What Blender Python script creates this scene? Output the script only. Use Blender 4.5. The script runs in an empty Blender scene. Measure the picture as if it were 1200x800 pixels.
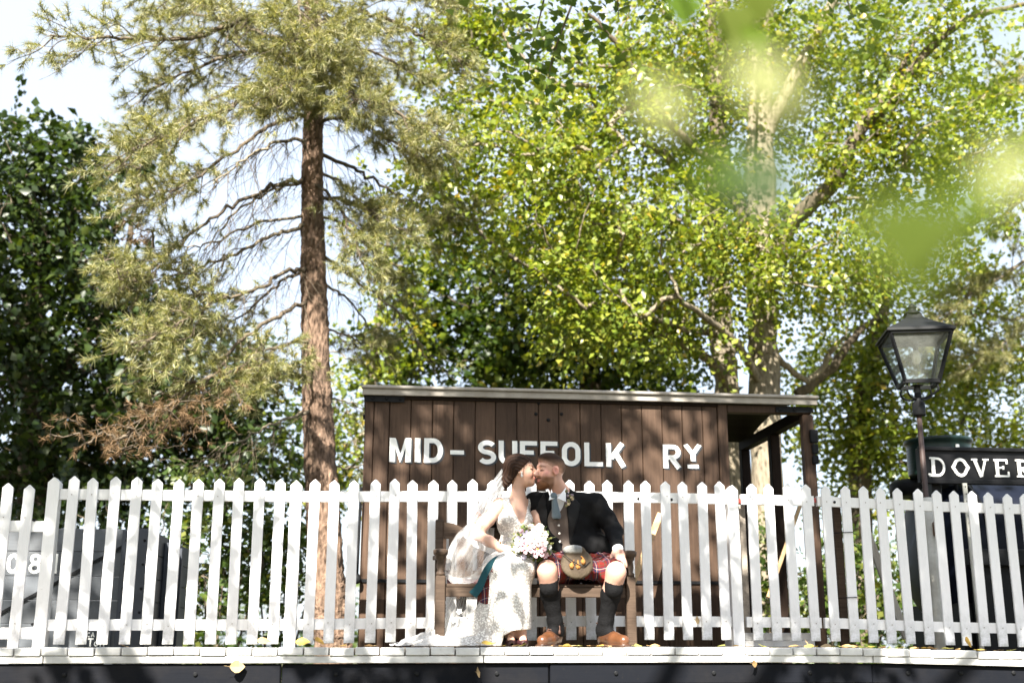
import bpy, bmesh, math, random
import numpy as np
from mathutils import Vector, Matrix

R = math.radians
random.seed(7)
rng = np.random.default_rng(11)
SC = bpy.context.scene
COL = SC.collection

# ------------------------------------------------------------------ camera
F_PX, PITCH, YAW, ZC = 1385.4, R(14.406), R(6.5026), 0.015      # focal length in pixels of a 1200 px wide frame
cam = bpy.data.cameras.new('camera')
cam.sensor_width = 36.0
cam.lens = 36.0 * F_PX / 1200.0
cam.clip_start = 0.05
cam.clip_end = 900.0
cam.dof.use_dof = True
cam.dof.focus_distance = 8.05
cam.dof.aperture_fstop = 1.6
cam_ob = bpy.data.objects.new('camera', cam)
COL.objects.link(cam_ob)
cam_ob.location = (0, 0, ZC)
cam_ob.rotation_euler = (math.pi / 2 + PITCH, 0, -YAW)
SC.camera = cam_ob

# ------------------------------------------------------------------ sky and sun
SUN_EL, SUN_AZ = R(42.0), R(20.0)                  # sun stands behind the camera, 20 degrees to its left
SUN_DIR = np.array([math.sin(SUN_AZ) * math.cos(SUN_EL), math.cos(SUN_AZ) * math.cos(SUN_EL), -math.sin(SUN_EL)])  # the way light travels
world = bpy.data.worlds.new('World')
SC.world = world
world.use_nodes = True
wn = world.node_tree
bg = wn.nodes['Background']
sky = wn.nodes.new('ShaderNodeTexSky')
sky.sky_type = 'NISHITA'
sky.sun_disc = False
sky.sun_elevation = SUN_EL
# direction towards the sun is -SUN_DIR; Nishita rotation is measured clockwise from +Y
sky.sun_rotation = math.atan2(-SUN_DIR[0], -SUN_DIR[1])
sky.dust_density = 2.0
sky.ozone_density = 1.0
sky.air_density = 1.0
veil = wn.nodes.new('ShaderNodeMix')                # thin even haze of high cloud over the whole sky
veil.data_type = 'RGBA'
veil.inputs[0].default_value = 0.6
veil.inputs[7].default_value = (4.9, 5.3, 5.9, 1)
wn.links.new(sky.outputs[0], veil.inputs[6])
wn.links.new(veil.outputs[2], bg.inputs[0])
bg.inputs[1].default_value = 0.060
sun = bpy.data.lights.new('sun', 'SUN')
sun.energy = 5.0
sun.angle = R(0.53)
sun.color = (1.0, 0.945, 0.86)
sun_ob = bpy.data.objects.new('sun', sun)
COL.objects.link(sun_ob)
sun_ob.rotation_euler = Vector(SUN_DIR).to_track_quat('-Z', 'Y').to_euler()

SC.view_settings.view_transform = 'Standard'
SC.view_settings.look = 'None'
SC.view_settings.gamma = 1.0
SC.view_settings.use_curve_mapping = False
SC.view_settings.exposure = 2.25
SC.render.engine = 'CYCLES'
SC.cycles.use_denoising = True
SC.cycles.max_bounces = 12
SC.cycles.diffuse_bounces = 4
SC.cycles.transmission_bounces = 10
SC.cycles.transparent_max_bounces = 16
SC.cycles.caustics_reflective = False
SC.cycles.caustics_refractive = False
SC.cycles.sample_clamp_indirect = 6.0

# ------------------------------------------------------------------ helpers
_fw = np.array([math.sin(YAW) * math.cos(PITCH), math.cos(YAW) * math.cos(PITCH), math.sin(PITCH)])
_rt = np.array([math.cos(YAW), -math.sin(YAW), 0.0])
_up = np.cross(_rt, _fw)


def W(px, py, Y):
    """world point at depth Y that was measured at (px, py) in the photograph"""
    d = _fw * F_PX + _rt * (px - 600) - _up * (py - 400)
    return d * (Y / d[1]) + np.array([0, 0, ZC])


def tag(o, label=None, cat=None, group=None, kind=None):
    if label: o['label'] = label
    if cat: o['category'] = cat
    if group: o['group'] = group
    if kind: o['kind'] = kind
    return o


def thing(name, label, cat, loc=(0, 0, 0), group=None):
    o = bpy.data.objects.new(name, None)
    o.empty_display_size = 0.1
    COL.objects.link(o)
    o.location = [float(c) for c in loc]
    tag(o, label, cat, group)
    return o


def link(name, me, mat=None, parent=None, smooth=False):
    if mat is not None and not me.materials:
        me.materials.append(mat)
    if smooth:
        me.polygons.foreach_set('use_smooth', np.ones(len(me.polygons), dtype=bool))
    o = bpy.data.objects.new(name, me)
    COL.objects.link(o)
    if parent is not None:
        o.parent = parent
        wl = Vector(parent.location)
        p = parent.parent
        while p is not None:
            wl += Vector(p.location)
            p = p.parent
        o.location = -wl                       # meshes are written in world coordinates
    return o


def np_mesh(name, V, Fq, mat, parent=None, smooth=False, colors=None):
    """mesh from arrays: V (n,3), Fq (m,3) or (m,4)"""
    me = bpy.data.meshes.new(name)
    V = np.ascontiguousarray(V, dtype=np.float32)
    Fq = np.ascontiguousarray(Fq, dtype=np.int32)
    k = Fq.shape[1]
    me.vertices.add(len(V)); me.vertices.foreach_set('co', V.ravel())
    me.loops.add(Fq.size); me.loops.foreach_set('vertex_index', Fq.ravel())
    me.polygons.add(len(Fq))
    me.polygons.foreach_set('loop_start', np.arange(0, Fq.size, k, dtype=np.int32))
    me.polygons.foreach_set('loop_total', np.full(len(Fq), k, dtype=np.int32))
    me.update(calc_edges=True)
    if colors is not None:
        at = me.color_attributes.new('Col', 'FLOAT_COLOR', 'POINT')
        c = np.ones((len(V), 4), np.float32); c[:, :3] = colors
        at.data.foreach_set('color', c.ravel())
    return link(name, me, mat, parent, smooth)


class MB:
    """collects shapes for one mesh"""
    def __init__(self): self.v = []; self.f = []
    def add(self, vs, fs):
        b = len(self.v)
        self.v += [tuple(float(c) for c in p) for p in vs]
        self.f += [tuple(b + i for i in f) for f in fs]
        return self
    def box(self, c, s, rot=None, bev=0.0):
        sx, sy, sz = (x / 2 for x in s)
        if bev > 0:
            bm = bmesh.new()
            bmesh.ops.create_cube(bm, size=1.0)
            bmesh.ops.scale(bm, vec=s, verts=bm.verts)
            bmesh.ops.bevel(bm, geom=bm.edges[:], offset=bev, segments=1, affect='EDGES')
            vs = [v.co.copy() for v in bm.verts]
            for i, v in enumerate(bm.verts): v.index = i
            fs = [[v.index for v in f.verts] for f in bm.faces]
            bm.free()
        else:
            vs = [Vector((x, y, z)) for x in (-sx, sx) for y in (-sy, sy) for z in (-sz, sz)]
            fs = [(0, 1, 3, 2), (4, 6, 7, 5), (0, 4, 5, 1), (2, 3, 7, 6), (0, 2, 6, 4), (1, 5, 7, 3)]
        if rot is not None:
            m = rot if isinstance(rot, Matrix) else Matrix.Rotation(rot[0], 3, 'X') if False else rot
            vs = [m @ v for v in vs]
        c = Vector([float(x) for x in c])
        return self.add([v + c for v in vs], fs)
    def span(self, lo, hi, bev=0.0):
        lo = np.array(lo, float); hi = np.array(hi, float)
        return self.box((lo + hi) / 2, tuple(float(x) for x in (hi - lo)), bev=bev)
    def beam(self, a, b, w, h, up=(0, 0, 1), bev=0.0):
        a = Vector([float(x) for x in a]); b = Vector([float(x) for x in b]); d = (b - a); L = d.length; d.normalize()
        u = Vector(up); s = d.cross(u).normalized(); u = s.cross(d)
        m = Matrix((d, s, u)).transposed()
        return self.box((a + b) / 2, (L, w, h), rot=m, bev=bev)
    def tube(self, pts, rad, n=8, caps=True):
        v, f = tube_np(np.array(pts, float), np.broadcast_to(np.array(rad, float), (len(pts),)), n)
        b = len(self.v)
        self.add(v, f)
        if caps:
            m = len(pts)
            self.f.append(tuple(b + i for i in range(n))[::-1])
            self.f.append(tuple(b + (m - 1) * n + i for i in range(n)))
        return self
    def lathe(self, prof, c, n=16, axis=None):
        """prof: (radius, height) list around local z (or the given axis matrix)"""
        vs = []; fs = []
        c = Vector([float(x) for x in c])
        for r, h in prof:
            for k in range(n):
                a = 2 * math.pi * k / n
                p = Vector((r * math.cos(a), r * math.sin(a), h))
                if axis is not None: p = axis @ p
                vs.append(p + c)
        for i in range(len(prof) - 1):
            for k in range(n):
                k2 = (k + 1) % n
                fs.append((i * n + k, i * n + k2, (i + 1) * n + k2, (i + 1) * n + k))
        fs.append(tuple(range(n))[::-1]); fs.append(tuple((len(prof) - 1) * n + k for k in range(n)))
        return self.add(vs, fs)
    def prism(self, poly, depth, frame):
        """poly of (u,v); frame: origin, U, V, N; extruded from the plane by depth along N"""
        o, U, Vv, N = (Vector([float(x) for x in q]) for q in frame)
        n = len(poly)
        a = [o + U * p[0] + Vv * p[1] for p in poly]
        vs = a + [p + N * depth for p in a]
        fs = [tuple(range(n)), tuple(range(2 * n - 1, n - 1, -1))]
        fs += [(i, i + n, (i + 1) % n + n, (i + 1) % n) for i in range(n)]
        return self.add(vs, fs)
    def build(self, name, mat, parent=None, smooth=False):
        me = bpy.data.meshes.new(name)
        me.from_pydata(self.v, [], self.f)
        bm = bmesh.new(); bm.from_mesh(me)
        bmesh.ops.recalc_face_normals(bm, faces=bm.faces)
        bm.to_mesh(me); bm.free()
        o = link(name, me, mat, parent, smooth)
        return o


def tube_np(P, r, n=6):
    m = len(P)
    T = np.gradient(P, axis=0); T /= np.linalg.norm(T, axis=1)[:, None] + 1e-9
    ref = np.array([0, 0, 1.0]) if abs(T[0][2]) < 0.9 else np.array([1.0, 0, 0])
    vs = []
    u = np.cross(T[0], ref); u /= np.linalg.norm(u)
    for i in range(m):
        u = u - T[i] * np.dot(u, T[i]); u /= np.linalg.norm(u) + 1e-9
        w = np.cross(T[i], u)
        a = np.arange(n) * 2 * math.pi / n
        vs.append(P[i] + r[i] * (np.cos(a)[:, None] * u + np.sin(a)[:, None] * w))
    V = np.concatenate(vs)
    f = []
    for i in range(m - 1):
        for k in range(n):
            k2 = (k + 1) % n
            f.append((i * n + k, i * n + k2, (i + 1) * n + k2, (i + 1) * n + k))
    return V, f


def curve(pts, n=10):
    """smooth Catmull-Rom path through points"""
    P = np.array(pts, float)
    if len(P) < 3:
        t = np.linspace(0, 1, n)[:, None]
        return P[0] * (1 - t) + P[-1] * t
    Q = np.vstack([2 * P[0] - P[1], P, 2 * P[-1] - P[-2]])
    out = []
    for i in range(1, len(Q) - 2):
        for t in np.linspace(0, 1, n, endpoint=False):
            a, b, c, d = Q[i - 1:i + 3]
            out.append(0.5 * (2 * b + (c - a) * t + (2 * a - 5 * b + 4 * c - d) * t ** 2 + (3 * b - a - 3 * c + d) * t ** 3))
    out.append(P[-1])
    return np.array(out)


def copy_to(o, parent, loc=None, name=None):
    c = o.copy(); COL.objects.link(c); c.parent = parent
    if name: c.name = name
    if loc is not None: c.location = loc
    return c


# ------------------------------------------------------------------ materials
def nt(name):
    m = bpy.data.materials.new(name); m.use_nodes = True
    t = m.node_tree; b = t.nodes['Principled BSDF']
    return m, t, b


def ramp(t, fac, stops, interp='LINEAR'):
    r = t.nodes.new('ShaderNodeValToRGB'); r.color_ramp.interpolation = interp
    e = r.color_ramp.elements
    while len(e) < len(stops): e.new(0.5)
    for i, (p, c) in enumerate(stops):
        e[i].position = p; e[i].color = (*c, 1) if len(c) == 3 else c
    t.links.new(fac, r.inputs[0])
    return r.outputs[0]


def coords(t, scale=(1, 1, 1), kind='Object'):
    c = t.nodes.new('ShaderNodeTexCoord'); mp = t.nodes.new('ShaderNodeMapping')
    mp.inputs['Scale'].default_value = scale
    t.links.new(c.outputs[kind], mp.inputs[0])
    return mp.outputs[0]


def noise(t, vec, scale, detail=4, rough=0.6):
    n = t.nodes.new('ShaderNodeTexNoise'); n.inputs['Scale'].default_value = scale
    n.inputs['Detail'].default_value = detail; n.inputs['Roughness'].default_value = rough
    if vec is not None: t.links.new(vec, n.inputs['Vector'])
    return n.outputs[0]


def mix(t, fac, a, b, blend='MIX'):
    m = t.nodes.new('ShaderNodeMix'); m.data_type = 'RGBA'; m.blend_type = blend
    for s, x in ((m.inputs[0], fac), (m.inputs[6], a), (m.inputs[7], b)):
        if hasattr(x, 'is_output'): t.links.new(x, s)
        elif isinstance(x, (int, float)): s.default_value = x
        else: s.default_value = (*x, 1)
    return m.outputs[2]


def math_n(t, op, a, b=None, c=None):
    m = t.nodes.new('ShaderNodeMath'); m.operation = op
    for s, x in zip(m.inputs, (a, b, c)):
        if x is None: continue
        if hasattr(x, 'is_output'): t.links.new(x, s)
        else: s.default_value = x
    return m.outputs[0]


def bump(t, b, h, strength=0.3, dist=0.01):
    n = t.nodes.new('ShaderNodeBump'); n.inputs['Strength'].default_value = strength; n.inputs['Distance'].default_value = dist
    t.links.new(h, n.inputs['Height']); t.links.new(n.outputs[0], b.inputs['Normal'])


def obj_random(t):
    return t.nodes.new('ShaderNodeObjectInfo').outputs['Random']


def m_paint(name, col, dirt, grain=(30, 30, 3), rough=0.5, dirt_amt=0.5, var=0.06, foot=None):
    """painted timber: faint grain, worn and dirty patches, slightly different from board to board"""
    m, t, b = nt(name)
    v = coords(t)
    n1 = noise(t, v, 3.0, 6, 0.7)
    n2 = noise(t, coords(t, grain), 4.0, 4, 0.6)
    n3 = noise(t, v, 40.0, 3, 0.6)
    d = math_n(t, 'MULTIPLY', ramp(t, n1, [(0.45, (0, 0, 0)), (0.75, (1, 1, 1))]), dirt_amt)
    base = mix(t, d, col, dirt)
    base = mix(t, ramp(t, n3, [(0.68, (0, 0, 0)), (0.78, (0.55, 0.55, 0.55))]), base, dirt)
    if foot:                                         # splashed grime and algae at the foot of a board
        sep = t.nodes.new('ShaderNodeSeparateXYZ'); t.links.new(v, sep.inputs[0])
        zz = math_n(t, 'SUBTRACT', 1.0, math_n(t, 'DIVIDE', sep.outputs[2], 0.28)); zz.node.use_clamp = True
        n4 = noise(t, v, 26, 5, 0.7)
        base = mix(t, math_n(t, 'MULTIPLY', zz, ramp(t, n4, [(0.4, (0, 0, 0)), (0.7, (1, 1, 1))])), base, foot)
        n5 = noise(t, coords(t, (18, 18, 2.5)), 5.0, 5, 0.7)
        base = mix(t, ramp(t, n5, [(0.74, (0, 0, 0)), (0.80, (0.45, 0.45, 0.45))]), base, (0.45, 0.43, 0.39))
    k = math_n(t, 'ADD', math_n(t, 'MULTIPLY', obj_random(t), var), 1 - var)
    g = math_n(t, 'ADD', math_n(t, 'MULTIPLY', n2, 0.16), 0.92)
    base = mix(t, 1.0, base, math_n(t, 'MULTIPLY', k, g), 'MULTIPLY')
    t.links.new(base, b.inputs['Base Color'])
    b.inputs['Roughness'].default_value = rough
    bump(t, b, n2, 0.25, 0.004)
    return m


def m_wood(name, c1, c2, grain=(22, 22, 1.2), rough=0.65, var=0.35, spec=0.35):
    m, t, b = nt(name)
    n2 = noise(t, coords(t, grain), 3.0, 6, 0.65)
    n1 = noise(t, coords(t), 2.5, 5, 0.65)
    base = mix(t, ramp(t, n2, [(0.3, (0, 0, 0)), (0.7, (1, 1, 1))]), c1, c2)
    base = mix(t, ramp(t, n1, [(0.4, (0, 0, 0)), (0.8, (0.45, 0.45, 0.45))]), base, tuple(min(1, x * 1.6) for x in c2))
    k = math_n(t, 'ADD', math_n(t, 'MULTIPLY', obj_random(t), var), 1 - var / 2)
    base = mix(t, 1.0, base, k, 'MULTIPLY')
    t.links.new(base, b.inputs['Base Color'])
    b.inputs['Roughness'].default_value = rough
    b.inputs['Specular IOR Level'].default_value = spec
    bump(t, b, n2, 0.4, 0.004)
    return m


def m_plain(name, col, rough=0.5, metal=0.0, spec=0.5, nscale=20, namt=0.25, bumpamt=0.1):
    m, t, b = nt(name)
    n = noise(t, coords(t), nscale, 5, 0.6)
    base = mix(t, n, tuple(c * (1 - namt) for c in col), tuple(min(1, c * (1 + namt)) for c in col))
    t.links.new(base, b.inputs['Base Color'])
    b.inputs['Roughness'].default_value = rough; b.inputs['Metallic'].default_value = metal
    b.inputs['Specular IOR Level'].default_value = spec
    if bumpamt: bump(t, b, n, bumpamt, 0.005)
    return m


def m_bark(name, c1, c2, scale=(9, 9, 2.2), depth=0.03):
    m, t, b = nt(name)
    v = coords(t, scale)
    vo = t.nodes.new('ShaderNodeTexVoronoi'); vo.feature = 'F1'; vo.inputs['Scale'].default_value = 2.2
    nz = noise(t, v, 2.0, 6, 0.7)
    w = mix(t, 0.35, v, t.nodes[-1].outputs['Color'], 'ADD') if False else v
    t.links.new(w, vo.inputs['Vector'])
    n2 = noise(t, coords(t), 1.3, 4, 0.6)
    h = math_n(t, 'ADD', math_n(t, 'MULTIPLY', vo.outputs['Distance'], 0.6), nz)
    base = mix(t, ramp(t, h, [(0.45, (0, 0, 0)), (1.0, (1, 1, 1))]), c1, c2)
    base = mix(t, ramp(t, n2, [(0.5, (0, 0, 0)), (0.75, (0.5, 0.5, 0.5))]), base, tuple(0.6 * x + 0.02 for x in c1))
    t.links.new(base, b.inputs['Base Color'])
    b.inputs['Roughness'].default_value = 0.9; b.inputs['Specular IOR Level'].default_value = 0.15
    bump(t, b, h, 0.8, depth)
    return m


def m_leaf(name, stops, trans=0.4, rough=0.42, spec=0.4, island=True):
    """leaf: reflects and lets light through; every leaf (mesh island) has its own tone"""
    m, t, b = nt(name)
    if island:
        g = t.nodes.new('ShaderNodeNewGeometry'); fac = g.outputs['Random Per Island']
    else:
        fac = obj_random(t)
    c = ramp(t, fac, stops)
    t.links.new(c, b.inputs['Base Color'])
    b.inputs['Roughness'].default_value = rough; b.inputs['Specular IOR Level'].default_value = spec
    tr = t.nodes.new('ShaderNodeBsdfTranslucent')
    tc = mix(t, 1.0, c, (1.25, 1.2, 0.45), 'MULTIPLY')
    t.links.new(tc, tr.inputs[0])
    ms = t.nodes.new('ShaderNodeMixShader'); ms.inputs[0].default_value = trans
    t.links.new(b.outputs[0], ms.inputs[1]); t.links.new(tr.outputs[0], ms.inputs[2])
    t.links.new(ms.outputs[0], t.nodes['Material Output'].inputs[0])
    return m


def m_vcol(name, rough=0.5, spec=0.4, sss=0.0, bscale=0, bstr=0.0, bdist=0.003, namt=0.0, nscale=30):
    """colour comes from the painted point attribute Col"""
    m, t, b = nt(name)
    a = t.nodes.new('ShaderNodeAttribute'); a.attribute_name = 'Col'
    c = a.outputs['Color']
    if namt:
        n = noise(t, coords(t), nscale, 5, 0.65)
        c = mix(t, 1.0, c, math_n(t, 'ADD', math_n(t, 'MULTIPLY', n, namt * 2), 1 - namt), 'MULTIPLY')
    t.links.new(c, b.inputs['Base Color'])
    b.inputs['Roughness'].default_value = rough; b.inputs['Specular IOR Level'].default_value = spec
    if sss:
        b.inputs['Subsurface Weight'].default_value = sss
        b.inputs['Subsurface Radius'].default_value = (0.02, 0.008, 0.004)
        b.inputs['Subsurface Scale'].default_value = 0.5
    if bscale:
        bump(t, b, noise(t, coords(t), bscale, 4, 0.6), bstr, bdist)
    return m


M = {}
M['white'] = m_paint('white_paint', (0.80, 0.80, 0.79), (0.50, 0.50, 0.46), dirt_amt=0.22, rough=0.45)
M['picket'] = m_paint('white_picket_paint', (0.80, 0.80, 0.80), (0.60, 0.61, 0.60), dirt_amt=0.35, rough=0.5, var=0.07, foot=(0.42, 0.43, 0.38))
M['deckwhite'] = m_paint('worn_white_deck_paint', (0.66, 0.655, 0.635), (0.24, 0.22, 0.19), grain=(4, 30, 30), dirt_amt=0.55, rough=0.6, var=0.12)
M['deckwood'] = m_wood('deck_timber', (0.20, 0.17, 0.14), (0.32, 0.28, 0.23), grain=(22, 1.2, 22))
M['beam'] = m_paint('black_tarred_beam', (0.008, 0.009, 0.012), (0.03, 0.026, 0.022), grain=(2, 30, 30), dirt_amt=0.25, rough=0.6)
M['beam'].node_tree.nodes['Principled BSDF'].inputs['Specular IOR Level'].default_value = 0.05
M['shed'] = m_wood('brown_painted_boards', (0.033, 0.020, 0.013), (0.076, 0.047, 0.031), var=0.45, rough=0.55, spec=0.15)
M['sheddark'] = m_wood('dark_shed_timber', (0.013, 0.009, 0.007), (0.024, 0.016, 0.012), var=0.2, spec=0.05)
M['rooftrim'] = m_paint('weathered_grey_trim', (0.36, 0.33, 0.29), (0.16, 0.13, 0.10), grain=(2, 25, 25), dirt_amt=0.7, rough=0.75)
M['iron'] = m_plain('black_iron', (0.011, 0.0115, 0.0125), rough=0.5, spec=0.10, nscale=60)
M['letter'] = m_plain('cream_letter_paint', (0.80, 0.80, 0.76), rough=0.5, nscale=25, namt=0.06)
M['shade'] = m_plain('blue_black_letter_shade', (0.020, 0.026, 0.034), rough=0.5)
M['bench'] = m_wood('bench_hardwood', (0.030, 0.020, 0.014), (0.075, 0.052, 0.037), grain=(2, 25, 25), var=0.2, rough=0.55, spec=0.12)
M['pinebark'] = m_bark('pine_bark', (0.036, 0.023, 0.016), (0.27, 0.182, 0.128), scale=(15, 15, 4.5), depth=0.05)
M['palebark'] = m_bark('pale_bark', (0.085, 0.068, 0.047), (0.27, 0.23, 0.165), scale=(12, 12, 4), depth=0.015)
M['darkbark'] = m_bark('dark_bark', (0.05, 0.04, 0.028), (0.15, 0.12, 0.085), scale=(12, 12, 3), depth=0.02)
M['ground'] = None
# ------------------------------------------------------------------ lettering
def arc(cx, cy, rx, ry, a0, a1, n=10):
    return [(cx + rx * math.cos(R(a0 + (a1 - a0) * i / n)), cy + ry * math.sin(R(a0 + (a1 - a0) * i / n))) for i in range(n + 1)]


def strip(pts, w, closed=False):
    """polygon strip of even width along a path, mitred at the corners"""
    P = np.array(pts, float)
    keep = [0] + [i for i in range(1, len(P)) if np.linalg.norm(P[i] - P[i - 1]) > 1e-6]
    P = P[keep]
    n = len(P); Lp = []; Rp = []
    for i in range(n):
        a = P[i - 1] if (i > 0 or closed) else None
        b = P[(i + 1) % n] if (i < n - 1 or closed) else None
        ds = []
        if a is not None: ds.append((P[i] - a) / np.linalg.norm(P[i] - a))
        if b is not None: ds.append((b - P[i]) / np.linalg.norm(b - P[i]))
        ns = [np.array([-d[1], d[0]]) for d in ds]
        m = sum(ns); m = m / np.linalg.norm(m)
        k = min(1.0 / max(0.25, float(m @ ns[0])), 2.2)
        Lp.append(P[i] + m * k * w / 2); Rp.append(P[i] - m * k * w / 2)
    return Lp, Rp


T = 0.19
GLYPH = {
    'M': (0.84, [([(.11, 0), (.11, 1)], .22, 0), ([(.73, 0), (.73, 1)], .22, 0), ([(.17, .96), (.42, .14), (.67, .96)], .15, 0)]),
    'I': (0.22, [([(.11, 0), (.11, 1)], .22, 0)]),
    'D': (0.74, [([(.1, .09), (.1, .91)] + arc(.36, .5, .28, .41, 90, -90, 12), .2, 1)]),
    'S': (0.74, [(arc(.37, .705, .265, .2, 28, 270, 14) + arc(.37, .295, .265, .2, 90, -152, 14)[1:], T, 0)]),
    'U': (0.74, [([(.1, 1)] + arc(.37, .36, .27, .265, 180, 360, 14) + [(.64, 1)], .2, 0)]),
    'F': (0.68, [([(.1, 0), (.1, 1)], .2, 0), ([(.2, .91), (.68, .91)], .18, 0), ([(.2, .52), (.55, .52)], .17, 0)]),
    'O': (0.74, [(arc(.37, .64, .27, .27, 0, 180, 12) + arc(.37, .36, .27, .27, 180, 360, 12), .2, 1)]),
    'L': (0.74, [([(.1, 0), (.1, 1)], .2, 0), ([(.2, .09), (.74, .09)], .18, 0)]),
    'K': (0.76, [([(.1, 0), (.1, 1)], .2, 0), ([(.2, .36), (.66, 1.0)], .19, 0), ([(.36, .62), (.7, 0)], .2, 0)]),
    'R': (0.76, [([(.1, 0), (.1, 1)], .2, 0), ([(.2, .91)] + arc(.42, .685, .2, .225, 90, -90, 10) + [(.2, .46)], .18, 0), ([(.36, .4), (.64, 0)], .21, 0)]),
    'Y': (0.76, [([(.07, 1), (.38, .42)], .2, 0), ([(.69, 1), (.38, .42)], .2, 0), ([(.38, .47), (.38, 0)], .2, 0)]),
    '-': (0.6, [([(.03, .47), (.57, .47)], .17, 0)]),
    '_': (0.6, [([(.0, .1), (.6, .1)], .2, 0)]),
    'C': (0.7, [(arc(.37, .5, .27, .41, 50, 310, 16), .18, 0)]),
    'A': (0.76, [([(.06, 0), (.38, 1)], .17, 0), ([(.7, 0), (.38, 1)], .17, 0), ([(.2, .3), (.56, .3)], .14, 0)]),
    'T': (0.7, [([(0, .91), (.7, .91)], .18, 0), ([(.35, 0), (.35, .82)], .18, 0)]),
    'o': (0.6, [(arc(.3, .32, .22, .24, 0, 360, 14)[:-1], .15, 1)]),
    'n': (0.56, [([(.08, 0), (.08, .62)], .15, 0), ([(.14, .44)] + arc(.3, .42, .18, .14, 160, 0, 8) + [(.48, 0)], .14, 0)]),
    '0': (0.66, [(arc(.33, .62, .23, .29, 0, 180, 12) + arc(.33, .38, .23, .29, 180, 360, 12), .18, 1)]),
    '8': (0.66, [(arc(.33, .73, .2, .19, 0, 360, 14)[:-1], .16, 1), (arc(.33, .28, .23, .21, 0, 360, 14)[:-1], .17, 1)]),
    '1': (0.3, [([(.15, 0), (.15, 1)], .19, 0)]),
    # serif capitals of the station board
    'sD': (1.0, [([(.27, .05), (.3, .95)], .19, 0), ([(.3, .95)] + arc(.5, .5, .38, .44, 78, 8, 6) + arc(.5, .5, .38, .44, -8, -78, 6) + [(.27, .06)], .12, 0), ([(.06, .05), (.40, .05)], .11, 0), ([(.10, .96), (.40, .96)], .1, 0), (arc(.06, .09, .045, .045, 0, 360, 8)[:-1], .07, 1)]),
    'sO': (1.05, [(arc(.52, .5, .34, .43, 25, 155, 10) + [(.09, .5)] + arc(.52, .5, .34, .43, 205, 335, 10) + [(.95, .5)], .16, 1)]),
    'sV': (1.0, [([(.2, .95), (.53, .03)], .19, 0), ([(.82, .95), (.53, .05)], .11, 0), ([(.02, .95), (.36, .95)], .09, 0), ([(.66, .95), (1.0, .95)], .09, 0)]),
    'sE': (0.95, [([(.22, .05), (.22, .95)], .19, 0), ([(.04, .95), (.8, .95)], .1, 0), ([(.04, .05), (.86, .05)], .1, 0), ([(.3, .52), (.56, .52)], .09, 0), ([(.8, .98), (.8, .74)], .09, 0), ([(.86, .02), (.86, .30)], .1, 0), ([(.57, .62), (.57, .42)], .09, 0)]),
    'sR': (1.0, [([(.25, .05), (.25, .95)], .19, 0), ([(.34, .93)] + arc(.5, .72, .22, .21, 90, -90, 8) + [(.34, .5)], .12, 0), ([(.45, .46), (.85, .02)], .17, 0), ([(.05, .95), (.4, .95)], .09, 0), ([(.06, .05), (.44, .05)], .09, 0)]),
}


def glyph(ch, x, z, h, Y, mat, parent, name='letter', d0=0.004, depth=0.004, wscale=1.0, shade=None, sdx=0.013, sdz=-0.011):
    wd, strokes = GLYPH[ch]
    def make(mb, ox, oz, front, dep, step):
        for i, (pts, w, closed) in enumerate(strokes):
            Lp, Rp = strip([(a, b) for a, b in pts], w, bool(closed))
            n = len(Lp); y0 = Y - front; y1 = Y - front - dep - step * i
            vs = []
            for yy in (y0, y1):
                for p in Lp + Rp: vs.append((x + ox + p[0] * h * wscale, yy, z + oz + p[1] * h))
            fs = []
            m = 2 * n
            rngn = range(n) if closed else range(n - 1)
            for k in rngn:
                k2 = (k + 1) % n
                fs.append((m + k, m + k2, m + n + k2, m + n + k))
                fs.append((k, n + k, n + k2, k2))
                fs.append((k, k2, m + k2, m + k)); fs.append((n + k, m + n + k, m + n + k2, n + k2))
            if not closed:
                fs.append((0, m, m + n, n)); fs.append((n - 1, 2 * n - 1, m + 2 * n - 1, m + n - 1))
            mb.add(vs, fs)
    mb = MB(); make(mb, 0, 0, d0, depth, 0.0006)
    o = mb.build(name, mat, parent)
    if shade is not None:
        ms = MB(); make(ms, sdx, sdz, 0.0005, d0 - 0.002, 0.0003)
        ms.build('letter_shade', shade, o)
    return o


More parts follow.
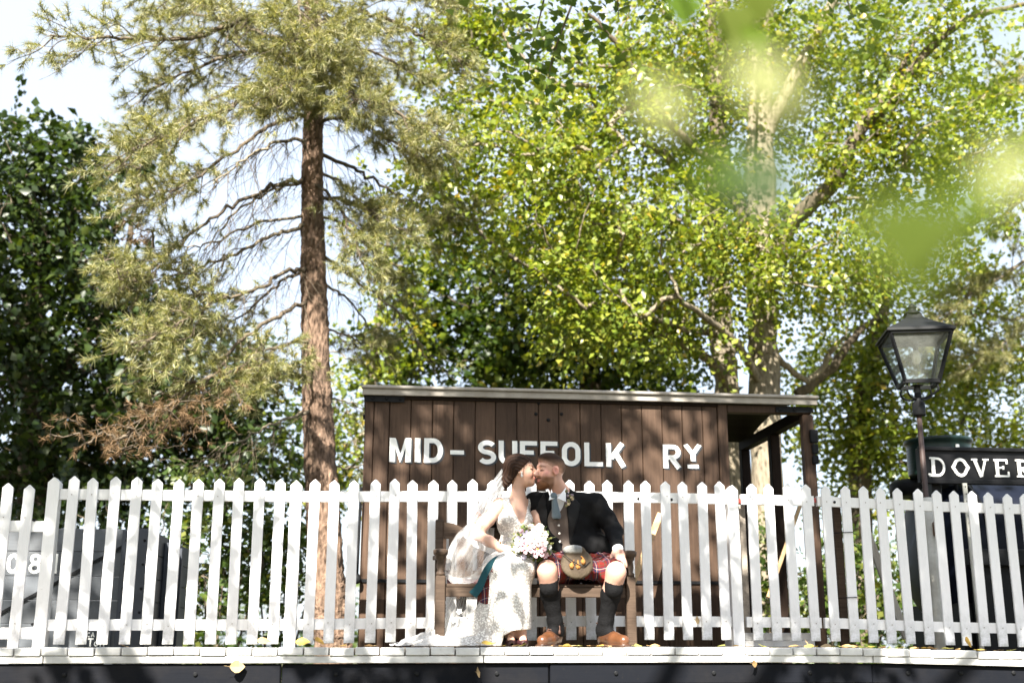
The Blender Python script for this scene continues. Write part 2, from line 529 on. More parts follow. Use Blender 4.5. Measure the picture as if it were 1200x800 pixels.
# ------------------------------------------------------------------ ground
GZ = -0.9
def ground():
    n = 90
    ax = np.concatenate([np.linspace(-400, -31, 12), np.linspace(-30, 40, n), np.linspace(41, 400, 12)])
    ay = np.concatenate([np.linspace(-300, -15, 10), np.linspace(-14, 45, n), np.linspace(46, 600, 14)])
    X, Yy = np.meshgrid(ax, ay, indexing='ij')
    Z = GZ + 0.05 * np.sin(X * 0.9 + 1) * np.cos(Yy * 0.7) + 0.03 * np.sin(X * 2.3 + Yy * 1.7)
    Z -= 0.02 * np.clip(Yy - 22, 0, 40)
    V = np.stack([X, Yy, Z], -1).reshape(-1, 3)
    a, b = len(ax), len(ay)
    I = np.arange(a * b).reshape(a, b)
    Fq = np.stack([I[:-1, :-1], I[1:, :-1], I[1:, 1:], I[:-1, 1:]], -1).reshape(-1, 4)
    m, t, bs = nt('leaf_strewn_ground')
    v = coords(t)
    n1 = noise(t, v, 1.2, 6, 0.7); n2 = noise(t, v, 18, 6, 0.75)
    vo = t.nodes.new('ShaderNodeTexVoronoi'); vo.inputs['Scale'].default_value = 14; t.links.new(v, vo.inputs['Vector'])
    c = mix(t, ramp(t, n1, [(0.35, (0, 0, 0)), (0.65, (1, 1, 1))]), (0.06, 0.05, 0.035), (0.05, 0.075, 0.025))
    c = mix(t, ramp(t, vo.outputs['Color'], [(0.7, (0, 0, 0)), (0.72, (1, 1, 1))]), c, (0.20, 0.15, 0.06))
    c = mix(t, ramp(t, n2, [(0.4, (0, 0, 0)), (0.7, (0.6, 0.6, 0.6))]), c, (0.11, 0.10, 0.06))
    t.links.new(c, bs.inputs['Base Color']); bs.inputs['Roughness'].default_value = 0.95
    bump(t, bs, n2, 0.8, 0.05)
    tag(np_mesh('ground', V, Fq, m, smooth=True), kind='structure')


# ------------------------------------------------------------------ platform (deck)
def zdeck(X):
    return float(np.interp(X, [-3, 2.4, 3.2, 4.4, 6.0], [0.004, 0.004, 0.0, -0.030, -0.05]))


DECK_Y0, DECK_Y1 = 7.55, 8.9
def platform():
    root = bpy.data.objects.new('platform', None); COL.objects.link(root)
    tag(root, kind='structure')
    pitch = 0.1545
    x = W(17.6, 757, DECK_Y0)[0] - pitch * 5
    i = 0
    while x < 5.6:
        w = pitch - 0.009
        z = zdeck(x + w / 2) + random.uniform(-0.003, 0.003)
        y0 = DECK_Y0 + random.uniform(-0.004, 0.004)
        mb = MB().span((x, y0, z - 0.048), (x + w, y0 + 0.10, z), bev=0.004)
        p = mb.build('plank', M['deckwhite'], root)
        mb = MB().span((x, y0 + 0.1, z - 0.048), (x + w, DECK_Y1, z - 0.002), bev=0.003)
        mb.build('plank_board', M['deckwood'], p)
        x += pitch; i += 1
    # white fascia strips and the dark edge beams below them
    xs = [-3.1, -1.95, W(568, 770, 7.5)[0], 2.4, 3.2, 4.4, 5.6]
    for a, b in zip(xs, xs[1:]):
        za, zb = zdeck(a) - 0.051, zdeck(b) - 0.051
        MB().beam((a + 0.003, DECK_Y0 + 0.030, (za - 0.021)), (b - 0.003, DECK_Y0 + 0.030, (zb - 0.021)), 0.04, 0.042, bev=0.003).build('fascia_strip', M['deckwhite'], root)
    xs = [-3.1, W(572, 790, 7.6)[0], 2.9, 5.6]
    xs = [-3.1, -0.55, 1.1, 3.2, 4.4, 5.6]
    for k, (a, b) in enumerate(zip(xs, xs[1:])):
        za, zb = zdeck(a) - 0.097, zdeck(b) - 0.097
        dy = 0.012 * (k % 2)
        o = MB().beam((a + 0.004, DECK_Y0 + 0.065 + dy, za - 0.062), (b - 0.004, DECK_Y0 + 0.065 + dy, zb - 0.062), 0.07, 0.122, bev=0.006).build('edge_beam', M['beam'], root)
        for q in range(3):
            bx = a + (b - a) * (0.2 + 0.3 * q)
            MB().lathe([(0.014, 0), (0.014, 0.008), (0.008, 0.012)], (bx, DECK_Y0 + 0.031 + dy, za - 0.06), 8, Matrix.Rotation(R(90), 3, 'X')).build('bolt', M['iron'], o)
    for px in (70, 245, 480, 683, 905, 1120):
        X = W(px, 790, 7.8)[0]
        MB().span((X - 0.06, 7.72, GZ - 0.05), (X + 0.06, 7.84, -0.23), bev=0.006).build('post', M['deckwood'], root)
        MB().span((X - 0.06, 8.62, GZ - 0.05), (X + 0.06, 8.74, -0.23), bev=0.006).build('post', M['deckwood'], root)
        MB().span((X - 0.035, 7.70, -0.225), (X + 0.035, 8.85, -0.055)).build('joist', M['beam'], root)


# ------------------------------------------------------------------ picket fences
FY = 8.6
PH, PB = 1.175, 0.033
def zf(X):
    xs = [W(p, 570, FY)[0] for p in (0, 87, 300, 440, 550, 690, 840, 966, 1050, 1196)]
    return float(np.interp(X, xs, [-0.013, -0.012, -0.010, 0.0, 0.012, 0.022, 0.020, 0.012, -0.008, -0.032]))


def picket_mesh(h, w=0.073, t=0.019, tip=0.031):
    mb = MB()
    poly = [(-w / 2, 0), (w / 2, 0), (w / 2, h - tip), (0.004, h), (-0.004, h), (-w / 2, h - tip)]
    mb.prism(poly, t, ((0, 0, 0), (1, 0, 0), (0, 0, 1), (0, -1, 0)))
    me = bpy.data.meshes.new('picket')
    me.from_pydata(mb.v, [], mb.f)
    bm = bmesh.new(); bm.from_mesh(me)
    bmesh.ops.recalc_face_normals(bm, faces=bm.faces)
    es = [e for e in bm.edges]
    bmesh.ops.bevel(bm, geom=es, offset=0.0022, segments=1, affect='EDGES')
    bm.to_mesh(me); bm.free()
    me.materials.append(M['picket'])
    return me


def fence(label, xs_px, posts_px, name='picket_fence', rails=(1.055, 0.163), hs=None, tipY=570, dz=0.0, xr=None, bolts=()):
    Xs = [float(W(p, 565, FY)[0]) for p in xs_px]
    Ps = [float(W(p, 565, FY)[0]) for p in posts_px]
    x0, x1 = xr if xr else (min(Xs + Ps) - 0.03, max(Xs + Ps) + 0.03)
    root = thing(name, label, 'fence', ((x0 + x1) / 2, FY, 0))
    meshes = [picket_mesh(PH - PB + d) for d in (-0.006, 0.0, 0.005)]
    for X in Xs:
        o = link('picket', random.choice(meshes), None, root)
        o.location = Vector((X, FY + random.uniform(-0.002, 0.002), PB + zf(X) + dz)) - root.location
        o.rotation_euler = (0, random.gauss(0, 0.0045), random.gauss(0, 0.012))
        for zr in rails:
            s = MB().lathe([(0.0045, 0), (0.004, 0.0015), (0.001, 0.002)], (X + random.uniform(-.01, .01), FY - 0.0235, zr + zf(X) + random.uniform(-.01, .01)), 6, Matrix.Rotation(R(90), 3, 'X'))
            s.build('nail', M['rooftrim'], o)
            # nails are written in world coordinates: undo the picket's own place
            n = o.children[-1]; n.location = -(Vector(o.location) + root.location)
    for X in Ps:
        h = PH - 0.012
        mb = MB()
        poly = [(-0.040, -0.01), (0.040, -0.01), (0.040, h - 0.035), (0.004, h), (-0.004, h), (-0.040, h - 0.035)]
        mb.prism(poly, 0.085, ((X, FY + 0.066, zf(X) * 0.5), (1, 0, 0), (0, 0, 1), (0, -1, 0)))
        mb.build('post', M['white'], root)
    cuts = [x0] + sorted(Ps) + [x1]
    for zr in rails:
        for a, b in zip(cuts, cuts[1:]):
            if b - a < 0.1: continue
            ga = 0.042 if a in Ps else 0.0
            gb = 0.042 if b in Ps else 0.0
            n = max(1, int((b - a) / 0.9))
            ts = np.linspace(a + ga, b - gb, n + 1)
            mb = MB()
            # one rail following the fence line
            vs = []; fs = []
            for xx in ts:
                zc = zr + zf(xx) + dz
                for yy, zz in ((0.003, -0.037), (0.003, 0.037), (0.040, 0.037), (0.040, -0.037)):
                    vs.append((xx, FY + yy, zc + zz))
            for i in range(len(ts) - 1):
                for k in range(4):
                    k2 = (k + 1) % 4
                    fs.append((i * 4 + k, i * 4 + k2, i * 4 + 4 + k2, i * 4 + 4 + k))
            fs += [(3, 2, 1, 0), tuple(len(vs) - 4 + k for k in range(4))]
            mb.add(vs, fs).build('rail', M['white'], root)
    for px, py in bolts:
        p = W(px, py, FY + 0.0)
        MB().lathe([(0.011, 0), (0.010, 0.006), (0.006, 0.009)], (p[0], FY + 0.002, p[2]), 8, Matrix.Rotation(R(90), 3, 'X')).build('bolt', M['iron'], root)
    return root


def fences():
    run = [86.8, 111.8, 135.8, 161, 185, 210, 233.7, 258, 281.5, 305.4, 329, 368.6, 391.9, 415, 439, 462, 484.7, 507.5, 530.5, 553.7,
           576.5, 599.3, 622, 644.5, 667, 689.7, 712, 734.7, 755.4, 777.8, 799.4, 821, 843]
    x_a = float(W(64, 565, FY)[0]); x_g = float(W(857, 565, FY)[0])
    fence('white picket fence with two low-railed pickets running out past the grey wagon number', [-13, 11.4, 35], [], rails=(0.885, 0.163), dz=-0.055,
          xr=(-3.0, x_a - 0.045), bolts=((40, 609), (38, 731)))
    fence('long white picket fence behind the bench and the seated couple', run, [64, 347.6, 857], xr=(x_a, x_g), bolts=((748, 584), (787, 585)))
    gate = fence('short white picket gate with four pickets beside the brown shed porch', [879, 900.4, 922, 944], [], name='picket_gate',
          xr=(float(W(868, 570, FY)[0]), float(W(953, 570, FY)[0])))
    gate['category'] = 'gate'
    red = m_plain('red_oxide', (0.30, 0.03, 0.02), rough=0.5)
    for px, py in ((868, 587), (953.5, 586)):
        p = W(px, py, FY + 0.02)
        MB().box((p[0], FY + 0.022, p[2]), (0.03, 0.03, 0.035), bev=0.003).build('hinge', red, gate)
    fence('white picket fence running on to the right below the black station board', [966.5, 988.5, 1009.4, 1030, 1051.5, 1073, 1096, 1115, 1136, 1156, 1178, 1198, 1218],
          [], xr=(float(W(957, 570, FY)[0]), float(W(1235, 570, FY)[0])), bolts=((978, 588), (1136, 735)))
    # white box step under the gate
    a, b = W(862, 745, FY), W(958, 745, FY)
    s = thing('box_step', 'low white painted timber step under the short picket gate', 'step', ((a[0] + b[0]) / 2, 8.75, 0.0))
    MB().span((a[0], 8.66, 0.005), (b[0], 8.88, 0.050), bev=0.004).build('riser', M['deckwhite'], s)
    MB().span((a[0] + 0.08, 8.67, 0.0505), (b[0] - 0.02, 8.88, 0.105), bev=0.004).build('tread', M['deckwhite'], s)


# ------------------------------------------------------------------ the brown railway hut
SY = 9.4
def hut():
    x0 = float(W(427, 500, SY)[0]); x1 = float(W(841, 500, SY)[0]); xr = float(W(952, 500, SY)[0])
    zt, zb, yb = 1.955, GZ + 0.12, 11.2
    root = thing('railway_hut', 'brown boarded railway hut lettered in white with an open porch', 'hut', ((x0 + xr) / 2, SY, GZ))
    edges = [427.5, 437.8, 456.2, 481.4, 506.8, 531.6, 557, 580.7, 605.8, 631, 655, 680, 704.5, 728.5, 752.5, 776, 799.7, 823.5, 841]
    X = [float(W(p, 500, SY)[0]) for p in edges]
    for a, b in zip(X, X[1:]):
        y = SY + random.uniform(0.0, 0.003)
        MB().span((a + 0.0025, y, zb), (b - 0.0025, y + 0.028, zt), bev=0.004).build('board', M['shed'], root)
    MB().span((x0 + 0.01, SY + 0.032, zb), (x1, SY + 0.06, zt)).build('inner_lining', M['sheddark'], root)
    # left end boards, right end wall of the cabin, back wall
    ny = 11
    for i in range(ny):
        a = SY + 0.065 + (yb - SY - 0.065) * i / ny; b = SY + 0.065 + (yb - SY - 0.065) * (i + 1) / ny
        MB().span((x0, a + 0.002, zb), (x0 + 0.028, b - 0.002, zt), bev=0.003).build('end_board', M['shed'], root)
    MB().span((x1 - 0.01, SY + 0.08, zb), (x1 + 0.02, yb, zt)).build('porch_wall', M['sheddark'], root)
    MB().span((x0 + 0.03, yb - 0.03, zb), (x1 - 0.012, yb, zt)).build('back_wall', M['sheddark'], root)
    # posts of the porch
    xp = float(W(847.5, 500, SY)[0])
    MB().span((x1 + 0.004, SY - 0.004, zb), (x1 + 0.085, SY + 0.075, zt), bev=0.006).build('corner_post', M['shed'], root)
    xq = float(W(940.5, 490, SY)[0])
    rp = MB().span((xq, SY - 0.004, zb), (xq + 0.095, SY + 0.09, 1.888), bev=0.012).build('porch_post', M['shed'], root)
    for yy in (10.23, 11.1):
        MB().span((xq + 0.0, yy, zb), (xq + 0.085, yy + 0.09, 1.86), bev=0.006).build('porch_post', M['sheddark'], root)
    MB().span((x1 + 0.09, SY + 0.002, 1.892), (xr + 0.0, SY + 0.09, zt), bev=0.005).build('header_beam', M['shed'], root)
    MB().span((xq + 0.005, SY + 0.095, 1.862), (xq + 0.09, yb, zt - 0.002), bev=0.004).build('side_beam', M['sheddark'], root)
    # porch floor and low rail
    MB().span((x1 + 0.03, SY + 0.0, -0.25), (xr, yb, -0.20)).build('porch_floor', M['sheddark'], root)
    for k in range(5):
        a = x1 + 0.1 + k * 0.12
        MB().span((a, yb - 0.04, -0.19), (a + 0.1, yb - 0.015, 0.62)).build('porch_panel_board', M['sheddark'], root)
    # cambered roof
    xs0, xs1 = x0 - 0.02, xr + 0.03
    n = 10; vs = []; fs = []
    for i in range(n + 1):
        t = i / n; y = SY - 0.035 + (yb + 0.07 - SY) * t
        zc = 0.16 * (1 - (2 * t - 1) ** 2)
        for x in (xs0, xs1):
            vs += [(x, y, 1.958 + zc * 0.9), (x, y, 1.995 + zc)]
    for i in range(n):
        b = i * 4
        fs += [(b, b + 4, b + 6, b + 2), (b + 1, b + 3, b + 7, b + 5), (b, b + 1, b + 5, b + 4), (b + 2, b + 6, b + 7, b + 3)]
    fs += [(0, 2, 3, 1), (n * 4, n * 4 + 1, n * 4 + 3, n * 4 + 2)]
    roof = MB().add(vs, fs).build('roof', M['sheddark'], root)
    MB().span((xs0 - 0.004, SY - 0.062, 1.957), (xs1 + 0.004, SY - 0.037, 2.008), bev=0.004).build('roof_trim', M['rooftrim'], root)
    MB().span((xs0 - 0.012, SY - 0.085, 2.009), (xs1 + 0.012, SY - 0.030, 2.034), bev=0.005).build('roof_edge_cap', M['rooftrim'], root)
    MB().span((x0 + 0.002, SY - 0.020, 1.935), (x1 + 0.0, SY - 0.001, 1.956)).build('top_rail', M['sheddark'], root)
    # ironwork
    p, q = W(428, 469.5, SY), W(474, 461, SY)
    s = MB().span((p[0], SY - 0.030, p[2] - 0.01), (q[0], SY - 0.021, p[2] + 0.042)).build('iron_strap', M['iron'], root)
    for k in range(3):
        MB().lathe([(0.014, 0), (0.013, 0.006), (0.007, 0.011)], (p[0] + 0.06 + k * 0.11, SY - 0.030, p[2] + 0.016), 8, Matrix.Rotation(R(90), 3, 'X')).build('bolt', M['iron'], s)
    p, q = W(909, 480.5, SY), W(952, 475, SY)
    s = MB().span((p[0], SY - 0.012, 1.900), (q[0], SY - 0.001, 1.945)).build('iron_strap', M['iron'], root)
    for k in range(2):
        MB().lathe([(0.014, 0), (0.013, 0.006), (0.007, 0.011)], (p[0] + 0.03 + k * 0.13, SY - 0.012, 1.92), 8, Matrix.Rotation(R(90), 3, 'X')).build('bolt', M['iron'], s)
    for (a, b, c, d) in ((948.5, 504, 956.5, 519), (951, 521, 957, 532), (951.5, 534, 957.5, 544)):
        p, q = W(a, d, SY), W(c, b, SY)
        MB().span((p[0], SY - 0.04, p[2]), (q[0], SY - 0.005, q[2]), bev=0.006).build('catch_plate', M['iron'], root)
    for px, py in ((628, 485), (642.5, 492), (658, 485), (631, 463 + 9)):
        p = W(px, py, SY)
        MB().lathe([(0.015, 0), (0.014, 0.005), (0.007, 0.010)], (p[0], SY - 0.001, p[2]), 8, Matrix.Rotation(R(90), 3, 'X')).build('bolt', M['iron'], root)
    for yy in (SY + 0.02, SY + 0.12):
        MB().lathe([(0.012, 0), (0.012, 0.014)], (x0, yy, 1.80), 8, Matrix.Rotation(R(-90), 3, 'Y')).build('bolt', M['iron'], root)
    p = W(430, 574, SY - 0.05); q = W(425, 676, SY - 0.05)
    rod = MB().tube(curve([(x0 - 0.01, SY - 0.005, p[2]), (x0 - 0.01, SY - 0.05, p[2] - 0.01), (x0 - 0.015, SY - 0.05, (p[2] + q[2]) / 2), (x0 - 0.02, SY - 0.05, q[2])], 5), 0.011, 8).build('draw_rod', M['iron'], root, smooth=True)
    MB().lathe([(0.012, 0), (0.03, 0.012), (0.034, 0.04), (0.02, 0.07), (0.01, 0.08)], (x0 - 0.02, SY - 0.05, q[2] - 0.05), 12).build('rod_knob', M['iron'], rod, smooth=True)
    p = W(600, 681, SY)
    MB().span((x0, SY - 0.012, p[2] - 0.012), (x1, SY - 0.001, p[2] + 0.012)).build('groove_strip', M['iron'], root)  # dark strip standing in for the groove where the lower planking begins
    for k in range(2):
        MB().span((x0 + 0.1 + k * 2.9, SY - 0.02, GZ), (x0 + 0.3 + k * 2.9, SY + 0.3, zb)).build('sleeper_block', M['sheddark'], root)
    # lettering
    hgt = 0.193
    L = [('M', 456, 541), ('I', 485.8, 541.3), ('D', 496.6, 541.6), ('-', 526.5, 543), ('S', 559.6, 543.6), ('U', 584.2, 544), ('F', 609.2, 544.4), ('F', 633.3, 544.8),
         ('O', 658.5, 545.5), ('L', 684.8, 546), ('K', 710.3, 546.7), ('R', 777.3, 548.3)]
    for ch, px, py in L:
        p = W(px, py, SY)
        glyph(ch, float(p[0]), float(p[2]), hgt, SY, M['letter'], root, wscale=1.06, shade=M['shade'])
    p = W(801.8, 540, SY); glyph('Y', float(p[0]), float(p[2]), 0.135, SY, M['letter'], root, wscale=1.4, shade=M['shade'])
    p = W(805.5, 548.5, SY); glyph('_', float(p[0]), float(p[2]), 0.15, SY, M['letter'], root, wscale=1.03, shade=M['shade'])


# ------------------------------------------------------------------ grey goods wagon
def wagon():
    WY = 9.6
    xr = float(W(177, 640, WY)[0]); zt = float(W(100, 619, WY)[2])
    grey = m_paint('grey_wagon_paint', (0.080, 0.090, 0.102), (0.05, 0.048, 0.045), grain=(1.5, 25, 25), dirt_amt=0.6, rough=0.6, var=0.15)
    dgrey = m_paint('dark_grey_iron_paint', (0.035, 0.042, 0.055), (0.03, 0.028, 0.026), dirt_amt=0.5, rough=0.5)
    root = thing('goods_wagon', 'grey planked goods wagon with white number behind the picket fence', 'wagon', (xr - 1.5, WY + 1, GZ))
    zs = [zt, float(W(100, 646, WY)[2]), float(W(100, 675, WY)[2]), float(W(100, 703, WY)[2]), float(W(100, 731, WY)[2]), -0.12, -0.34]
    xl = xr - 4.2
    for a, b in zip(zs, zs[1:]):
        MB().span((xl, WY, b + 0.002), (xr - 0.06, WY + 0.06, a - 0.002), bev=0.003).build('side_plank', grey, root)
        MB().span((xr - 0.055, WY + 0.02, b + 0.002), (xr - 0.01, WY + 2.0, a - 0.002), bev=0.003).build('end_plank', dgrey, root)
    MB().span((xl, WY + 0.06, -0.34), (xr - 0.06, WY + 2.0, -0.28)).build('wagon_floor', dgrey, root)
    MB().span((xl, WY + 1.94, -0.27), (xr - 0.06, WY + 2.0, zt)).build('far_side', grey, root)
    # iron corner plate, uprights, diagonal stay
    MB().span((xr - 0.125, WY - 0.012, -0.34), (xr, WY - 0.001, zt + 0.004), bev=0.002).build('corner_plate', dgrey, root)
    MB().span((xr - 0.008, WY - 0.012, -0.34), (xr + 0.003, WY + 0.10, zt + 0.003), bev=0.002).build('corner_plate', dgrey, root)
    X2 = float(W(147, 660, WY)[0])
    MB().span((X2 - 0.035, WY - 0.022, -0.34), (X2 + 0.03, WY - 0.001, zt - 0.01), bev=0.003).build('side_knee', dgrey, root)
    for yy in (0.65, 1.25):
        MB().span((xr - 0.009, WY + yy, -0.34), (xr + 0.045, WY + yy + 0.1, zt - 0.05), bev=0.004).build('end_stanchion', dgrey, root)
    a, b = W(-30, 735, WY), W(146, 639, WY)
    MB().beam((a[0], WY - 0.008, a[2]), (b[0], WY - 0.008, b[2]), 0.012, 0.022, up=(0, -0.0, 1)).build('diagonal_stay', M['iron'], root)
    MB().span((xl, WY - 0.05, -0.50), (xr, WY + 0.08, -0.345), bev=0.004).build('sole_bar', M['iron'], root)
    for k in range(3):
        for q in range(4):
            z = (zs[q] + zs[q + 1]) / 2
            MB().lathe([(0.012, 0), (0.01, 0.006)], (X2 - 0.0 if k == 0 else xr - 0.05 if k == 1 else X2 - 1.1, WY - 0.012 if k else WY - 0.022, z), 6, Matrix.Rotation(R(90), 3, 'X')).build('bolt', M['iron'], root)
    h = 0.150
    for ch, px in (('0', 6.5), ('8', 32.5), ('1', 60.5)):
        p = W(px, 671.5, WY)
        glyph(ch, float(p[0]), float(p[2]), h, WY, M['letter'], root, name='numeral', d0=0.0015, depth=0.0015)
    # dark lettered plate low on the side
    p, q = W(99, 757, WY), W(128.5, 738, WY)
    pl = MB().span((p[0], WY - 0.010, p[2] - 0.05), (q[0], WY - 0.001, q[2]), bev=0.002).build('lettered_plate', M['shade'], root)
    frame = MB().span((q[0] + 0.001, WY - 0.016, p[2] - 0.05), (q[0] + 0.012, WY - 0.001, q[2] + 0.008)).build('plate_edge', grey, root)
    for ch, px, py, hh in (('C', 102, 746, 0.035), ('A', 106.8, 746, 0.035), ('T', 102.5, 757, 0.062), ('o', 110, 757, 0.062), ('n', 117, 757, 0.062)):
        g = W(px, py, WY)
        glyph(ch, float(g[0]), float(g[2]), hh, WY - 0.010, M['letter'], root, d0=0.001, depth=0.001)
    # wheels
    for wx in (-0.8, -3.1):
        MB().lathe([(0.05, -0.07), (0.42, -0.06), (0.45, -0.03), (0.45, 0.03), (0.42, 0.04), (0.1, 0.05)], (xr + wx, WY + 0.25, GZ + 0.40), 24, Matrix.Rotation(R(90), 3, 'X')).build('wheel', M['iron'], root, smooth=True)


# ------------------------------------------------------------------ lamp, station board and what stands behind them
def lantern():
    LY = 8.95
    c = W(1076.5, 450, LY)
    cx, cz = float(c[0]), float(c[2])
    zb = float(W(1073, 449, LY)[2]); ze = float(W(1077, 397, LY)[2]); za = float(W(1077, 369, LY)[2])
    root = thing('street_lamp', 'black four-sided lantern lamp on a slim post beside the station board', 'lamp', (cx - 0.06, LY, GZ))
    rot = R(32)
    rb, rt = 0.190, 0.335        # half diagonals of the lantern, bottom and top
    def ring(r, z): return [Vector((cx + r * math.cos(rot + math.pi / 2 * k), LY + r * math.sin(rot + math.pi / 2 * k), z)) for k in range(4)]
    B, Tp = ring(rb, zb), ring(rt, ze)
    glass, t, b = nt('hazy_lantern_glass')
    tr = t.nodes.new('ShaderNodeBsdfTransparent'); tr.inputs[0].default_value = (0.93, 0.95, 0.93, 1)
    b.inputs['Base Color'].default_value = (0.35, 0.36, 0.33, 1); b.inputs['Roughness'].default_value = 0.12
    n = noise(t, coords(t), 9, 5, 0.7)
    fac = math_n(t, 'ADD', math_n(t, 'MULTIPLY', n, 0.16), 0.02)
    ms = t.nodes.new('ShaderNodeMixShader'); t.links.new(fac, ms.inputs[0])
    t.links.new(tr.outputs[0], ms.inputs[1]); t.links.new(b.outputs[0], ms.inputs[2]); t.links.new(ms.outputs[0], t.nodes['Material Output'].inputs[0])
    for k in range(4):
        a, b_, c_, d = B[k], B[(k + 1) % 4], Tp[(k + 1) % 4], Tp[k]
        nrm = (b_ - a).cross(d - a).normalized()
        cen = (a + b_ + c_ + d) / 4
        sh = lambda p: cen + (p - cen) * 0.965
        q = [sh(p) for p in (a, b_, c_, d)]
        MB().add(q + [p - nrm * 0.004 for p in q], [(0, 1, 2, 3), (7, 6, 5, 4), (0, 4, 5, 1), (1, 5, 6, 2), (2, 6, 7, 3), (3, 7, 4, 0)]).build('glass_pane', glass, root)
        MB().beam(B[k], Tp[k], 0.024, 0.024, up=(math.cos(rot + math.pi / 2 * k), math.sin(rot + math.pi / 2 * k), 0.3)).build('corner_bar', M['iron'], root)
        MB().beam(a + Vector((0, 0, -0.008)), b_ + Vector((0, 0, -0.008)), 0.026, 0.03).build('bottom_frame', M['iron'], root)
        MB().beam(d + Vector((0, 0, 0.004)), c_ + Vector((0, 0, 0.004)), 0.028, 0.026).build('top_frame', M['iron'], root)
    # roof with a curved hip, vent cap, finial
    prof = [(rt + 0.045, ze + 0.012), (rt + 0.035, ze + 0.035), (0.215, ze + (za - ze) * 0.50), (0.10, ze + (za - ze) * 0.80), (0.075, za)]
    vs = []; fs = []
    for r, z in prof: vs += ring(r, z)
    for i in range(len(prof) - 1):
        for k in range(4): fs.append((i * 4 + k, i * 4 + (k + 1) % 4, i * 4 + 4 + (k + 1) % 4, i * 4 + 4 + k))
    fs += [(3, 2, 1, 0), tuple(len(vs) - 4 + k for k in range(4))]
    roof = MB().add(vs, fs).build('lantern_roof', M['iron'], root)
    MB().lathe([(0.075, za), (0.06, za + 0.02), (0.035, za + 0.03), (0.03, za + 0.05), (0.04, za + 0.06), (0.02, za + 0.085), (0.003, za + 0.10)], (cx, LY, 0), 12).build('finial', M['iron'], roof, smooth=True)
    # burner inside
    bulb = m_plain('frosted_bulb', (0.7, 0.66, 0.55), rough=0.3)
    ho = MB().lathe([(0.10, ze - 0.015), (0.085, ze - 0.03), (0.025, ze - 0.05), (0.02, ze - 0.1)], (cx, LY, 0), 12).build('lamp_holder', M['iron'], root, smooth=True)
    MB().lathe([(0.012, ze - 0.22), (0.034, ze - 0.19), (0.036, ze - 0.15), (0.02, ze - 0.10)], (cx, LY, 0), 12).build('bulb', bulb, ho, smooth=True)
    # cradle and post
    zc = float(W(1072, 472, LY)[2])
    px_ = cx - 0.015
    for k in range(4):
        a = rot + math.pi / 2 * k
        e = Vector((math.cos(a), math.sin(a), 0))
        pts = [Vector((px_, LY, zc + 0.03)) + e * 0.02, Vector((px_, LY, zc + 0.04)) + e * 0.10, Vector((cx, LY, zb - 0.08)) + e * 0.17, Vector((cx, LY, zb - 0.02)) + e * 0.16]
        MB().tube(curve([tuple(p) for p in pts], 5), 0.009, 6).build('cradle_arm', M['iron'], root, smooth=True)
    rust = m_plain('brown_rusty_post', (0.045, 0.026, 0.021), rough=0.6, nscale=30, namt=0.4)
    zs = float(W(1072, 487, LY)[2])
    MB().lathe([(0.045, zs), (0.05, zs + 0.01), (0.05, zc), (0.03, zc + 0.015), (0.024, zb - 0.02), (0.05, zb - 0.018)], (px_, LY, 0), 14).build('collar', M['iron'], root, smooth=True)
    MB().lathe([(0.042, GZ), (0.032, -0.1), (0.022, 1.0), (0.020, zs)], (px_ - 0.005, LY, 0), 12).build('post', rust, root, smooth=True)


def board():
    BY = 9.02
    x0 = float(W(1076.5, 540, BY)[0]); zt = float(W(1077, 525, BY)[2]); zb = float(W(1085, 565.5, BY)[2])
    x1 = x0 + 2.0
    black = m_plain('gloss_black_board', (0.005, 0.005, 0.0055), rough=0.45, spec=0.2, nscale=40)
    root = thing('station_name_board', 'black station name board with raised white serif letters', 'sign', (x0 + 1, BY, GZ))
    MB().span((x0, BY, zb), (x1, BY + 0.05, zt), bev=0.004).build('panel', black, root)
    MB().span((x0 - 0.004, BY - 0.03, zt - 0.018), (x1, BY - 0.001, zt + 0.012), bev=0.004).build('top_moulding', black, root)
    MB().span((x0 + 0.02, BY - 0.05, zb - 0.012), (x1, BY - 0.001, zb + 0.026), bev=0.006).build('bottom_moulding', black, root)
    MB().span((x0 - 0.006, BY - 0.03, zb + 0.03), (x0 + 0.03, BY - 0.001, zt - 0.02), bev=0.004).build('end_moulding', black, root)
    for xx in (x0 + 0.16, x0 + 1.8):
        MB().span((xx - 0.04, BY + 0.052, GZ), (xx + 0.04, BY + 0.13, zt - 0.03), bev=0.004).build('post', black, root)
    for ch, px, py, h in (('sD', 1088.2, 558, 0.155), ('sO', 1115.6, 558.2, 0.150), ('sV', 1139.3, 558.8, 0.150), ('sE', 1165.0, 558.6, 0.145), ('sR', 1190.3, 559, 0.145)):
        p = W(px, py, BY)
        glyph(ch, float(p[0]), float(p[2]), h, BY, M['letter'], root, d0=0.001, depth=0.006, wscale=0.99)


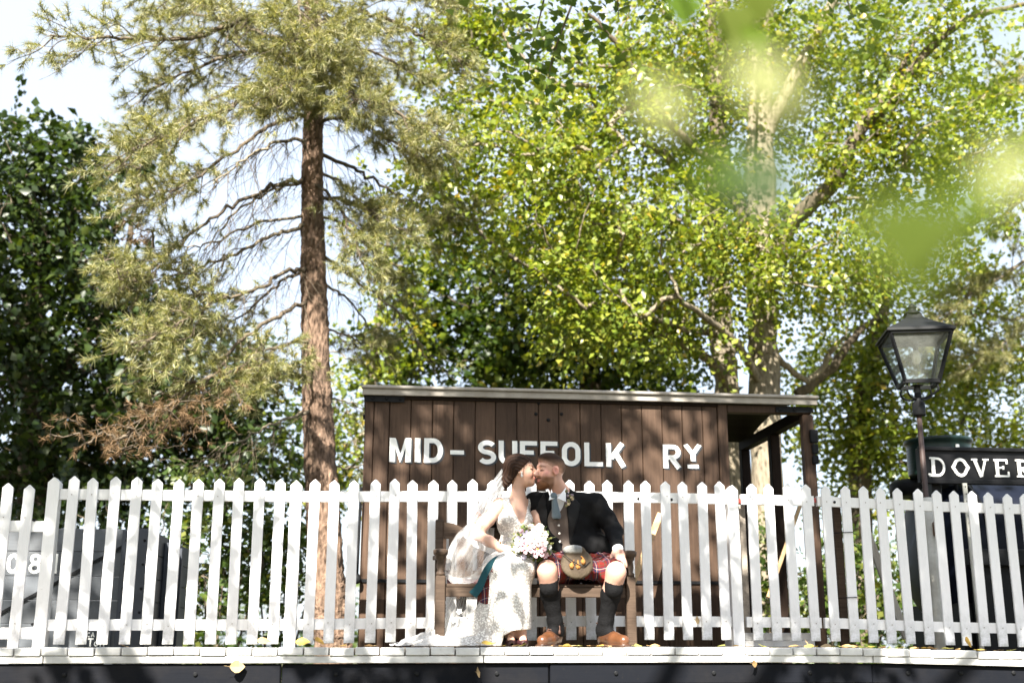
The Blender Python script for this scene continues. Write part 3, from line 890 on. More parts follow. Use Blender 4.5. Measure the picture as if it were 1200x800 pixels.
def right_side():
    # dark drum standing on the tank vehicle behind the board
    DY = 9.75
    green = m_plain('dark_green_enamel', (0.008, 0.020, 0.017), rough=0.35, spec=0.25, nscale=12, namt=0.5)
    c = W(1101, 540, DY); zt = float(W(1100, 516, DY)[2]); zb = float(W(1100, 558, DY)[2]); r = float(W(1137, 540, DY)[0] - W(1066, 540, DY)[0]) / 2
    root = thing('ribbed_drum', 'dark green ribbed drum standing behind the station board', 'drum', (c[0], DY, zb))
    prof = [(r * 0.9, zb), (r * 0.97, zb + 0.01)]
    nr = 9
    for i in range(nr):
        z = zb + 0.02 + (zt - zb - 0.07) * i / nr; dz = (zt - zb - 0.07) / nr
        prof += [(r * 0.955, z), (r * 0.985, z + dz * 0.5)]
    prof += [(r * 0.97, zt - 0.045), (r * 1.03, zt - 0.035), (r * 1.05, zt - 0.012), (r * 1.03, zt), (r * 0.98, zt - 0.004), (r * 0.96, zt - 0.05)]
    MB().lathe(prof, (c[0], DY, 0), 32).build('shell', green, root, smooth=True)
    p = W(1122, 523, DY - r)
    MB().box((p[0], DY - r * 1.0, p[2]), (0.03, 0.02, 0.04), bev=0.004).build('label_tab', M['white'], root)
    # tank vehicle
    TY = 10.1
    navy = m_plain('blue_black_gloss_paint', (0.006, 0.008, 0.015), rough=0.4, spec=0.1, nscale=6, namt=0.35, bumpamt=0.03)
    x0 = float(W(1072, 590, TY)[0]); zt = float(W(1150, 566, TY)[2])
    root = thing('tank_wagon', 'blue-black tank wagon behind the fence under the station board', 'wagon', (x0 + 1.6, TY, GZ))
    rr = 0.62
    zc = zt - rr
    ax = Matrix.Rotation(R(90), 3, 'Y')
    MB().lathe([(0.05, 0), (0.30, 0.01), (0.50, 0.05), (0.585, 0.11), (0.62, 0.20), (0.62, 1.0), (0.635, 1.005), (0.635, 1.05), (0.62, 1.055), (0.62, 3.0), (0.5, 3.15), (0.05, 3.2)], (x0, TY, zc), 40, ax).build('barrel', navy, root, smooth=True)
    for k in (0.35, 1.6):
        MB().lathe([(0.630, k - 0.02), (0.636, k - 0.018), (0.636, k + 0.018), (0.630, k + 0.02)], (x0, TY, zc), 40, ax).build('band', M['iron'], root, smooth=True)
    MB().span((x0 + 0.1, TY - 0.7, zc - 0.16), (x0 + 3.1, TY - 0.55, zc - 0.02), bev=0.01).build('side_sill', M['iron'], root)
    MB().span((x0 + 0.1, TY - 0.5, GZ + 0.4), (x0 + 3.1, TY + 0.5, zc - 0.45), bev=0.01).build('chassis', M['iron'], root)
    MB().span((x0 + 0.15, TY - 0.62, GZ + 0.2), (x0 + 3.1, TY - 0.6, zc - 0.16)).build('skirt', M['iron'], root)
    for wx in (0.5, 2.2):
        MB().lathe([(0.05, -0.05), (0.4, -0.05), (0.43, -0.02), (0.43, 0.03), (0.4, 0.05), (0.05, 0.06)], (x0 + wx, TY - 0.66, GZ + 0.43), 24, Matrix.Rotation(R(90), 3, 'X')).build('wheel', M['iron'], root, smooth=True)
    MB().lathe([(0.30, zt - 0.12), (0.30, zt - 0.02), (0.27, zt + 0.012)], (float(W(1082, 560, TY)[0]), TY, 0), 24).build('dome', M['iron'], root, smooth=True)
    for a in (0.02, 0.16):
        MB().lathe([(0.0, 0.0), (0.015, 0.0), (0.015, float(zb - zt) + 0.15)], (float(c[0]) - 0.22 + a * 2.2, DY, zt - 0.13), 8).build('drum_support', M['iron'], root)
    # white pipe and perforated strut between fence and wagon
    p = W(1093, 590, 8.95)
    o = thing('white_pipe', 'upright weathered white pipe close behind the pickets under the board', 'pipe', (p[0], 8.95, GZ))
    ptop = W(1087, 583, 8.95); pbot = W(1101, 757, 8.95)
    pm = m_paint('weathered_white_pipe', (0.55, 0.54, 0.48), (0.25, 0.22, 0.17), dirt_amt=0.8)
    MB().tube([(pbot[0], 8.95, GZ), (ptop[0], 8.95, ptop[2])], 0.042, 12).build('tube', pm, o, smooth=True)
    q = W(1093, 620, 8.95)
    MB().box((q[0] + 0.015, 8.9, q[2]), (0.07, 0.05, 0.11), bev=0.01).build('clamp', m_plain('rusty_clamp', (0.12, 0.06, 0.035), rough=0.7), o)
    a, b = W(1126, 567, 8.99), W(1147, 757, 8.99)
    o = thing('perforated_strut', 'thin perforated grey metal strut rising to the board behind the pickets', 'strut', (b[0], 8.94, GZ))
    MB().beam((b[0] - 0.005, 8.93, -0.25), (a[0], 8.93, a[2]), 0.012, 0.035, up=(1, 0, 0)).build('strip', pm, o)
    for i in range(22):
        t = (i + 0.5) / 22
        P = np.array([a[0] + (b[0] - a[0]) * t, 8.923, a[2] + (b[2] - a[2]) * t])
        MB().lathe([(0.006, 0), (0.006, 0.002)], P, 6, Matrix.Rotation(R(90), 3, 'X')).build('hole', M['iron'], o)
    # timber braces behind the fence
    tim = m_wood('raw_timber', (0.30, 0.19, 0.09), (0.48, 0.34, 0.19), rough=0.7, var=0.1)
    gre = m_wood('grey_timber', (0.24, 0.22, 0.18), (0.40, 0.37, 0.32), rough=0.8, var=0.1)
    for (lab, p, q, mt, w, y) in (('pale split timber brace leaning behind the fence beside the groom', W(738, 690, 8.8), W(774, 602, 9.05), tim, 0.05, 0),
                               ('grey timber brace leaning behind the fence right of the porch', W(1063, 748, 8.85), W(1014, 618, 9.0), gre, 0.06, 0),
                               ('thin diagonal lath leaning inside the hut porch', W(900, 700, 9.6), W(940, 585, 9.7), tim, 0.03, 0)):
        o = MB().beam(p, q, 0.03, w, up=(1, 0, 0), bev=0.003).build('timber_brace', mt)
        tag(o, lab, 'timber')
    for px in (981, 868.5):
        p = W(px, 640, 8.75)
        o = thing('fence_stake', 'grey-brown stake wired to the right-hand pickets' if px > 900 else 'narrow brown stake behind the gate beside the hut', 'stake', (p[0], 8.75, GZ))
        MB().span((p[0] - 0.03, 8.70, GZ), (p[0] + 0.03, 8.76, float(W(px, 592, 8.75)[2])), bev=0.005).build('shaft', M['bench'] if px > 900 else M['deckwood'], o)
        if px > 900:
            for py in (624, 700):
                z = float(W(px, py, 8.6)[2]); xx = float(W(991 if py < 650 else 996, py, 8.6)[0])
                MB().tube(curve([(xx - 0.12, 8.72, z), (xx - 0.05, 8.60, z), (xx - 0.04, 8.575, z), (xx + 0.04, 8.575, z + 0.003), (xx + 0.05, 8.62, z)], 4), 0.0035, 6).build('wire_tie', M['iron'], o)


ground(); platform(); fences(); hut(); wagon(); lantern(); board(); right_side()
# ------------------------------------------------------------------ vegetation
def unit(v): return v / (np.linalg.norm(v, axis=-1, keepdims=True) + 1e-9)


def leaf_arrays(C, size, up_bias=0.5, droop=0.0, aspect=0.8, fold=0.18, light=0.25):
    """kite-shaped folded leaves at the centres C: vertices and triangles"""
    n = len(C)
    N = rng.normal(size=(n, 3)); N[:, 2] = np.abs(N[:, 2]) * (1 + up_bias) + 0.1
    N += -SUN_DIR[None, :] * light * 3.0
    N = unit(N)
    D = rng.normal(size=(n, 3)); D[:, 2] -= droop * 2
    D = unit(D - N * np.sum(D * N, 1, keepdims=True))
    S = np.cross(N, D)
    s = size * (0.6 + 0.7 * rng.random(n))[:, None]
    base = C - D * s * 0.5
    tip = C + D * s * 0.55
    mid = C - D * s * 0.08
    l = mid + S * s * aspect * 0.5 + N * s * fold
    r = mid - S * s * aspect * 0.5 + N * s * fold
    V = np.stack([base, r, tip, l], 1).reshape(-1, 3)
    i = np.arange(n)[:, None] * 4
    Fq = np.concatenate([i + np.array([[0, 1, 2]]), i + np.array([[0, 2, 3]])], 0)
    return V, Fq


def spray_leaves(C, per, size, spread, droop=0.3, centre=None, m=8, light=0.15):
    """leaves set alternately along short twigs that fan out of each cluster: coherent layered sprays"""
    nc = len(C); nt_ = max(3, int(round(per / m)))
    cen = C.mean(0) if centre is None else centre
    sz = np.repeat(size * (0.75 + 0.5 * rng.random(nc)), nt_)
    c = np.repeat(C, nt_, 0); n = len(c)
    out = unit(c - cen)
    d = unit(rng.normal(size=(n, 3)) + out * 0.5 + np.array([0, 0, -droop]))
    N = rng.normal(size=(n, 3)) * 0.75 + np.array([0, 0, 1.1]) - SUN_DIR * light * 2
    N = unit(N - d * np.sum(N * d, 1, keepdims=True))
    S = np.cross(N, d)
    L = spread * 2.1 * (0.5 + 0.9 * rng.random((n, 1)))
    b = c + rng.normal(size=(n, 3)) * spread * 0.45
    P, D, NN, Z = [], [], [], []
    for j in range(m):
        t = (j + 0.6) / m; sg = 1 if j % 2 else -1
        if j == m - 1: sg = 0
        keep = rng.random(n) < 0.92
        dd = unit(d * 0.7 + S * sg * 0.8 + rng.normal(size=(n, 3)) * 0.28 + np.array([0, 0, -0.25 * droop]))
        nn = unit(N + rng.normal(size=(n, 3)) * 0.38)
        s_ = sz * (0.65 + 0.6 * rng.random(n))
        p = b + d * L * t + dd * s_[:, None] * 0.55
        p[:, 2] -= (0.25 * L[:, 0] * t * t)
        P.append(p[keep]); D.append(dd[keep]); NN.append(nn[keep]); Z.append(s_[keep])
    P, D, NN, Z = (np.concatenate(q) for q in (P, D, NN, Z))
    D = unit(D - NN * np.sum(D * NN, 1, keepdims=True)); S = np.cross(NN, D); s_ = Z[:, None]
    base = P - D * s_ * .5; tip = P + D * s_ * .55; mid = P - D * s_ * .1
    l = mid + S * s_ * .42 + NN * s_ * .14; r = mid - S * s_ * .42 + NN * s_ * .14
    V = np.stack([base, r, tip, l], 1).reshape(-1, 3)
    i = np.arange(len(P))[:, None] * 4
    return V, np.concatenate([i + np.array([[0, 1, 2]]), i + np.array([[0, 2, 3]])], 0)


class Tubes:
    def __init__(self): self.V = []; self.F = []; self.n = 0
    def add(self, P, r, n=6):
        v, f = tube_np(np.asarray(P, float), np.asarray(r, float), n)
        self.V.append(v); self.F.append(np.array(f) + self.n); self.n += len(v)
    def build(self, name, mat, parent):
        if not self.V: return None
        return np_mesh(name, np.concatenate(self.V), np.concatenate(self.F), mat, parent, smooth=True)


def connect(nodes, clusters, sag=0.05):
    """grow branches from skeleton nodes to every foliage cluster; returns list of (path, count)"""
    P = [np.asarray(p) for p in nodes]; par = [-1] * len(P); base_n = len(P)
    A = np.array(P)
    d0 = np.array([np.min(np.linalg.norm(A - c, axis=1)) for c in clusters])
    cnt = [0] * len(P)
    arr = np.zeros((len(P) + len(clusters), 3)); arr[:len(P)] = A; m = len(P)
    for ci in np.argsort(d0):
        c = clusters[ci]
        dv = arr[:m] - c
        cost = np.linalg.norm(dv, axis=1) + np.clip(dv[:, 2], 0, None) * 0.6      # prefer growing upwards and outwards
        j = int(np.argmin(cost))
        arr[m] = c; par.append(j); cnt.append(0); m += 1
    for i in range(m - 1, base_n - 1, -1):
        cnt[i] += 1
        if par[i] >= base_n: cnt[par[i]] += cnt[i]
    return arr[:m], par, cnt, base_n


def branches(tb, nodes, clusters, r0=0.008, n=4, wob=0.05):
    arr, par, cnt, bn = connect(nodes, clusters)
    for i in range(bn, len(arr)):
        a, b = arr[par[i]], arr[i]
        L = np.linalg.norm(b - a)
        if L < 1e-3: continue
        mid1 = a + (b - a) * 0.35 + rng.normal(size=3) * wob * L
        mid2 = a + (b - a) * 0.7 + rng.normal(size=3) * wob * L
        mid1[2] += 0.04 * L
        ra = r0 * (cnt[i] + 0.5) ** 0.5; rb = r0 * 0.7 * max(cnt[i] - 0.5, 0.4) ** 0.5
        tb.add([a, mid1, mid2, b], [ra, ra * 0.9, (ra + rb) / 2, rb], n)


def blob_points(blobs, step=None):
    """cluster centres inside ellipsoids given as (px, py, rx_px, ry_px, Y, half_depth, count)"""
    out = []
    for px, py, rx, ry, Y, hd, n in blobs:
        c = W(px, py, Y); sx = rx * Y / F_PX; sz = ry * Y / F_PX
        q = unit(rng.normal(size=(n, 3))) * rng.random((n, 1)) ** (1 / 2.3)
        out.append(c + q * np.array([sx, hd, sz]))
    return np.concatenate(out)


def leafy_tree(name, label, trunk, limbs, blobs, leaf_mat, bark, leaf=0.06, per=34, spread=0.22, group=None, twig=0.006, up_bias=0.5, light=0.12, extra=None, droop=0.3, thin=1.0):
    """trunk: (path, radii); limbs: list of (path, radii); foliage clusters fill the blobs"""
    base = trunk[0][0]
    root = thing(name, label, 'tree', base, group)
    tp = curve(trunk[0], 8)
    rr = np.interp(np.linspace(0, 1, len(tp)), np.linspace(0, 1, len(trunk[1])), trunk[1])
    # bark surface with swellings
    tb = Tubes(); tb.add(tp + rng.normal(size=tp.shape) * rr[:, None] * 0.05, rr * (1 + 0.05 * rng.normal(size=len(rr))), 16)
    tb.build('trunk', bark, root)
    nodes = [p for p in tp[len(tp) // 3:]]
    for li, (path, radii) in enumerate(limbs):
        lp = curve(path, 7)
        lp = lp + rng.normal(size=lp.shape) * 0.012
        lr = np.interp(np.linspace(0, 1, len(lp)), np.linspace(0, 1, len(radii)), radii)
        t2 = Tubes(); t2.add(lp, lr, 10); t2.build('limb', M['darkbark'] if len(radii) > 5 or li in (1, 8) else bark, root)
        nodes += [p for p in lp[2:]]
    C = blob_points([(*b_[:6], max(6, int(b_[6] * thin))) for b_ in blobs])
    tw = Tubes(); branches(tw, nodes, C, twig, 4)
    tag(tw.build('twigs', bark, root), kind='stuff')
    V, Fq = spray_leaves(C, per, leaf, spread, droop, light=light)
    tag(np_mesh('crown', V, Fq, leaf_mat, root), kind='stuff')
    return root


L_POPLAR = m_leaf('poplar_leaves', [(0.0, (0.065, 0.105, 0.012)), (0.45, (0.165, 0.220, 0.024)), (0.85, (0.285, 0.315, 0.045)), (0.975, (0.28, 0.28, 0.05)), (0.985, (0.38, 0.30, 0.04)), (1.0, (0.42, 0.30, 0.04))], trans=0.48, rough=0.36, spec=0.5)
L_DARK = m_leaf('dark_broad_leaves', [(0.0, (0.014, 0.028, 0.007)), (0.7, (0.034, 0.060, 0.012)), (1.0, (0.08, 0.105, 0.022))], trans=0.35)
L_MAPLE = m_leaf('maple_leaves', [(0.0, (0.025, 0.050, 0.008)), (0.6, (0.055, 0.095, 0.014)), (0.95, (0.12, 0.16, 0.026)), (1.0, (0.26, 0.22, 0.03))], trans=0.55)
L_SHRUB = m_leaf('shrub_leaves', [(0.0, (0.03, 0.055, 0.010)), (0.6, (0.06, 0.10, 0.016)), (1.0, (0.17, 0.18, 0.04))], trans=0.4)
L_CANOPY = m_leaf('canopy_leaves', [(0.0, (0.04, 0.075, 0.012)), (1.0, (0.09, 0.14, 0.02))], trans=0.35)


def trees():
    ex = lambda p, z=GZ - 0.05: (p[0], p[1], z)
    # ---- twin poplars behind the hut
    Yb = 15.3
    t1 = [ex(W(899, 760, Yb)), W(897, 470, Yb), W(893, 400, Yb), W(893, 330, Yb), W(897, 250, Yb), W(893, 150, Yb), W(896, 60, Yb), W(900, -60, Yb), W(905, -200, Yb)]
    limbs1 = [
        ([W(899, 330, Yb), W(925, 265, Yb - .3), W(975, 215, Yb - .8), W(1010, 150, Yb - 1.1), W(1060, 90, Yb - 1.3), W(1130, 25, Yb - 1.5), W(1200, 5, Yb - 1.6)], [0.13, 0.12, 0.10, 0.075, 0.05, 0.03]),
        ([W(1008, 155, Yb - 1.1), W(1035, 130, Yb - 1.0), W(1065, 60, Yb - 0.9), W(1100, 20, Yb - .9)], [0.06, 0.045, 0.03, 0.02]),
        ([W(894, 300, Yb), W(870, 250, Yb + .3), W(845, 180, Yb + .5), W(838, 90, Yb + .6), W(832, 0, Yb + .7), W(828, -80, Yb + .7)], [0.12, 0.12, 0.12, 0.10, 0.09, 0.07]),
        ([W(900, 160, Yb), W(915, 120, Yb - .2), W(945, 60, Yb - .4), W(975, 5, Yb - .5), W(1000, -60, Yb - .5)], [0.10, 0.09, 0.08, 0.065, 0.05]),
        ([W(843, 130, Yb + .5), W(820, 75, Yb + .2), W(790, 30, Yb), W(770, 0, Yb)], [0.05, 0.04, 0.03, 0.02]),
        ([W(896, 395, Yb), W(905, 350, Yb - .3), W(880, 230, Yb - .3), W(882, 130, Yb - .3), W(888, 0, Yb - .3)], [0.08, 0.08, 0.07, 0.06, 0.05]),
        ([W(892, 452, Yb), W(860, 400, Yb - .8), W(810, 360, Yb - 1.5), W(790, 345, Yb - 1.8)], [0.065, 0.05, 0.035, 0.02]),
        ([W(893, 400, Yb), W(945, 445, Yb + .5), W(975, 410, Yb + .4), W(990, 395, Yb + .3)], [0.05, 0.045, 0.04, 0.02]),
        ([W(890, 235, Yb), W(850, 200, Yb - .5), W(790, 150, Yb - 1.0), W(720, 50, Yb - 1.5), W(690, 15, Yb - 1.7)], [0.06, 0.055, 0.045, 0.035, 0.02]),
    ]
    Y = Yb
    blobs1 = [
        (960, 60, 120, 80, Y, 1.8, 95), (1080, 60, 100, 70, Y - 1, 1.5, 80), (1060, 150, 120, 70, Y - 1, 1.5, 85), (1130, 210, 90, 70, Y - 1, 1.4, 60), (900, 60, 110, 80, Y + .5, 1.5, 60),
        (1000, 210, 110, 60, Y - .5, 1.2, 60), (760, 60, 130, 75, Y - .5, 1.6, 95), (690, 130, 110, 80, Y - 1.0, 1.5, 80), (800, 170, 110, 70, Y, 1.5, 70), (640, 220, 100, 70, Y - 1.2, 1.4, 75),
        (760, 270, 120, 70, Y - 1, 1.4, 90), (880, 290, 90, 60, Y - 1, 0.8, 55), (700, 350, 100, 55, Y - 1.2, 1.2, 75), (800, 380, 70, 50, Y - .5, 1.1, 36), (960, 320, 90, 55, Y - .4, 1.2, 60), (590, 40, 60, 60, Y - 1, 1, 30), (1170, 120, 50, 70, Y - 1, 1, 26),
        (870, -60, 200, 70, Y, 2, 70), (560, 150, 50, 60, Y - 1.5, 0.9, 34), (530, 70, 45, 60, Y - 1.0, 1.0, 34), (505, 200, 40, 50, Y - 1.2, .9, 26), (560, 20, 50, 40, Y - 1, 1, 26), (540, 245, 55, 50, Y - 1.5, .9, 30), (620, 300, 70, 40, Y - 1.5, .9, 30),
    ]
    leafy_tree('poplar_tree', 'poplar with grooved trunk and a long diagonal limb behind the hut porch', (t1, [0.24, 0.21, 0.20, 0.19, 0.17, 0.14, 0.12, 0.09, 0.04]), limbs1, blobs1, L_POPLAR, M['palebark'], leaf=0.080, per=66, spread=0.26, thin=0.66)
    Y2 = 16.4
    t2 = [ex(W(856, 760, Y2)), W(852, 470, Y2), W(846, 400, Y2), W(842, 330, Y2), W(838, 220, Y2), W(845, 100, Y2 + .3), W(850, -40, Y2 + .4)]
    limbs2 = [
        ([W(851, 452, Y2), W(835, 425, Y2 - .8), W(790, 398, Y2 - 1.6), W(765, 390, Y2 - 2)], [0.075, 0.07, 0.055, 0.03]),
        ([W(846, 440, Y2), W(820, 410, Y2 - .6), W(795, 370, Y2 - 1), W(780, 350, Y2 - 1.2)], [0.06, 0.05, 0.04, 0.02]),
        ([W(848, 460, Y2), W(838, 380, Y2 + .3), W(835, 330, Y2 + .4)], [0.04, 0.03, 0.02]),
        ([W(843, 330, Y2), W(800, 270, Y2), W(740, 240, Y2 - .2), W(680, 245, Y2 - .3)], [0.06, 0.05, 0.04, 0.02]),
        ([W(840, 260, Y2), W(800, 205, Y2 - .4), W(770, 175, Y2 - .6), W(745, 165, Y2 - .6)], [0.10, 0.085, 0.06, 0.03]),
    ]
    blobs2 = [(800, 110, 140, 90, Y2 + 1, 1.2, 70), (700, 260, 120, 80, Y2 + 1, 1.3, 70), (850, 250, 110, 70, Y2 + 1, 1.0, 55), (760, 340, 110, 60, Y2 + .8, 1.2, 60), (620, 160, 90, 80, Y2 + .5, 1.2, 50), (930, 140, 100, 80, Y2 + 1, 1.2, 50), (780, -40, 200, 60, Y2, 1.5, 50)]
    leafy_tree('poplar_tree', 'paler straight poplar trunk rising left of the grooved one behind the hut', (t2, [0.21, 0.19, 0.18, 0.17, 0.15, 0.11, 0.06]), limbs2, blobs2, L_POPLAR, M['palebark'], leaf=0.082, per=64, spread=0.27, thin=0.66)

    # ---- darker maple behind the middle
    Ym = 19.0
    t3 = [ex(W(693, 760, Ym)), W(692, 470, Ym), W(690, 400, Ym), W(680, 300, Ym), W(670, 200, Ym)]
    blobs3 = [(560, 400, 70, 65, Ym, 1.2, 60), (640, 410, 70, 55, Ym, 1.5, 60), (610, 320, 80, 60, Ym, 1.5, 55), (720, 420, 70, 45, Ym, 1.5, 45), (520, 350, 50, 50, Ym, 1.2, 26), (700, 310, 80, 50, Ym, 1.5, 36), (780, 430, 50, 35, Ym, 1.2, 22), (470, 420, 40, 40, Ym, 1, 16)]
    leafy_tree('maple_tree', 'deep green maple seen over the hut roof behind the poplar leaves', (t3, [0.22, 0.20, 0.18, 0.12, 0.05]), [([W(691, 420, Ym), W(640, 370, Ym), W(580, 340, Ym)], [0.1, 0.07, 0.03]), ([W(690, 400, Ym), W(740, 350, Ym), W(780, 340, Ym)], [0.09, 0.06, 0.03])],
               blobs3, L_MAPLE, M['darkbark'], leaf=0.13, per=40, spread=0.32)

    # ---- tree to the right of the porch
    Yr = 18.2
    t4 = [ex(W(1010, 760, Yr)), W(1008, 520, Yr), W(1020, 430, Yr), W(1040, 330, Yr), W(1050, 250, Yr)]
    blobs4 = [(1000, 330, 70, 50, Yr, 1.2, 36), (1060, 330, 80, 55, Yr, 1.3, 50), (1140, 350, 70, 60, Yr, 1.3, 50), (980, 420, 60, 50, Yr, 1.3, 40), (1050, 430, 80, 55, Yr - .5, 1.3, 62), (1140, 440, 70, 60, Yr, 1.3, 62), (990, 500, 60, 40, Yr, 1.2, 36), (1060, 500, 70, 45, Yr - .5, 1.2, 55), (1150, 510, 70, 40, Yr, 1.2, 46), (1200, 400, 40, 70, Yr, 1, 30), (1030, 560, 70, 40, Yr, 1.2, 36), (950, 470, 40, 40, Yr, 1, 18)]
    leafy_tree('lime_tree', 'leafy lime tree filling the space behind the lantern', (t4, [0.2, 0.18, 0.14, 0.1, 0.04]), [([W(935, 463, Yr - 1.2), W(975, 430, Yr - 1.2), W(1000, 395, Yr - 1.2), W(1040, 360, Yr - 1)], [0.085, 0.075, 0.06, 0.03]), ([W(1012, 470, Yr), W(1090, 400, Yr), W(1160, 360, Yr)], [0.08, 0.06, 0.03])],
               blobs4, L_POPLAR, M['darkbark'], leaf=0.088, per=64, spread=0.30, thin=0.68)

    # ---- dark tree at the far left
    Yd = 17.0
    t5 = [ex(W(45, 760, Yd)), W(42, 500, Yd), W(35, 400, Yd), W(50, 300, Yd), W(30, 200, Yd)]
    blobs5 = [(20, 190, 45, 60, Yd, 1.2, 34), (70, 220, 60, 60, Yd, 1.3, 50), (30, 290, 70, 60, Yd, 1.5, 66), (110, 300, 60, 70, Yd, 1.3, 62), (20, 390, 70, 60, Yd, 1.5, 66), (100, 400, 80, 60, Yd, 1.5, 80), (180, 390, 70, 70, Yd + .5, 1.3, 62), (40, 490, 80, 55, Yd, 1.5, 72), (140, 490, 80, 50, Yd, 1.5, 76), (230, 480, 70, 60, Yd + .5, 1.3, 66), (290, 510, 55, 45, Yd + .5, 1.2, 40), (20, 560, 70, 35, Yd, 1.2, 36), (120, 560, 80, 35, Yd, 1.2, 42), (220, 560, 80, 30, Yd, 1.2, 40), (-40, 350, 60, 180, Yd, 1.3, 60), (165, 190, 22, 40, Yd + .5, .6, 12), (95, 170, 18, 30, Yd, .5, 9), (290, 430, 50, 40, Yd + 1, 1, 26)]
    leafy_tree('sycamore_tree', 'dark shaded sycamore at the far left beside the pine', (t5, [0.26, 0.22, 0.18, 0.12, 0.05]), [([W(42, 480, Yd), W(90, 410, Yd), W(140, 330, Yd), W(165, 200, Yd)], [0.13, 0.1, 0.06, 0.02]), ([W(40, 470, Yd), W(120, 480, Yd - .3), W(220, 470, Yd)], [0.1, 0.07, 0.03]), ([W(40, 420, Yd), W(0, 330, Yd), W(-20, 250, Yd)], [0.1, 0.07, 0.03])],
               blobs5, L_DARK, M['darkbark'], leaf=0.115, per=32, spread=0.28, light=0.1)

    # ---- brighter young tree between pine and hut
    Yy = 18.5
    t6 = [ex(W(440, 760, Yy)), W(438, 560, Yy), W(436, 460, Yy), W(445, 360, Yy), W(455, 280, Yy)]
    blobs6 = [(430, 420, 55, 45, Yy, 1.1, 34), (470, 320, 45, 45, Yy, 1.1, 26), (440, 270, 35, 40, Yy, 1, 12), (500, 290, 40, 40, Yy, 1.1, 22), (410, 500, 45, 45, Yy, 1.1, 26), (320, 470, 40, 50, Yy + 1, 1, 18), (470, 380, 40, 30, Yy, 1, 14), (330, 550, 45, 30, Yy, 1, 20), (400, 560, 40, 35, Yy, 1, 18)]
    leafy_tree('young_ash_tree', 'light green young ash glimpsed between the pine trunk and the hut', (t6, [0.09, 0.08, 0.06, 0.03]), [], blobs6, L_POPLAR, M['palebark'], leaf=0.095, per=28, spread=0.28)

    # ---- shrubs seen between the pickets
    for lab, px, Y, w, h, n, mt in (
            ('leafy shrub behind the pickets left of the pine trunk', 262, 13.8, 62, 110, 64, L_SHRUB),
            ('shrub beside the pine foot seen through the pickets', 335, 14.3, 45, 100, 44, L_SHRUB),
            ('low bush behind the grey wagon end', 195, 14.8, 60, 105, 44, L_DARK),
            ('bush behind the hut porch and the gate', 905, 14.2, 60, 80, 46, L_SHRUB),
            ('leafy bush behind the fence between porch and lamp post', 1005, 13.4, 70, 80, 70, L_SHRUB),
            ('dark bush at the left behind the grey wagon', 60, 15.0, 90, 110, 56, L_DARK)):
        b = W(px, 770, Y)
        root = thing('shrub', lab, 'shrub', (b[0], Y, GZ), 'shrubs behind the fence')
        zt = float(W(px, 770 - 2 * h, Y)[2])
        C = blob_points([(px, 770 - h, w, h, Y, 0.7, n), (px, 800, w, 40, Y, 0.7, n // 3)])
        C[:, 2] = np.maximum(C[:, 2], GZ + 0.1)
        stems = Tubes()
        nodes = []
        for k in range(5):
            e = W(px + (k - 2) * w * 0.35, 760 - h * 0.8, Y)
            pth = curve([(b[0] + (k - 2) * 0.06, Y, GZ - 0.03), ((b[0] + e[0]) / 2 - 0.05, Y + 0.05 * (k - 2), (GZ + e[2]) / 2), e], 5)
            stems.add(pth, np.linspace(0.022, 0.01, len(pth)), 6); nodes += list(pth[1:])
        branches(stems, nodes, C, 0.005, 4)
        stems.build('stem', M['darkbark'], root)
        V, Fq = spray_leaves(C, 32, 0.085, 0.2, 0.3)
        tag(np_mesh('foliage', V, Fq, mt, root), kind='stuff')

    # ---- a far wood closing the view low down
    n = 260
    C = np.stack([rng.uniform(-22, 34, n), rng.uniform(33, 40, n), GZ - 0.4 + rng.random(n) ** 1.5 * 3.4], -1)
    idx = np.repeat(np.arange(n), 60)
    V, Fq = leaf_arrays(C[idx] + rng.normal(size=(len(idx), 3)) * np.array([0.8, 0.6, 0.5]), 0.26, 0.4, 0.2)
    tag(np_mesh('distant_wood', V, Fq, L_DARK), 'far belt of green wood low behind the trees', 'wood', kind='stuff')


# ------------------------------------------------------------------ pines
NEEDLE = m_leaf('pine_needles', [(0.0, (0.055, 0.075, 0.028)), (0.5, (0.20, 0.21, 0.070)), (0.8, (0.40, 0.385, 0.19)), (1.0, (0.50, 0.44, 0.25))], trans=0.35, rough=0.45, spec=0.5)
DEADN = m_leaf('dead_pine_needles', [(0.0, (0.10, 0.062, 0.032)), (1.0, (0.24, 0.155, 0.085))], trans=0.2, rough=0.7, spec=0.2)


def tufts(P, D, n=40, length=0.10, width=0.0030, spreadf=0.85):
    """brushes of thin needles: P tuft bases, D shoot directions"""
    m = len(P)
    i = np.repeat(np.arange(m), n)
    d = unit(unit(D)[i] + rng.normal(size=(m * n, 3)) * spreadf)
    L = length * (0.7 + 0.5 * rng.random((m * n, 1)))
    along = unit(D)[i] * (rng.random((m * n, 1)) * 0.07)
    b = P[i] + along
    s = unit(np.cross(d, rng.normal(size=(m * n, 3)))) * width
    t = b + d * L
    t[:, 2] -= 0.012
    V = np.stack([b - s, b + s, t], 1).reshape(-1, 3)
    Fq = np.arange(m * n * 3).reshape(-1, 3)
    return V, Fq


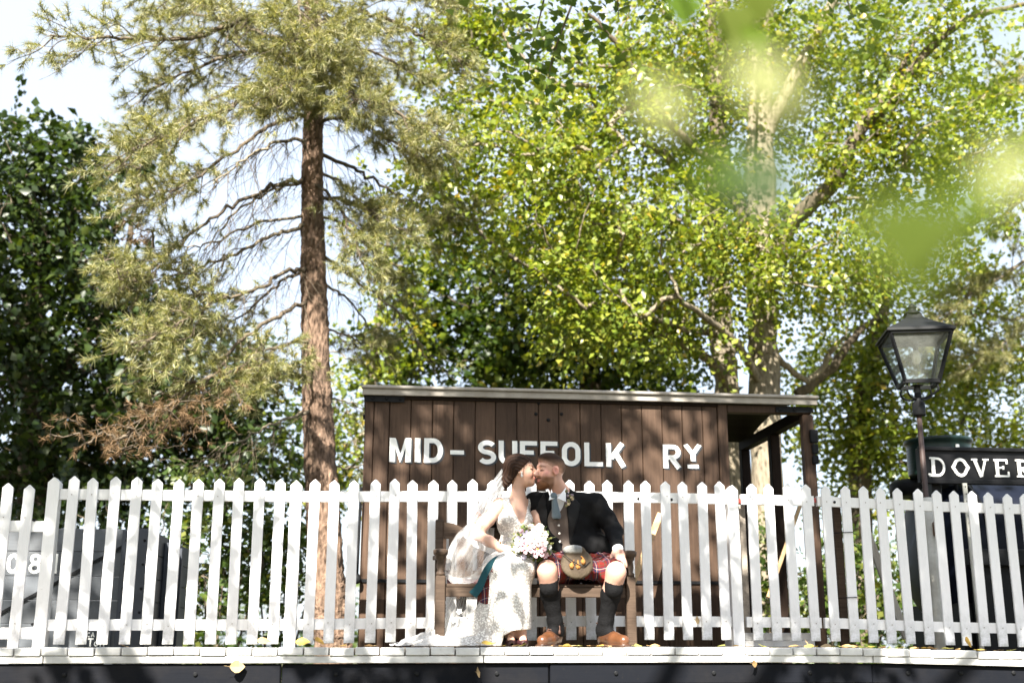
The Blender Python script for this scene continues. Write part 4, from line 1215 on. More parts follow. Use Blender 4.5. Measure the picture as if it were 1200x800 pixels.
def shoots(tb, path, r0, n, length, out=0.6, droop=0.3, start=0.3, bare=False):
    """side shoots along a branch path; returns tuft positions and directions"""
    T, D = [], []
    m = len(path)
    tang = np.gradient(path, axis=0); tang = unit(tang)
    for k in range(n):
        t = start + (1 - start) * (k + rng.random()) / n
        f = t * (m - 1); i = min(int(f), m - 2); p = path[i] + (path[i + 1] - path[i]) * (f - i)
        side = unit(np.cross(tang[i], np.array([0, 0, 1.0]))) * (1 if k % 2 else -1)
        d = unit(tang[i] * (0.5 + 0.3 * rng.random()) + side * out * (0.5 + rng.random()) + np.array([0, 0, rng.normal() * 0.25 - droop * 0.3]))
        L = length * (1.15 - 0.65 * t) * (0.6 + 0.7 * rng.random())
        e = p + d * L; e[2] -= droop * L * 0.35
        mid = (p + e) / 2 + rng.normal(size=3) * 0.05 * L; mid[2] += 0.05 * L
        sp = curve([p, mid, e], 4)
        tb.add(sp, np.linspace(r0, r0 * 0.4, len(sp)), 4)
        q = 7 if not bare else 4
        for j in range(q):
            u = 0.35 + 0.65 * j / (q - 1)
            g = u * (len(sp) - 1); a = min(int(g), len(sp) - 2)
            c = sp[a] + (sp[a + 1] - sp[a]) * (g - a)
            dd = unit(d + rng.normal(size=3) * 0.55 + np.array([0, 0, 0.3 if not bare else -0.6]))
            tl = (0.10 + 0.12 * rng.random()) if not bare else (0.15 + 0.35 * rng.random())
            c2 = c + dd * tl
            tb.add([c, (c + c2) / 2 + rng.normal(size=3) * 0.01, c2], [r0 * 0.45, r0 * 0.35, r0 * 0.22], 3)
            T += [c + dd * tl * 0.55, c2]; D += [dd, dd]
    return T, D


def pine():
    Yp = 12.5
    tr = [W(391, 757, Yp), W(385, 700, Yp), W(377, 570, Yp), W(371, 450, Yp), W(367, 300, Yp), W(366, 200, Yp), W(368, 100, Yp), W(366, 20, Yp), W(364, -100, Yp), W(362, -260, Yp)]
    tr = [(tr[0][0], Yp, GZ - 0.05)] + tr
    root = thing('pine_tree', 'tall pine with reddish trunk and bare drooping lower boughs left of the hut', 'tree', tr[0])
    tp = curve(tr, 9)
    rr = np.interp(tp[:, 2], [GZ, -0.5, 1.7, 4, 5.2, 7.3, 10], [0.25, 0.195, 0.168, 0.135, 0.117, 0.09, 0.03])
    # plated bark: long ridges and cracks in the surface
    fine = np.linspace(0, len(tp) - 1, 420); tpf = np.stack([np.interp(fine, np.arange(len(tp)), tp[:, a]) for a in range(3)], 1); rf = np.interp(fine, np.arange(len(tp)), rr)
    ns = 44; vv, ff = tube_np(tpf, rf, ns); vv = vv.reshape(420, ns, 3)
    gx = rng.random((140, 24)); u = np.linspace(0, 139, 420); w_ = np.arange(ns) * 24 / ns
    i0 = u.astype(int) % 140; i1 = (i0 + 1) % 140; j0 = w_.astype(int) % 24; j1 = (j0 + 1) % 24; fu = (u % 1)[:, None]; fw_ = (w_ % 1)[None]
    nz = (gx[i0][:, j0] * (1 - fw_) + gx[i0][:, j1] * fw_) * (1 - fu) + (gx[i1][:, j0] * (1 - fw_) + gx[i1][:, j1] * fw_) * fu
    vv = tpf[:, None] + (vv - tpf[:, None]) * (1 + 0.16 * (nz - .5) + .03 * rng.normal(size=nz.shape))[..., None]
    np_mesh('trunk', vv.reshape(-1, 3), np.array(ff), M['pinebark'], root)
    tw = Tubes(); T, D, DT, DD = [], [], [], []
    # boughs: (points (px,py,Y), base radius, number of shoots, shoot length, where the needles start, kind)
    G = 'green'; B = 'bare'; X = 'dead'
    boughs = [
        # upper left, full of needles
        ([(364, 20, 0), (300, 20, -.6), (220, 45, -1.1), (140, 45, -1.5), (60, 42, -1.8)], .045, 26, .62, .15, G),
        ([(366, 70, 0), (300, 60, -.3), (230, 80, -.6), (170, 110, -.8)], .04, 26, .62, .12, G),
        ([(366, 60, 0), (310, 40, .5), (250, 20, .9), (190, 15, 1.2)], .04, 24, .6, .15, G),
        ([(366, 95, 0), (310, 105, -.8), (250, 135, -1.4), (190, 160, -1.8), (150, 178, -2)], .04, 26, .58, .2, G),
        ([(366, 110, 0), (330, 95, .3), (260, 110, .9), (200, 150, 1.3), (165, 175, 1.5)], .038, 22, .55, .3, G),
        ([(365, -20, 0), (310, -30, -.4), (240, -5, -.9), (180, -10, -1.2)], .04, 24, .6, .15, G),
        ([(365, -40, 0), (420, -50, -.5), (480, -20, -1.0), (520, 0, -1.2)], .04, 22, .55, .15, G),
        # upper right
        ([(368, 30, 0), (420, 15, -.5), (480, 35, -.9), (540, 70, -1.2)], .04, 24, .55, .1, G),
        ([(369, 65, 0), (410, 55, .4), (455, 70, .8), (500, 100, 1.1)], .035, 20, .5, .2, G),
        ([(369, 110, 0), (400, 100, -.5), (440, 115, -.8), (480, 140, -1.1), (520, 165, -1.2)], .036, 24, .5, .15, G),
        ([(368, 140, 0), (410, 140, -.4), (450, 160, -.8), (500, 190, -1.0)], .034, 22, .46, .2, G),
        ([(366, 90, 0), (360, 70, -.7), (345, 85, -1.3), (330, 105, -1.7)], .035, 24, .5, .2, G),
        ([(368, 85, 0), (385, 75, -.7), (400, 95, -1.3), (415, 120, -1.6)], .035, 24, .48, .2, G),
        ([(368, 120, 0), (350, 115, -.9), (325, 125, -1.5)], .03, 18, .42, .25, G),
        ([(366, 20, 0), (372, 8, -.7), (375, 30, -1.3), (372, 60, -1.6)], .032, 24, .5, .2, G),
        ([(366, -10, 0), (350, -15, -.8), (352, 20, -1.4), (350, 50, -1.7)], .032, 24, .5, .2, G),
        ([(367, 60, 0), (380, 50, -.6), (372, 75, -1.2), (365, 100, -1.5)], .03, 22, .42, .2, G),
        ([(368, 180, 0), (420, 200, .3), (460, 225, .6), (500, 260, .8), (545, 250, 1.0)], .032, 20, .45, .4, G),
        ([(368, 230, 0), (405, 235, -.3), (430, 245, -.7), (470, 270, -.9)], .03, 20, .42, .3, G),
        ([(368, 290, 0), (420, 330, .3), (470, 370, .6), (500, 420, .8)], .028, 12, .4, .5, B),
        # bare arching boughs on the left, needles only towards the ends
        ([(364, 130, 0), (320, 145, -.3), (270, 180, -.6), (215, 215, -.8), (160, 240, -1)], .036, 20, .55, .5, G),
        ([(363, 165, 0), (330, 165, -.4), (290, 185, -.9), (250, 215, -1.2)], .03, 15, .45, .25, B),
        ([(362, 215, 0), (325, 216, -.3), (285, 235, -.6), (235, 265, -.9), (195, 300, -1.1), (150, 330, -1.3)], .036, 20, .55, .62, G),
        ([(362, 215, 0), (320, 222, -.3), (280, 245, -.7), (240, 290, -.9)], .026, 14, .45, .2, B),
        ([(362, 262, 0), (320, 275, -.3), (270, 300, -.5), (220, 318, -.7), (180, 330, -.9)], .032, 18, .5, .3, B),
        ([(362, 312, 0), (335, 318, -.4), (300, 340, -.8), (260, 350, -1.1), (215, 375, -1.3), (170, 400, -1.5)], .032, 20, .55, .55, G),
        ([(362, 312, 0), (330, 330, .2), (290, 365, .5), (250, 390, .7)], .028, 16, .45, .45, G),
        ([(362, 350, 0), (325, 372, -.5), (280, 400, -.9), (250, 440, -1.2), (205, 470, -1.4), (150, 500, -1.6)], .032, 14, .6, .5, X),
        ([(364, 400, 0), (330, 405, -.5), (300, 415, -.9), (255, 450, -1.2)], .026, 16, .4, .35, G),
        ([(366, 432, 0), (350, 430, -.5), (320, 440, -.9), (290, 460, -1.1)], .024, 16, .38, .2, G),
        ([(370, 485, 0), (330, 492, -.5), (290, 512, -.8), (250, 528, -1)], .024, 12, .38, .4, B),
        ([(363, 250, 0), (300, 262, -.4), (245, 285, -.9), (200, 290, -1.1)], .024, 18, .5, .2, B),
        # right side, thin
        ([(372, 250, 0), (405, 265, .4), (440, 300, .8), (470, 350, 1)], .026, 16, .4, .4, G),
        ([(372, 200, 0), (400, 215, .2), (430, 245, .5), (455, 260, .7)], .026, 14, .38, .2, B),
        ([(373, 330, 0), (400, 345, .3), (430, 380, .5), (450, 420, .7)], .022, 14, .35, .3, B),
        ([(375, 390, 0), (410, 395, .3), (440, 410, .6)], .02, 12, .3, .3, G),
        ([(378, 460, 0), (405, 470, .3), (425, 480, .5)], .018, 10, .3, .3, B),
        ([(380, 545, 0), (410, 548, .2), (440, 540, .4)], .018, 8, .3, .3, B),
        ([(368, 210, 0), (395, 240, -.6), (415, 280, -1.0), (428, 320, -1.2)], .026, 18, .4, .35, G),
    ]
    for pts, r0, ns, ln, st, kind in boughs:
        P = np.array([W(a, b, Yp + c) for a, b, c in pts])
        P[0] = tp[np.argmin(np.linalg.norm(tp - P[0], axis=1))]
        path = curve(P, 8); path = path + rng.normal(size=path.shape) * 0.012
        r0 *= 0.8
        bt = Tubes(); bt.add(path, np.linspace(r0, r0 * 0.25, len(path)), 7)
        bt.build('bough', M['darkbark'] if kind != B else M['palebark'], root)
        # bare twigs on the inner half of every bough
        shoots(tw, path[:max(4, int(len(path) * max(st, .4)))], r0 * 0.2, max(6, int(ns * .6)), ln * 0.95, droop=1.1, start=0.1, bare=True)
        t_, d_ = shoots(tw, path, r0 * 0.26, ns, ln, start=st, droop=0.2 if kind == G else 0.9, bare=(kind == B))
        if kind == G:
            k = rng.random(len(t_)) < (0.66 if pts[0][1] < 145 else 0.52)
            T += [p for p, q in zip(t_, k) if q]; D += [p for p, q in zip(d_, k) if q]
        elif kind == X: DT += t_; DD += d_
        else:
            k = rng.random(len(t_)) < 0.06
            T += [p for p, q in zip(t_, k) if q]; D += [p for p, q in zip(d_, k) if q]
    # green tufts over the dead bough and on the left-hand hanging sprays
    extra = blob_points([(235, 330, 45, 40, Yp - 1, .5, 60), (210, 385, 55, 40, Yp - 1.2, .5, 90), (140, 320, 40, 25, Yp - 1.2, .4, 50), (190, 440, 50, 25, Yp - 1.4, .4, 45), (310, 440, 40, 25, Yp - .9, .4, 50)])
    nodes = [p for p in tp[::3]] + [W(240, 330, Yp - 1), W(215, 390, Yp - 1.2), W(140, 330, Yp - 1.2), W(200, 440, Yp - 1.4), W(290, 430, Yp - .9)]
    branches(tw, [W(235, 345, Yp - 1), W(170, 330, Yp - 1.2), W(215, 400, Yp - 1.2), W(250, 440, Yp - 1.2), W(300, 430, Yp - .9)], extra, 0.004, 3)
    T += list(extra); D += list(unit(rng.normal(size=extra.shape) + np.array([-0.5, -.2, .1])))
    dead = blob_points([(110, 510, 50, 28, Yp - 1.7, .5, 26), (200, 500, 70, 34, Yp - 1.5, .5, 34), (165, 270, 30, 15, Yp - 1, .4, 22)])
    branches(tw, [W(205, 470, Yp - 1.4), W(150, 500, Yp - 1.6), W(180, 290, Yp - 1)], dead, 0.004, 3)
    DT += list(dead); DD += list(unit(rng.normal(size=dead.shape) + np.array([-0.6, -.2, -.2])))
    tag(tw.build('twigs', M['darkbark'], root), kind='stuff')
    V, Fq = tufts(np.array(T), np.array(D))
    tag(np_mesh('needles', V, Fq, NEEDLE, root), kind='stuff')
    V, Fq = tufts(np.array(DT), np.array(DD), n=14, length=0.08)
    tag(np_mesh('dead_needles', V, Fq, DEADN, root), kind='stuff')

    # second pine reaching in at the right edge of the view
    Yq = 16.5
    base = W(1290, 760, Yq)
    root = thing('pine_tree', 'pine whose needled boughs reach in above the lantern from the right', 'tree', (base[0], Yq, GZ))
    tb = Tubes(); pth = curve([(base[0], Yq, GZ - .05), W(1285, 400, Yq), W(1280, 100, Yq), W(1275, -150, Yq)], 8)
    tb.add(pth, np.linspace(0.24, 0.08, len(pth)), 14); tb.build('trunk', M['pinebark'], root)
    tw = Tubes(); T, D = [], []
    for pts in ([(1280, 60, 0), (1230, 70, -.4), (1190, 95, -.8), (1165, 110, -1)], [(1282, 200, 0), (1230, 215, -.5), (1190, 240, -1), (1150, 270, -1.3)],
                [(1283, 260, 0), (1230, 285, -.5), (1180, 320, -1), (1130, 350, -1.3), (1105, 375, -1.5)], [(1284, 320, 0), (1240, 340, -.3), (1190, 390, -.8), (1150, 420, -1)], [(1284, 130, 0), (1240, 150, -.3), (1205, 170, -.5)]):
        P = np.array([W(a, b, Yq + c) for a, b, c in pts]); path = curve(P, 8)
        bt = Tubes(); bt.add(path, np.linspace(.04, .01, len(path)), 7); bt.build('bough', M['palebark'], root)
        t_, d_ = shoots(tw, path, .008, 20, .6, start=.3, droop=.2); T += t_; D += d_
    tag(tw.build('twigs', M['darkbark'], root), kind='stuff')
    V, Fq = tufts(np.array(T), np.array(D))
    tag(np_mesh('needles', V, Fq, NEEDLE, root), kind='stuff')


# ------------------------------------------------------------------ the tree behind the photographer: it throws the dappled shade
def to_plane(p, Y=9.0):
    t = (Y - p[..., 1]) / SUN_DIR[1]
    return p + SUN_DIR * t[..., None]


def shade_tree():
    global rng
    rng = np.random.default_rng(23)
    base = np.array([-3.4, -2.6, GZ - 0.05])
    root = thing('plane_tree', 'big leafy tree behind the photographer shading the platform', 'tree', base)
    top = base + np.array([0.6, 0.8, 11])
    tp = curve([base, base + np.array([0.1, 0.1, 4]), base + np.array([0.4, 0.5, 8]), top], 8)
    tb = Tubes(); tb.add(tp, np.linspace(0.34, 0.08, len(tp)), 14); tb.build('trunk', M['darkbark'], root)
    # leaf clumps set along sun rays, their density shaped to steer the dapples
    t = rng.uniform(6.8, 11.5, 6000)
    tgt = np.stack([rng.uniform(-4.6, 6.6, 6000), np.full(6000, 9.0), rng.uniform(-1.5, 4.2, 6000)], -1)
    C = tgt - SUN_DIR * t[:, None]
    X, Z = tgt[:, 0], tgt[:, 2]
    def g(x, y, z, sx, sz):                            # soft spot on the plane Y=9 whose shadow falls round (x, y, z)
        q = to_plane(np.array([[x, y, z]]))[0]
        return np.exp(-((X - q[0]) / sx) ** 2 - ((Z - q[2]) / sz) ** 2)
    def zone(x0, x1, y, z0, z1):
        a, b = to_plane(np.array([[x0, y, z0], [x1, y, z1]]))
        return (X > a[0]) & (X < b[0]) & (Z > a[2]) & (Z < b[2])
    dens = np.full(6000, 0.012)
    dens = np.where(zone(-4, 3.25, FY, -0.1, 1.25), 0.17, dens)       # the long fence, mostly in sun
    dens = np.where(zone(3.25, 8, FY, -0.1, 1.4), 0.50, dens)          # right-hand fence lies in shade
    dens = np.where(zone(-0.4, 3.9, SY, 1.15, 2.1), 0.27, dens)        # so does most of the hut
    dens = np.where(zone(-5, 8, DECK_Y0, -0.6, -0.06), 0.40, dens)     # and the edge beam
    dens = np.where(zone(-5, -1.4, 9.6, 0.45, 1.1), 0.22, dens)        # top of the grey wagon
    dens += 0.30 * g(1.30, 8.05, 0.75, 0.26, 0.34) + 0.22 * g(1.62, 8.05, 0.70, .22, .30)          # groom's jacket and waistcoat mostly in shade
    dens += 0.16 * g(1.95, FY, 0.55, 0.30, 0.30) + 0.12 * g(3.0, FY, 0.3, .3, .3) + 0.12 * g(-0.6, FY, 0.35, 0.5, 0.3) + .1 * g(-2.2, FY, .5, .4, .4)
    dens *= 1 - 1.0 * g(0.70, 8.05, 0.70, 0.32, 0.65)      # the bride's side in full sun
    dens *= 1 - 0.98 * g(0.72, 8.05, 1.05, 0.25, 0.30)
    dens *= 1 - 0.85 * g(1.16, 8.05, 1.19, 0.13, 0.13)     # light on the groom's temple
    dens *= 1 - 0.85 * g(2.45, SY, 1.5, 0.38, 0.45)        # bright patches on the boards
    dens *= 1 - 0.7 * g(0.5, SY, 1.65, 0.16, 0.2)
    dens *= 1 - 0.8 * g(3.05, FY, 0.95, .16, .35)
    dens += 0.16 * g(0.98, 7.72, 0.30, 0.16, 0.22) + 0.10 * g(1.62, 7.75, 0.12, .25, .15)     # dapples on the skirt and the shoes
    keep = rng.random(6000) < dens * 0.42
    C = C[keep]
    limbs = []
    nodes = list(tp[8:])
    for k in range(7):
        e = C[rng.integers(len(C))]
        lp = curve([tp[10 + k * 1], (tp[12] + e) / 2 + np.array([0, 0, .6]), e], 6)
        tl = Tubes(); tl.add(lp, np.linspace(.1, .025, len(lp)), 8); tl.build('limb', M['darkbark'], root); nodes += list(lp[3:])
    tw = Tubes(); branches(tw, nodes, C, 0.006, 4)
    tag(tw.build('twigs', M['darkbark'], root), kind='stuff')
    k = rng.poisson(46, len(C)); idx = np.repeat(np.arange(len(C)), k)
    V, Fq = leaf_arrays(C[idx] + rng.normal(size=(len(idx), 3)) * 0.20, 0.12, 0.2, 0.2, light=.5)
    tag(np_mesh('crown', V, Fq, L_CANOPY, root), kind='stuff')

    # unseen tall tree added on the left to keep the left-hand trees in shade
    base = np.array([-10.5, 6.0, GZ - 0.05])
    root = thing('added_shade_tree', 'tall tree added out of view to shade the left-hand trees', 'tree', base)
    tp = curve([base, base + np.array([0.2, 0, 5]), base + np.array([0, 0.3, 11])], 8)
    tb = Tubes(); tb.add(tp, np.linspace(0.4, 0.1, len(tp)), 14); tb.build('trunk', M['darkbark'], root)
    q = unit(rng.normal(size=(520, 3))) * rng.random((520, 1)) ** (1 / 2.2)
    C = np.array([-9.9, 6.4, 9.6]) + q * np.array([3.6, 3.4, 4.4])
    tw = Tubes(); branches(tw, list(tp[6:]), C, 0.01, 4)
    tag(tw.build('twigs', M['darkbark'], root), kind='stuff')
    idx = np.repeat(np.arange(len(C)), 30)
    V, Fq = leaf_arrays(C[idx] + rng.normal(size=(len(idx), 3)) * 0.4, 0.2, 0.2, 0.2)
    tag(np_mesh('crown', V, Fq, L_CANOPY, root), kind='stuff')


# ------------------------------------------------------------------ overhanging branches
def lobed_leaf(size, lobes=5, fold=0.12):
    """maple-like leaf blade in its own plane (stalk at the origin, pointing along +x)"""
    pts = [(0, 0)]
    prof = [(0.12, 0.30), (0.02, 0.44), (0.22, 0.42), (0.34, 0.62), (0.44, 0.42), (0.56, 0.44), (0.62, 0.28), (0.78, 0.24), (0.82, 0.12), (1.0, 0.0)]
    up = prof; dn = [(x, -y) for x, y in prof[:-1]][::-1]
    mid = [(0.0, 0), (0.35, 0), (0.7, 0)]
    vs = [(0, 0, 0)] + [(x * size, y * size, abs(y) * size * fold - (x * size) ** 2 * 0.8 / max(size, .01) * 0.25) for x, y in up + dn]
    c = (0.4 * size, 0, -0.02 * size)
    vs.append(c); ci = len(vs) - 1; n = ci
    fs = [(ci, i, (i + 1) % n) for i in range(n)]
    return vs, fs


def leaf_object(name, mat, parent, pos, direction, normal, size):
    vs, fs = lobed_leaf(size)
    d = Vector([float(x) for x in direction]).normalized(); nrm = Vector([float(x) for x in normal]); s = nrm.cross(d).normalized(); nrm = d.cross(s)
    m = Matrix((d, s, nrm)).transposed()
    p = Vector([float(x) for x in pos])
    return MB().add([m @ Vector(v) + p for v in vs], fs).build(name, mat, parent, smooth=True)


def overhang():
    NEAR = [m_leaf('near_leaf_green', [(0.0, (0.07, 0.12, 0.012)), (1.0, (0.10, 0.15, 0.016))], trans=0.5, island=False, spec=.08, rough=.7),
            m_leaf('near_leaf_sunlit', [(0.0, (0.26, 0.28, 0.11)), (1.0, (0.34, 0.35, 0.17))], trans=0.5, island=False, spec=.08, rough=.7),  # lit copy: sunlight on the leaf is put into this pale colour
            m_leaf('near_leaf_olive', [(0.0, (0.055, 0.085, 0.010)), (1.0, (0.08, 0.105, 0.014))], trans=0.5, island=False, spec=.08, rough=.7),
            m_leaf('near_leaf_grey', [(0.0, (0.05, 0.085, 0.035)), (1.0, (0.07, 0.10, 0.045))], trans=0.4, island=False, spec=.08, rough=.7)]
    L_OVER = m_leaf('overhanging_maple_leaves', [(0.0, (0.05, 0.095, 0.012)), (1.0, (0.12, 0.17, 0.025))], trans=0.5, island=False, spec=.2, rough=.6)
    # close to the lens: one thin branch of lobed leaves
    p0 = W(930, -120, 1.2)
    root = thing('overhanging_branch', 'blurred bright green leaves hanging close to the lens', 'branch', p0)
    spec = [  # px, py, distance, size, tilt, tone
        (868, 30, 1.55, 0.075, 0, 2), (890, 5, 1.5, 0.06, 1, 2), (852, 45, 1.6, 0.055, 2, 0), (800, 12, 1.7, 0.06, 1, 0), (880, 48, 1.5, .05, 2, 0),
        (893, 92, 0.66, 0.034, 0, 1), (905, 112, 0.64, 0.028, 2, 1), (884, 105, 0.66, 0.024, 1, 1), (768, 118, 0.66, 0.028, 1, 1), (785, 138, .68, .022, 0, 1),
        (840, 205, 0.60, 0.024, 0, 0), (885, 205, 0.60, 0.034, 1, 3), (828, 212, .60, .020, 2, 0), (905, 222, .60, .026, 1, 3), (870, 225, .60, .02, 0, 3),
        (1075, 280, 0.58, 0.060, 0, 2), (1068, 300, 0.60, 0.050, 1, 2), (1060, 315, .60, .026, 2, 2), (1085, 255, .58, .028, 1, 0), (1120, 255, 0.58, 0.026, 1, 0), (1155, 230, .60, .026, 0, 0), (1185, 205, 0.56, 0.030, 0, 1), (1200, 185, .58, .026, 1, 0),
    ]
    spec = [(a, b, c * .7 if c < 1 else c, d * .75 if c < 1 else d, e, f) for a, b, c, d, e, f in spec]
    tw = Tubes()
    nodes = [W(1300, -200, 1.4), W(1100, -140, 1.3), W(930, -120, 1.2), W(800, -80, 1.6), W(1000, -60, 0.9), W(1190, -60, 0.75), W(1080, -20, 0.8)]
    tw.add(curve([W(1300, -200, 1.4), W(1100, -140, 1.3), W(930, -120, 1.2), W(800, -80, 1.6), W(720, -40, 1.9)], 6), np.linspace(.006, .002, 25), 6)
    tw.add(curve([W(1100, -140, 1.3), W(1080, -60, .95), W(1080, 0, .8)], 6), np.linspace(.003, .001, 13), 5)
    tw.build('stem', M['darkbark'], root)
    for px, py, d, s, k, tone in spec:
        p = W(px, py - 0.45 * s * F_PX / d * 0.8, d)
        dr = np.array([0.25 * (k - 1), -0.15, -0.9])
        nrm = np.array([-0.25 + 0.2 * k, -0.85, 0.45])
        lf = leaf_object('leaf', NEAR[tone], root, p, dr, nrm, s)
        j = min(nodes, key=lambda q: np.linalg.norm(q - p))
        ct = np.array(curve([j, (j + p) / 2 + np.array([0, 0, .01]), p], 4))
        st = Tubes(); st.add(ct, np.linspace(.0008, .0004, len(ct)), 4)
        st.build('leaf_stalk', NEAR[0], root)
    # in focus: dark maple sprays dipping in at the top edge
    root = thing('overhanging_branch', 'dark maple spray dipping in from above over the poplar leaves', 'branch', W(660, -60, 5.6))
    stem = Tubes()
    st1 = curve([W(900, -160, 4.5), W(760, -110, 5.2), W(660, -50, 5.6), W(630, 30, 5.8), W(618, 85, 5.9)], 6)
    st2 = curve([W(690, -60, 5.5), W(672, 0, 5.6), W(650, 60, 5.7), W(640, 105, 5.7)], 6)
    st3 = curve([W(900, -160, 4.5), W(960, -60, 5.0), W(990, -5, 5.2), W(1000, 20, 5.2)], 6)
    st4 = curve([W(690, -60, 5.5), W(720, -20, 5.6), W(725, 20, 5.6)], 6)
    for s in (st1, st2, st3, st4): stem.add(s, np.linspace(.010, .0025, len(s)), 6)
    stem.build('stem', M['darkbark'], root)
    for s, n, a in ((st1, 80, .15), (st2, 90, .18), (st3, 34, .12), (st4, 46, .14)):
        for k in range(n):
            p = s[rng.integers(len(s) // 2, len(s))] + rng.normal(size=3) * np.array([a, a, a * 0.8])
            d = unit(np.array([rng.normal() * .6, -0.3 + rng.normal() * .4, -0.9]))
            leaf_object('leaf', L_OVER, root, p, d, unit(np.array([rng.normal() * .4, -0.7, 0.7])), 0.038 + 0.030 * rng.random())


trees(); pine(); shade_tree(); overhang()
# ------------------------------------------------------------------ smooth solid modelling (distance fields meshed by surface nets)
def smin(a, b, k):
    if k <= 0: return np.minimum(a, b)
    h = np.clip(0.5 + 0.5 * (b - a) / k, 0, 1)
    return b * (1 - h) + a * h - k * h * (1 - h)


class Field:
    def __init__(self, lo, hi, h):
        self.lo = np.array(lo, float); self.h = h
        self.n = np.ceil((np.array(hi) - self.lo) / h).astype(int) + 1
        ax = [self.lo[i] + h * np.arange(self.n[i]) for i in range(3)]
        self.P = np.stack(np.meshgrid(*ax, indexing='ij'), -1).astype(np.float32)
        self.d = np.full(tuple(self.n), 0.3, np.float32)
    def sl(self, lo, hi, m=0.09):
        a = np.clip(np.floor((np.array(lo) - m - self.lo) / self.h).astype(int), 0, self.n)
        b = np.clip(np.ceil((np.array(hi) + m - self.lo) / self.h).astype(int) + 1, 0, self.n)
        return tuple(slice(int(x), int(y)) for x, y in zip(a, b))
    def put(self, s, v, k, op):
        if v.size == 0: return
        if op == '+': self.d[s] = smin(self.d[s], v, k)
        else: self.d[s] = -smin(-self.d[s], v, k)
    def cap(self, a, b, ra, rb=None, k=0.02, op='+'):
        a = np.array(a, np.float32); b = np.array(b, np.float32); rb = ra if rb is None else rb
        r = max(ra, rb); s = self.sl(np.minimum(a, b) - r, np.maximum(a, b) + r)
        p = self.P[s] - a; ba = b - a
        t = np.clip((p @ ba) / max(float(ba @ ba), 1e-9), 0, 1)
        v = np.linalg.norm(p - t[..., None] * ba, axis=-1) - (ra + (rb - ra) * t)
        self.put(s, v, k, op)
    def chain(self, pts, k=0.02):
        for (a, ra), (b, rb) in zip(pts, pts[1:]): self.cap(a, b, ra, rb, k)
    def ell(self, c, r, M3=None, k=0.02, op='+'):
        c = np.array(c, np.float32); r = np.array(r, np.float32); m = float(r.max())
        s = self.sl(c - m, c + m)
        p = self.P[s] - c
        if M3 is not None: p = p @ np.array(M3, np.float32)         # columns are the local axes
        k0 = np.linalg.norm(p / r, axis=-1); k1 = np.linalg.norm(p / (r * r), axis=-1)
        self.put(s, k0 * (k0 - 1) / np.maximum(k1, 1e-6), k, op)
    def halfspace(self, n, o):
        """keep only the side the normal points away from"""
        n = np.array(n, float); n /= np.linalg.norm(n)
        self.d = np.maximum(self.d, ((self.P - np.array(o, np.float32)) @ n.astype(np.float32)))
    def poly_y(self, pts):
        """distance (negative inside) to a convex polygon seen along Y: pts (x,z) counter-clockwise or clockwise"""
        q = np.array(pts, float); c = q.mean(0); v = None
        for i in range(len(q)):
            a, b = q[i], q[(i + 1) % len(q)]
            n = np.array([b[1] - a[1], -(b[0] - a[0])]); n /= np.linalg.norm(n)
            if (c - a) @ n > 0: n = -n
            w = (self.P[..., 0] - a[0]) * n[0] + (self.P[..., 2] - a[1]) * n[1]
            v = w if v is None else np.maximum(v, w)
        return v
    def mesh(self):
        d = self.d; s = d < 0
        nx, ny, nz = (x - 1 for x in d.shape)
        acc = np.zeros((nx, ny, nz, 3), np.float32); cnt = np.zeros((nx, ny, nz), np.int16)
        offs = [(i, j, k) for i in (0, 1) for j in (0, 1) for k in (0, 1)]
        def cut(o, D): return D[o[0]:o[0] + nx, o[1]:o[1] + ny, o[2]:o[2] + nz]
        for a in offs:
            for ax in range(3):
                if a[ax] == 0:
                    b = list(a); b[ax] = 1
                    va, vb = cut(a, d), cut(b, d)
                    m = (va < 0) != (vb < 0)
                    if not m.any(): continue
                    t = (va[m] / (va[m] - vb[m]))
                    p = np.tile(np.array(a, np.float32), (len(t), 1)); p[:, ax] = t
                    acc[m] += p; cnt[m] += 1
        act = cnt > 0
        idx = np.full((nx, ny, nz), -1, np.int64); idx[act] = np.arange(act.sum())
        ijk = np.argwhere(act)
        V = self.lo + self.h * (ijk + acc[act] / cnt[act][:, None])
        Q = []
        for ax in range(3):
            u, w = [(1, 2), (2, 0), (0, 1)][ax]
            sa = [slice(1, -1)] * 3; sb = [slice(1, -1)] * 3
            sa[ax] = slice(0, -1); sb[ax] = slice(1, None)
            A, B = s[tuple(sa)], s[tuple(sb)]
            for flip in (False, True):
                m = (A & ~B) if not flip else (~A & B)
                g = np.argwhere(m)
                if not len(g): continue
                g = g + 1; g[:, ax] -= 1
                eu = np.zeros(3, int); eu[u] = 1; ew = np.zeros(3, int); ew[w] = 1
                c = [g - eu - ew, g - ew, g, g - eu]
                q = np.stack([idx[x[:, 0], x[:, 1], x[:, 2]] for x in c], 1)
                Q.append(q[:, ::-1] if flip else q)
        return V, np.concatenate(Q)
    def build(self, name, mat, parent, colors=None, relax=1):
        try: V, Q = self.mesh()
        except ValueError: print("EMPTY", name); raise
        for _ in range(relax):
            e = np.concatenate([Q[:, [0, 1]], Q[:, [1, 2]], Q[:, [2, 3]], Q[:, [3, 0]]])
            S = np.zeros_like(V); N = np.zeros(len(V))
            np.add.at(S, e[:, 0], V[e[:, 1]]); np.add.at(S, e[:, 1], V[e[:, 0]]); np.add.at(N, e[:, 0], 1); np.add.at(N, e[:, 1], 1)
            V = V * 0.5 + 0.5 * S / np.maximum(N, 1)[:, None]
        col = colors(V) if callable(colors) else colors
        return np_mesh(name, V, Q, mat, parent, smooth=True, colors=col)


def frame3(fwd, up):
    f = unit(np.array(fwd, float)); u = np.array(up, float); l = unit(np.cross(u, f)); u = np.cross(f, l)
    return np.stack([f, l, u], 1)           # columns: forward, left, up


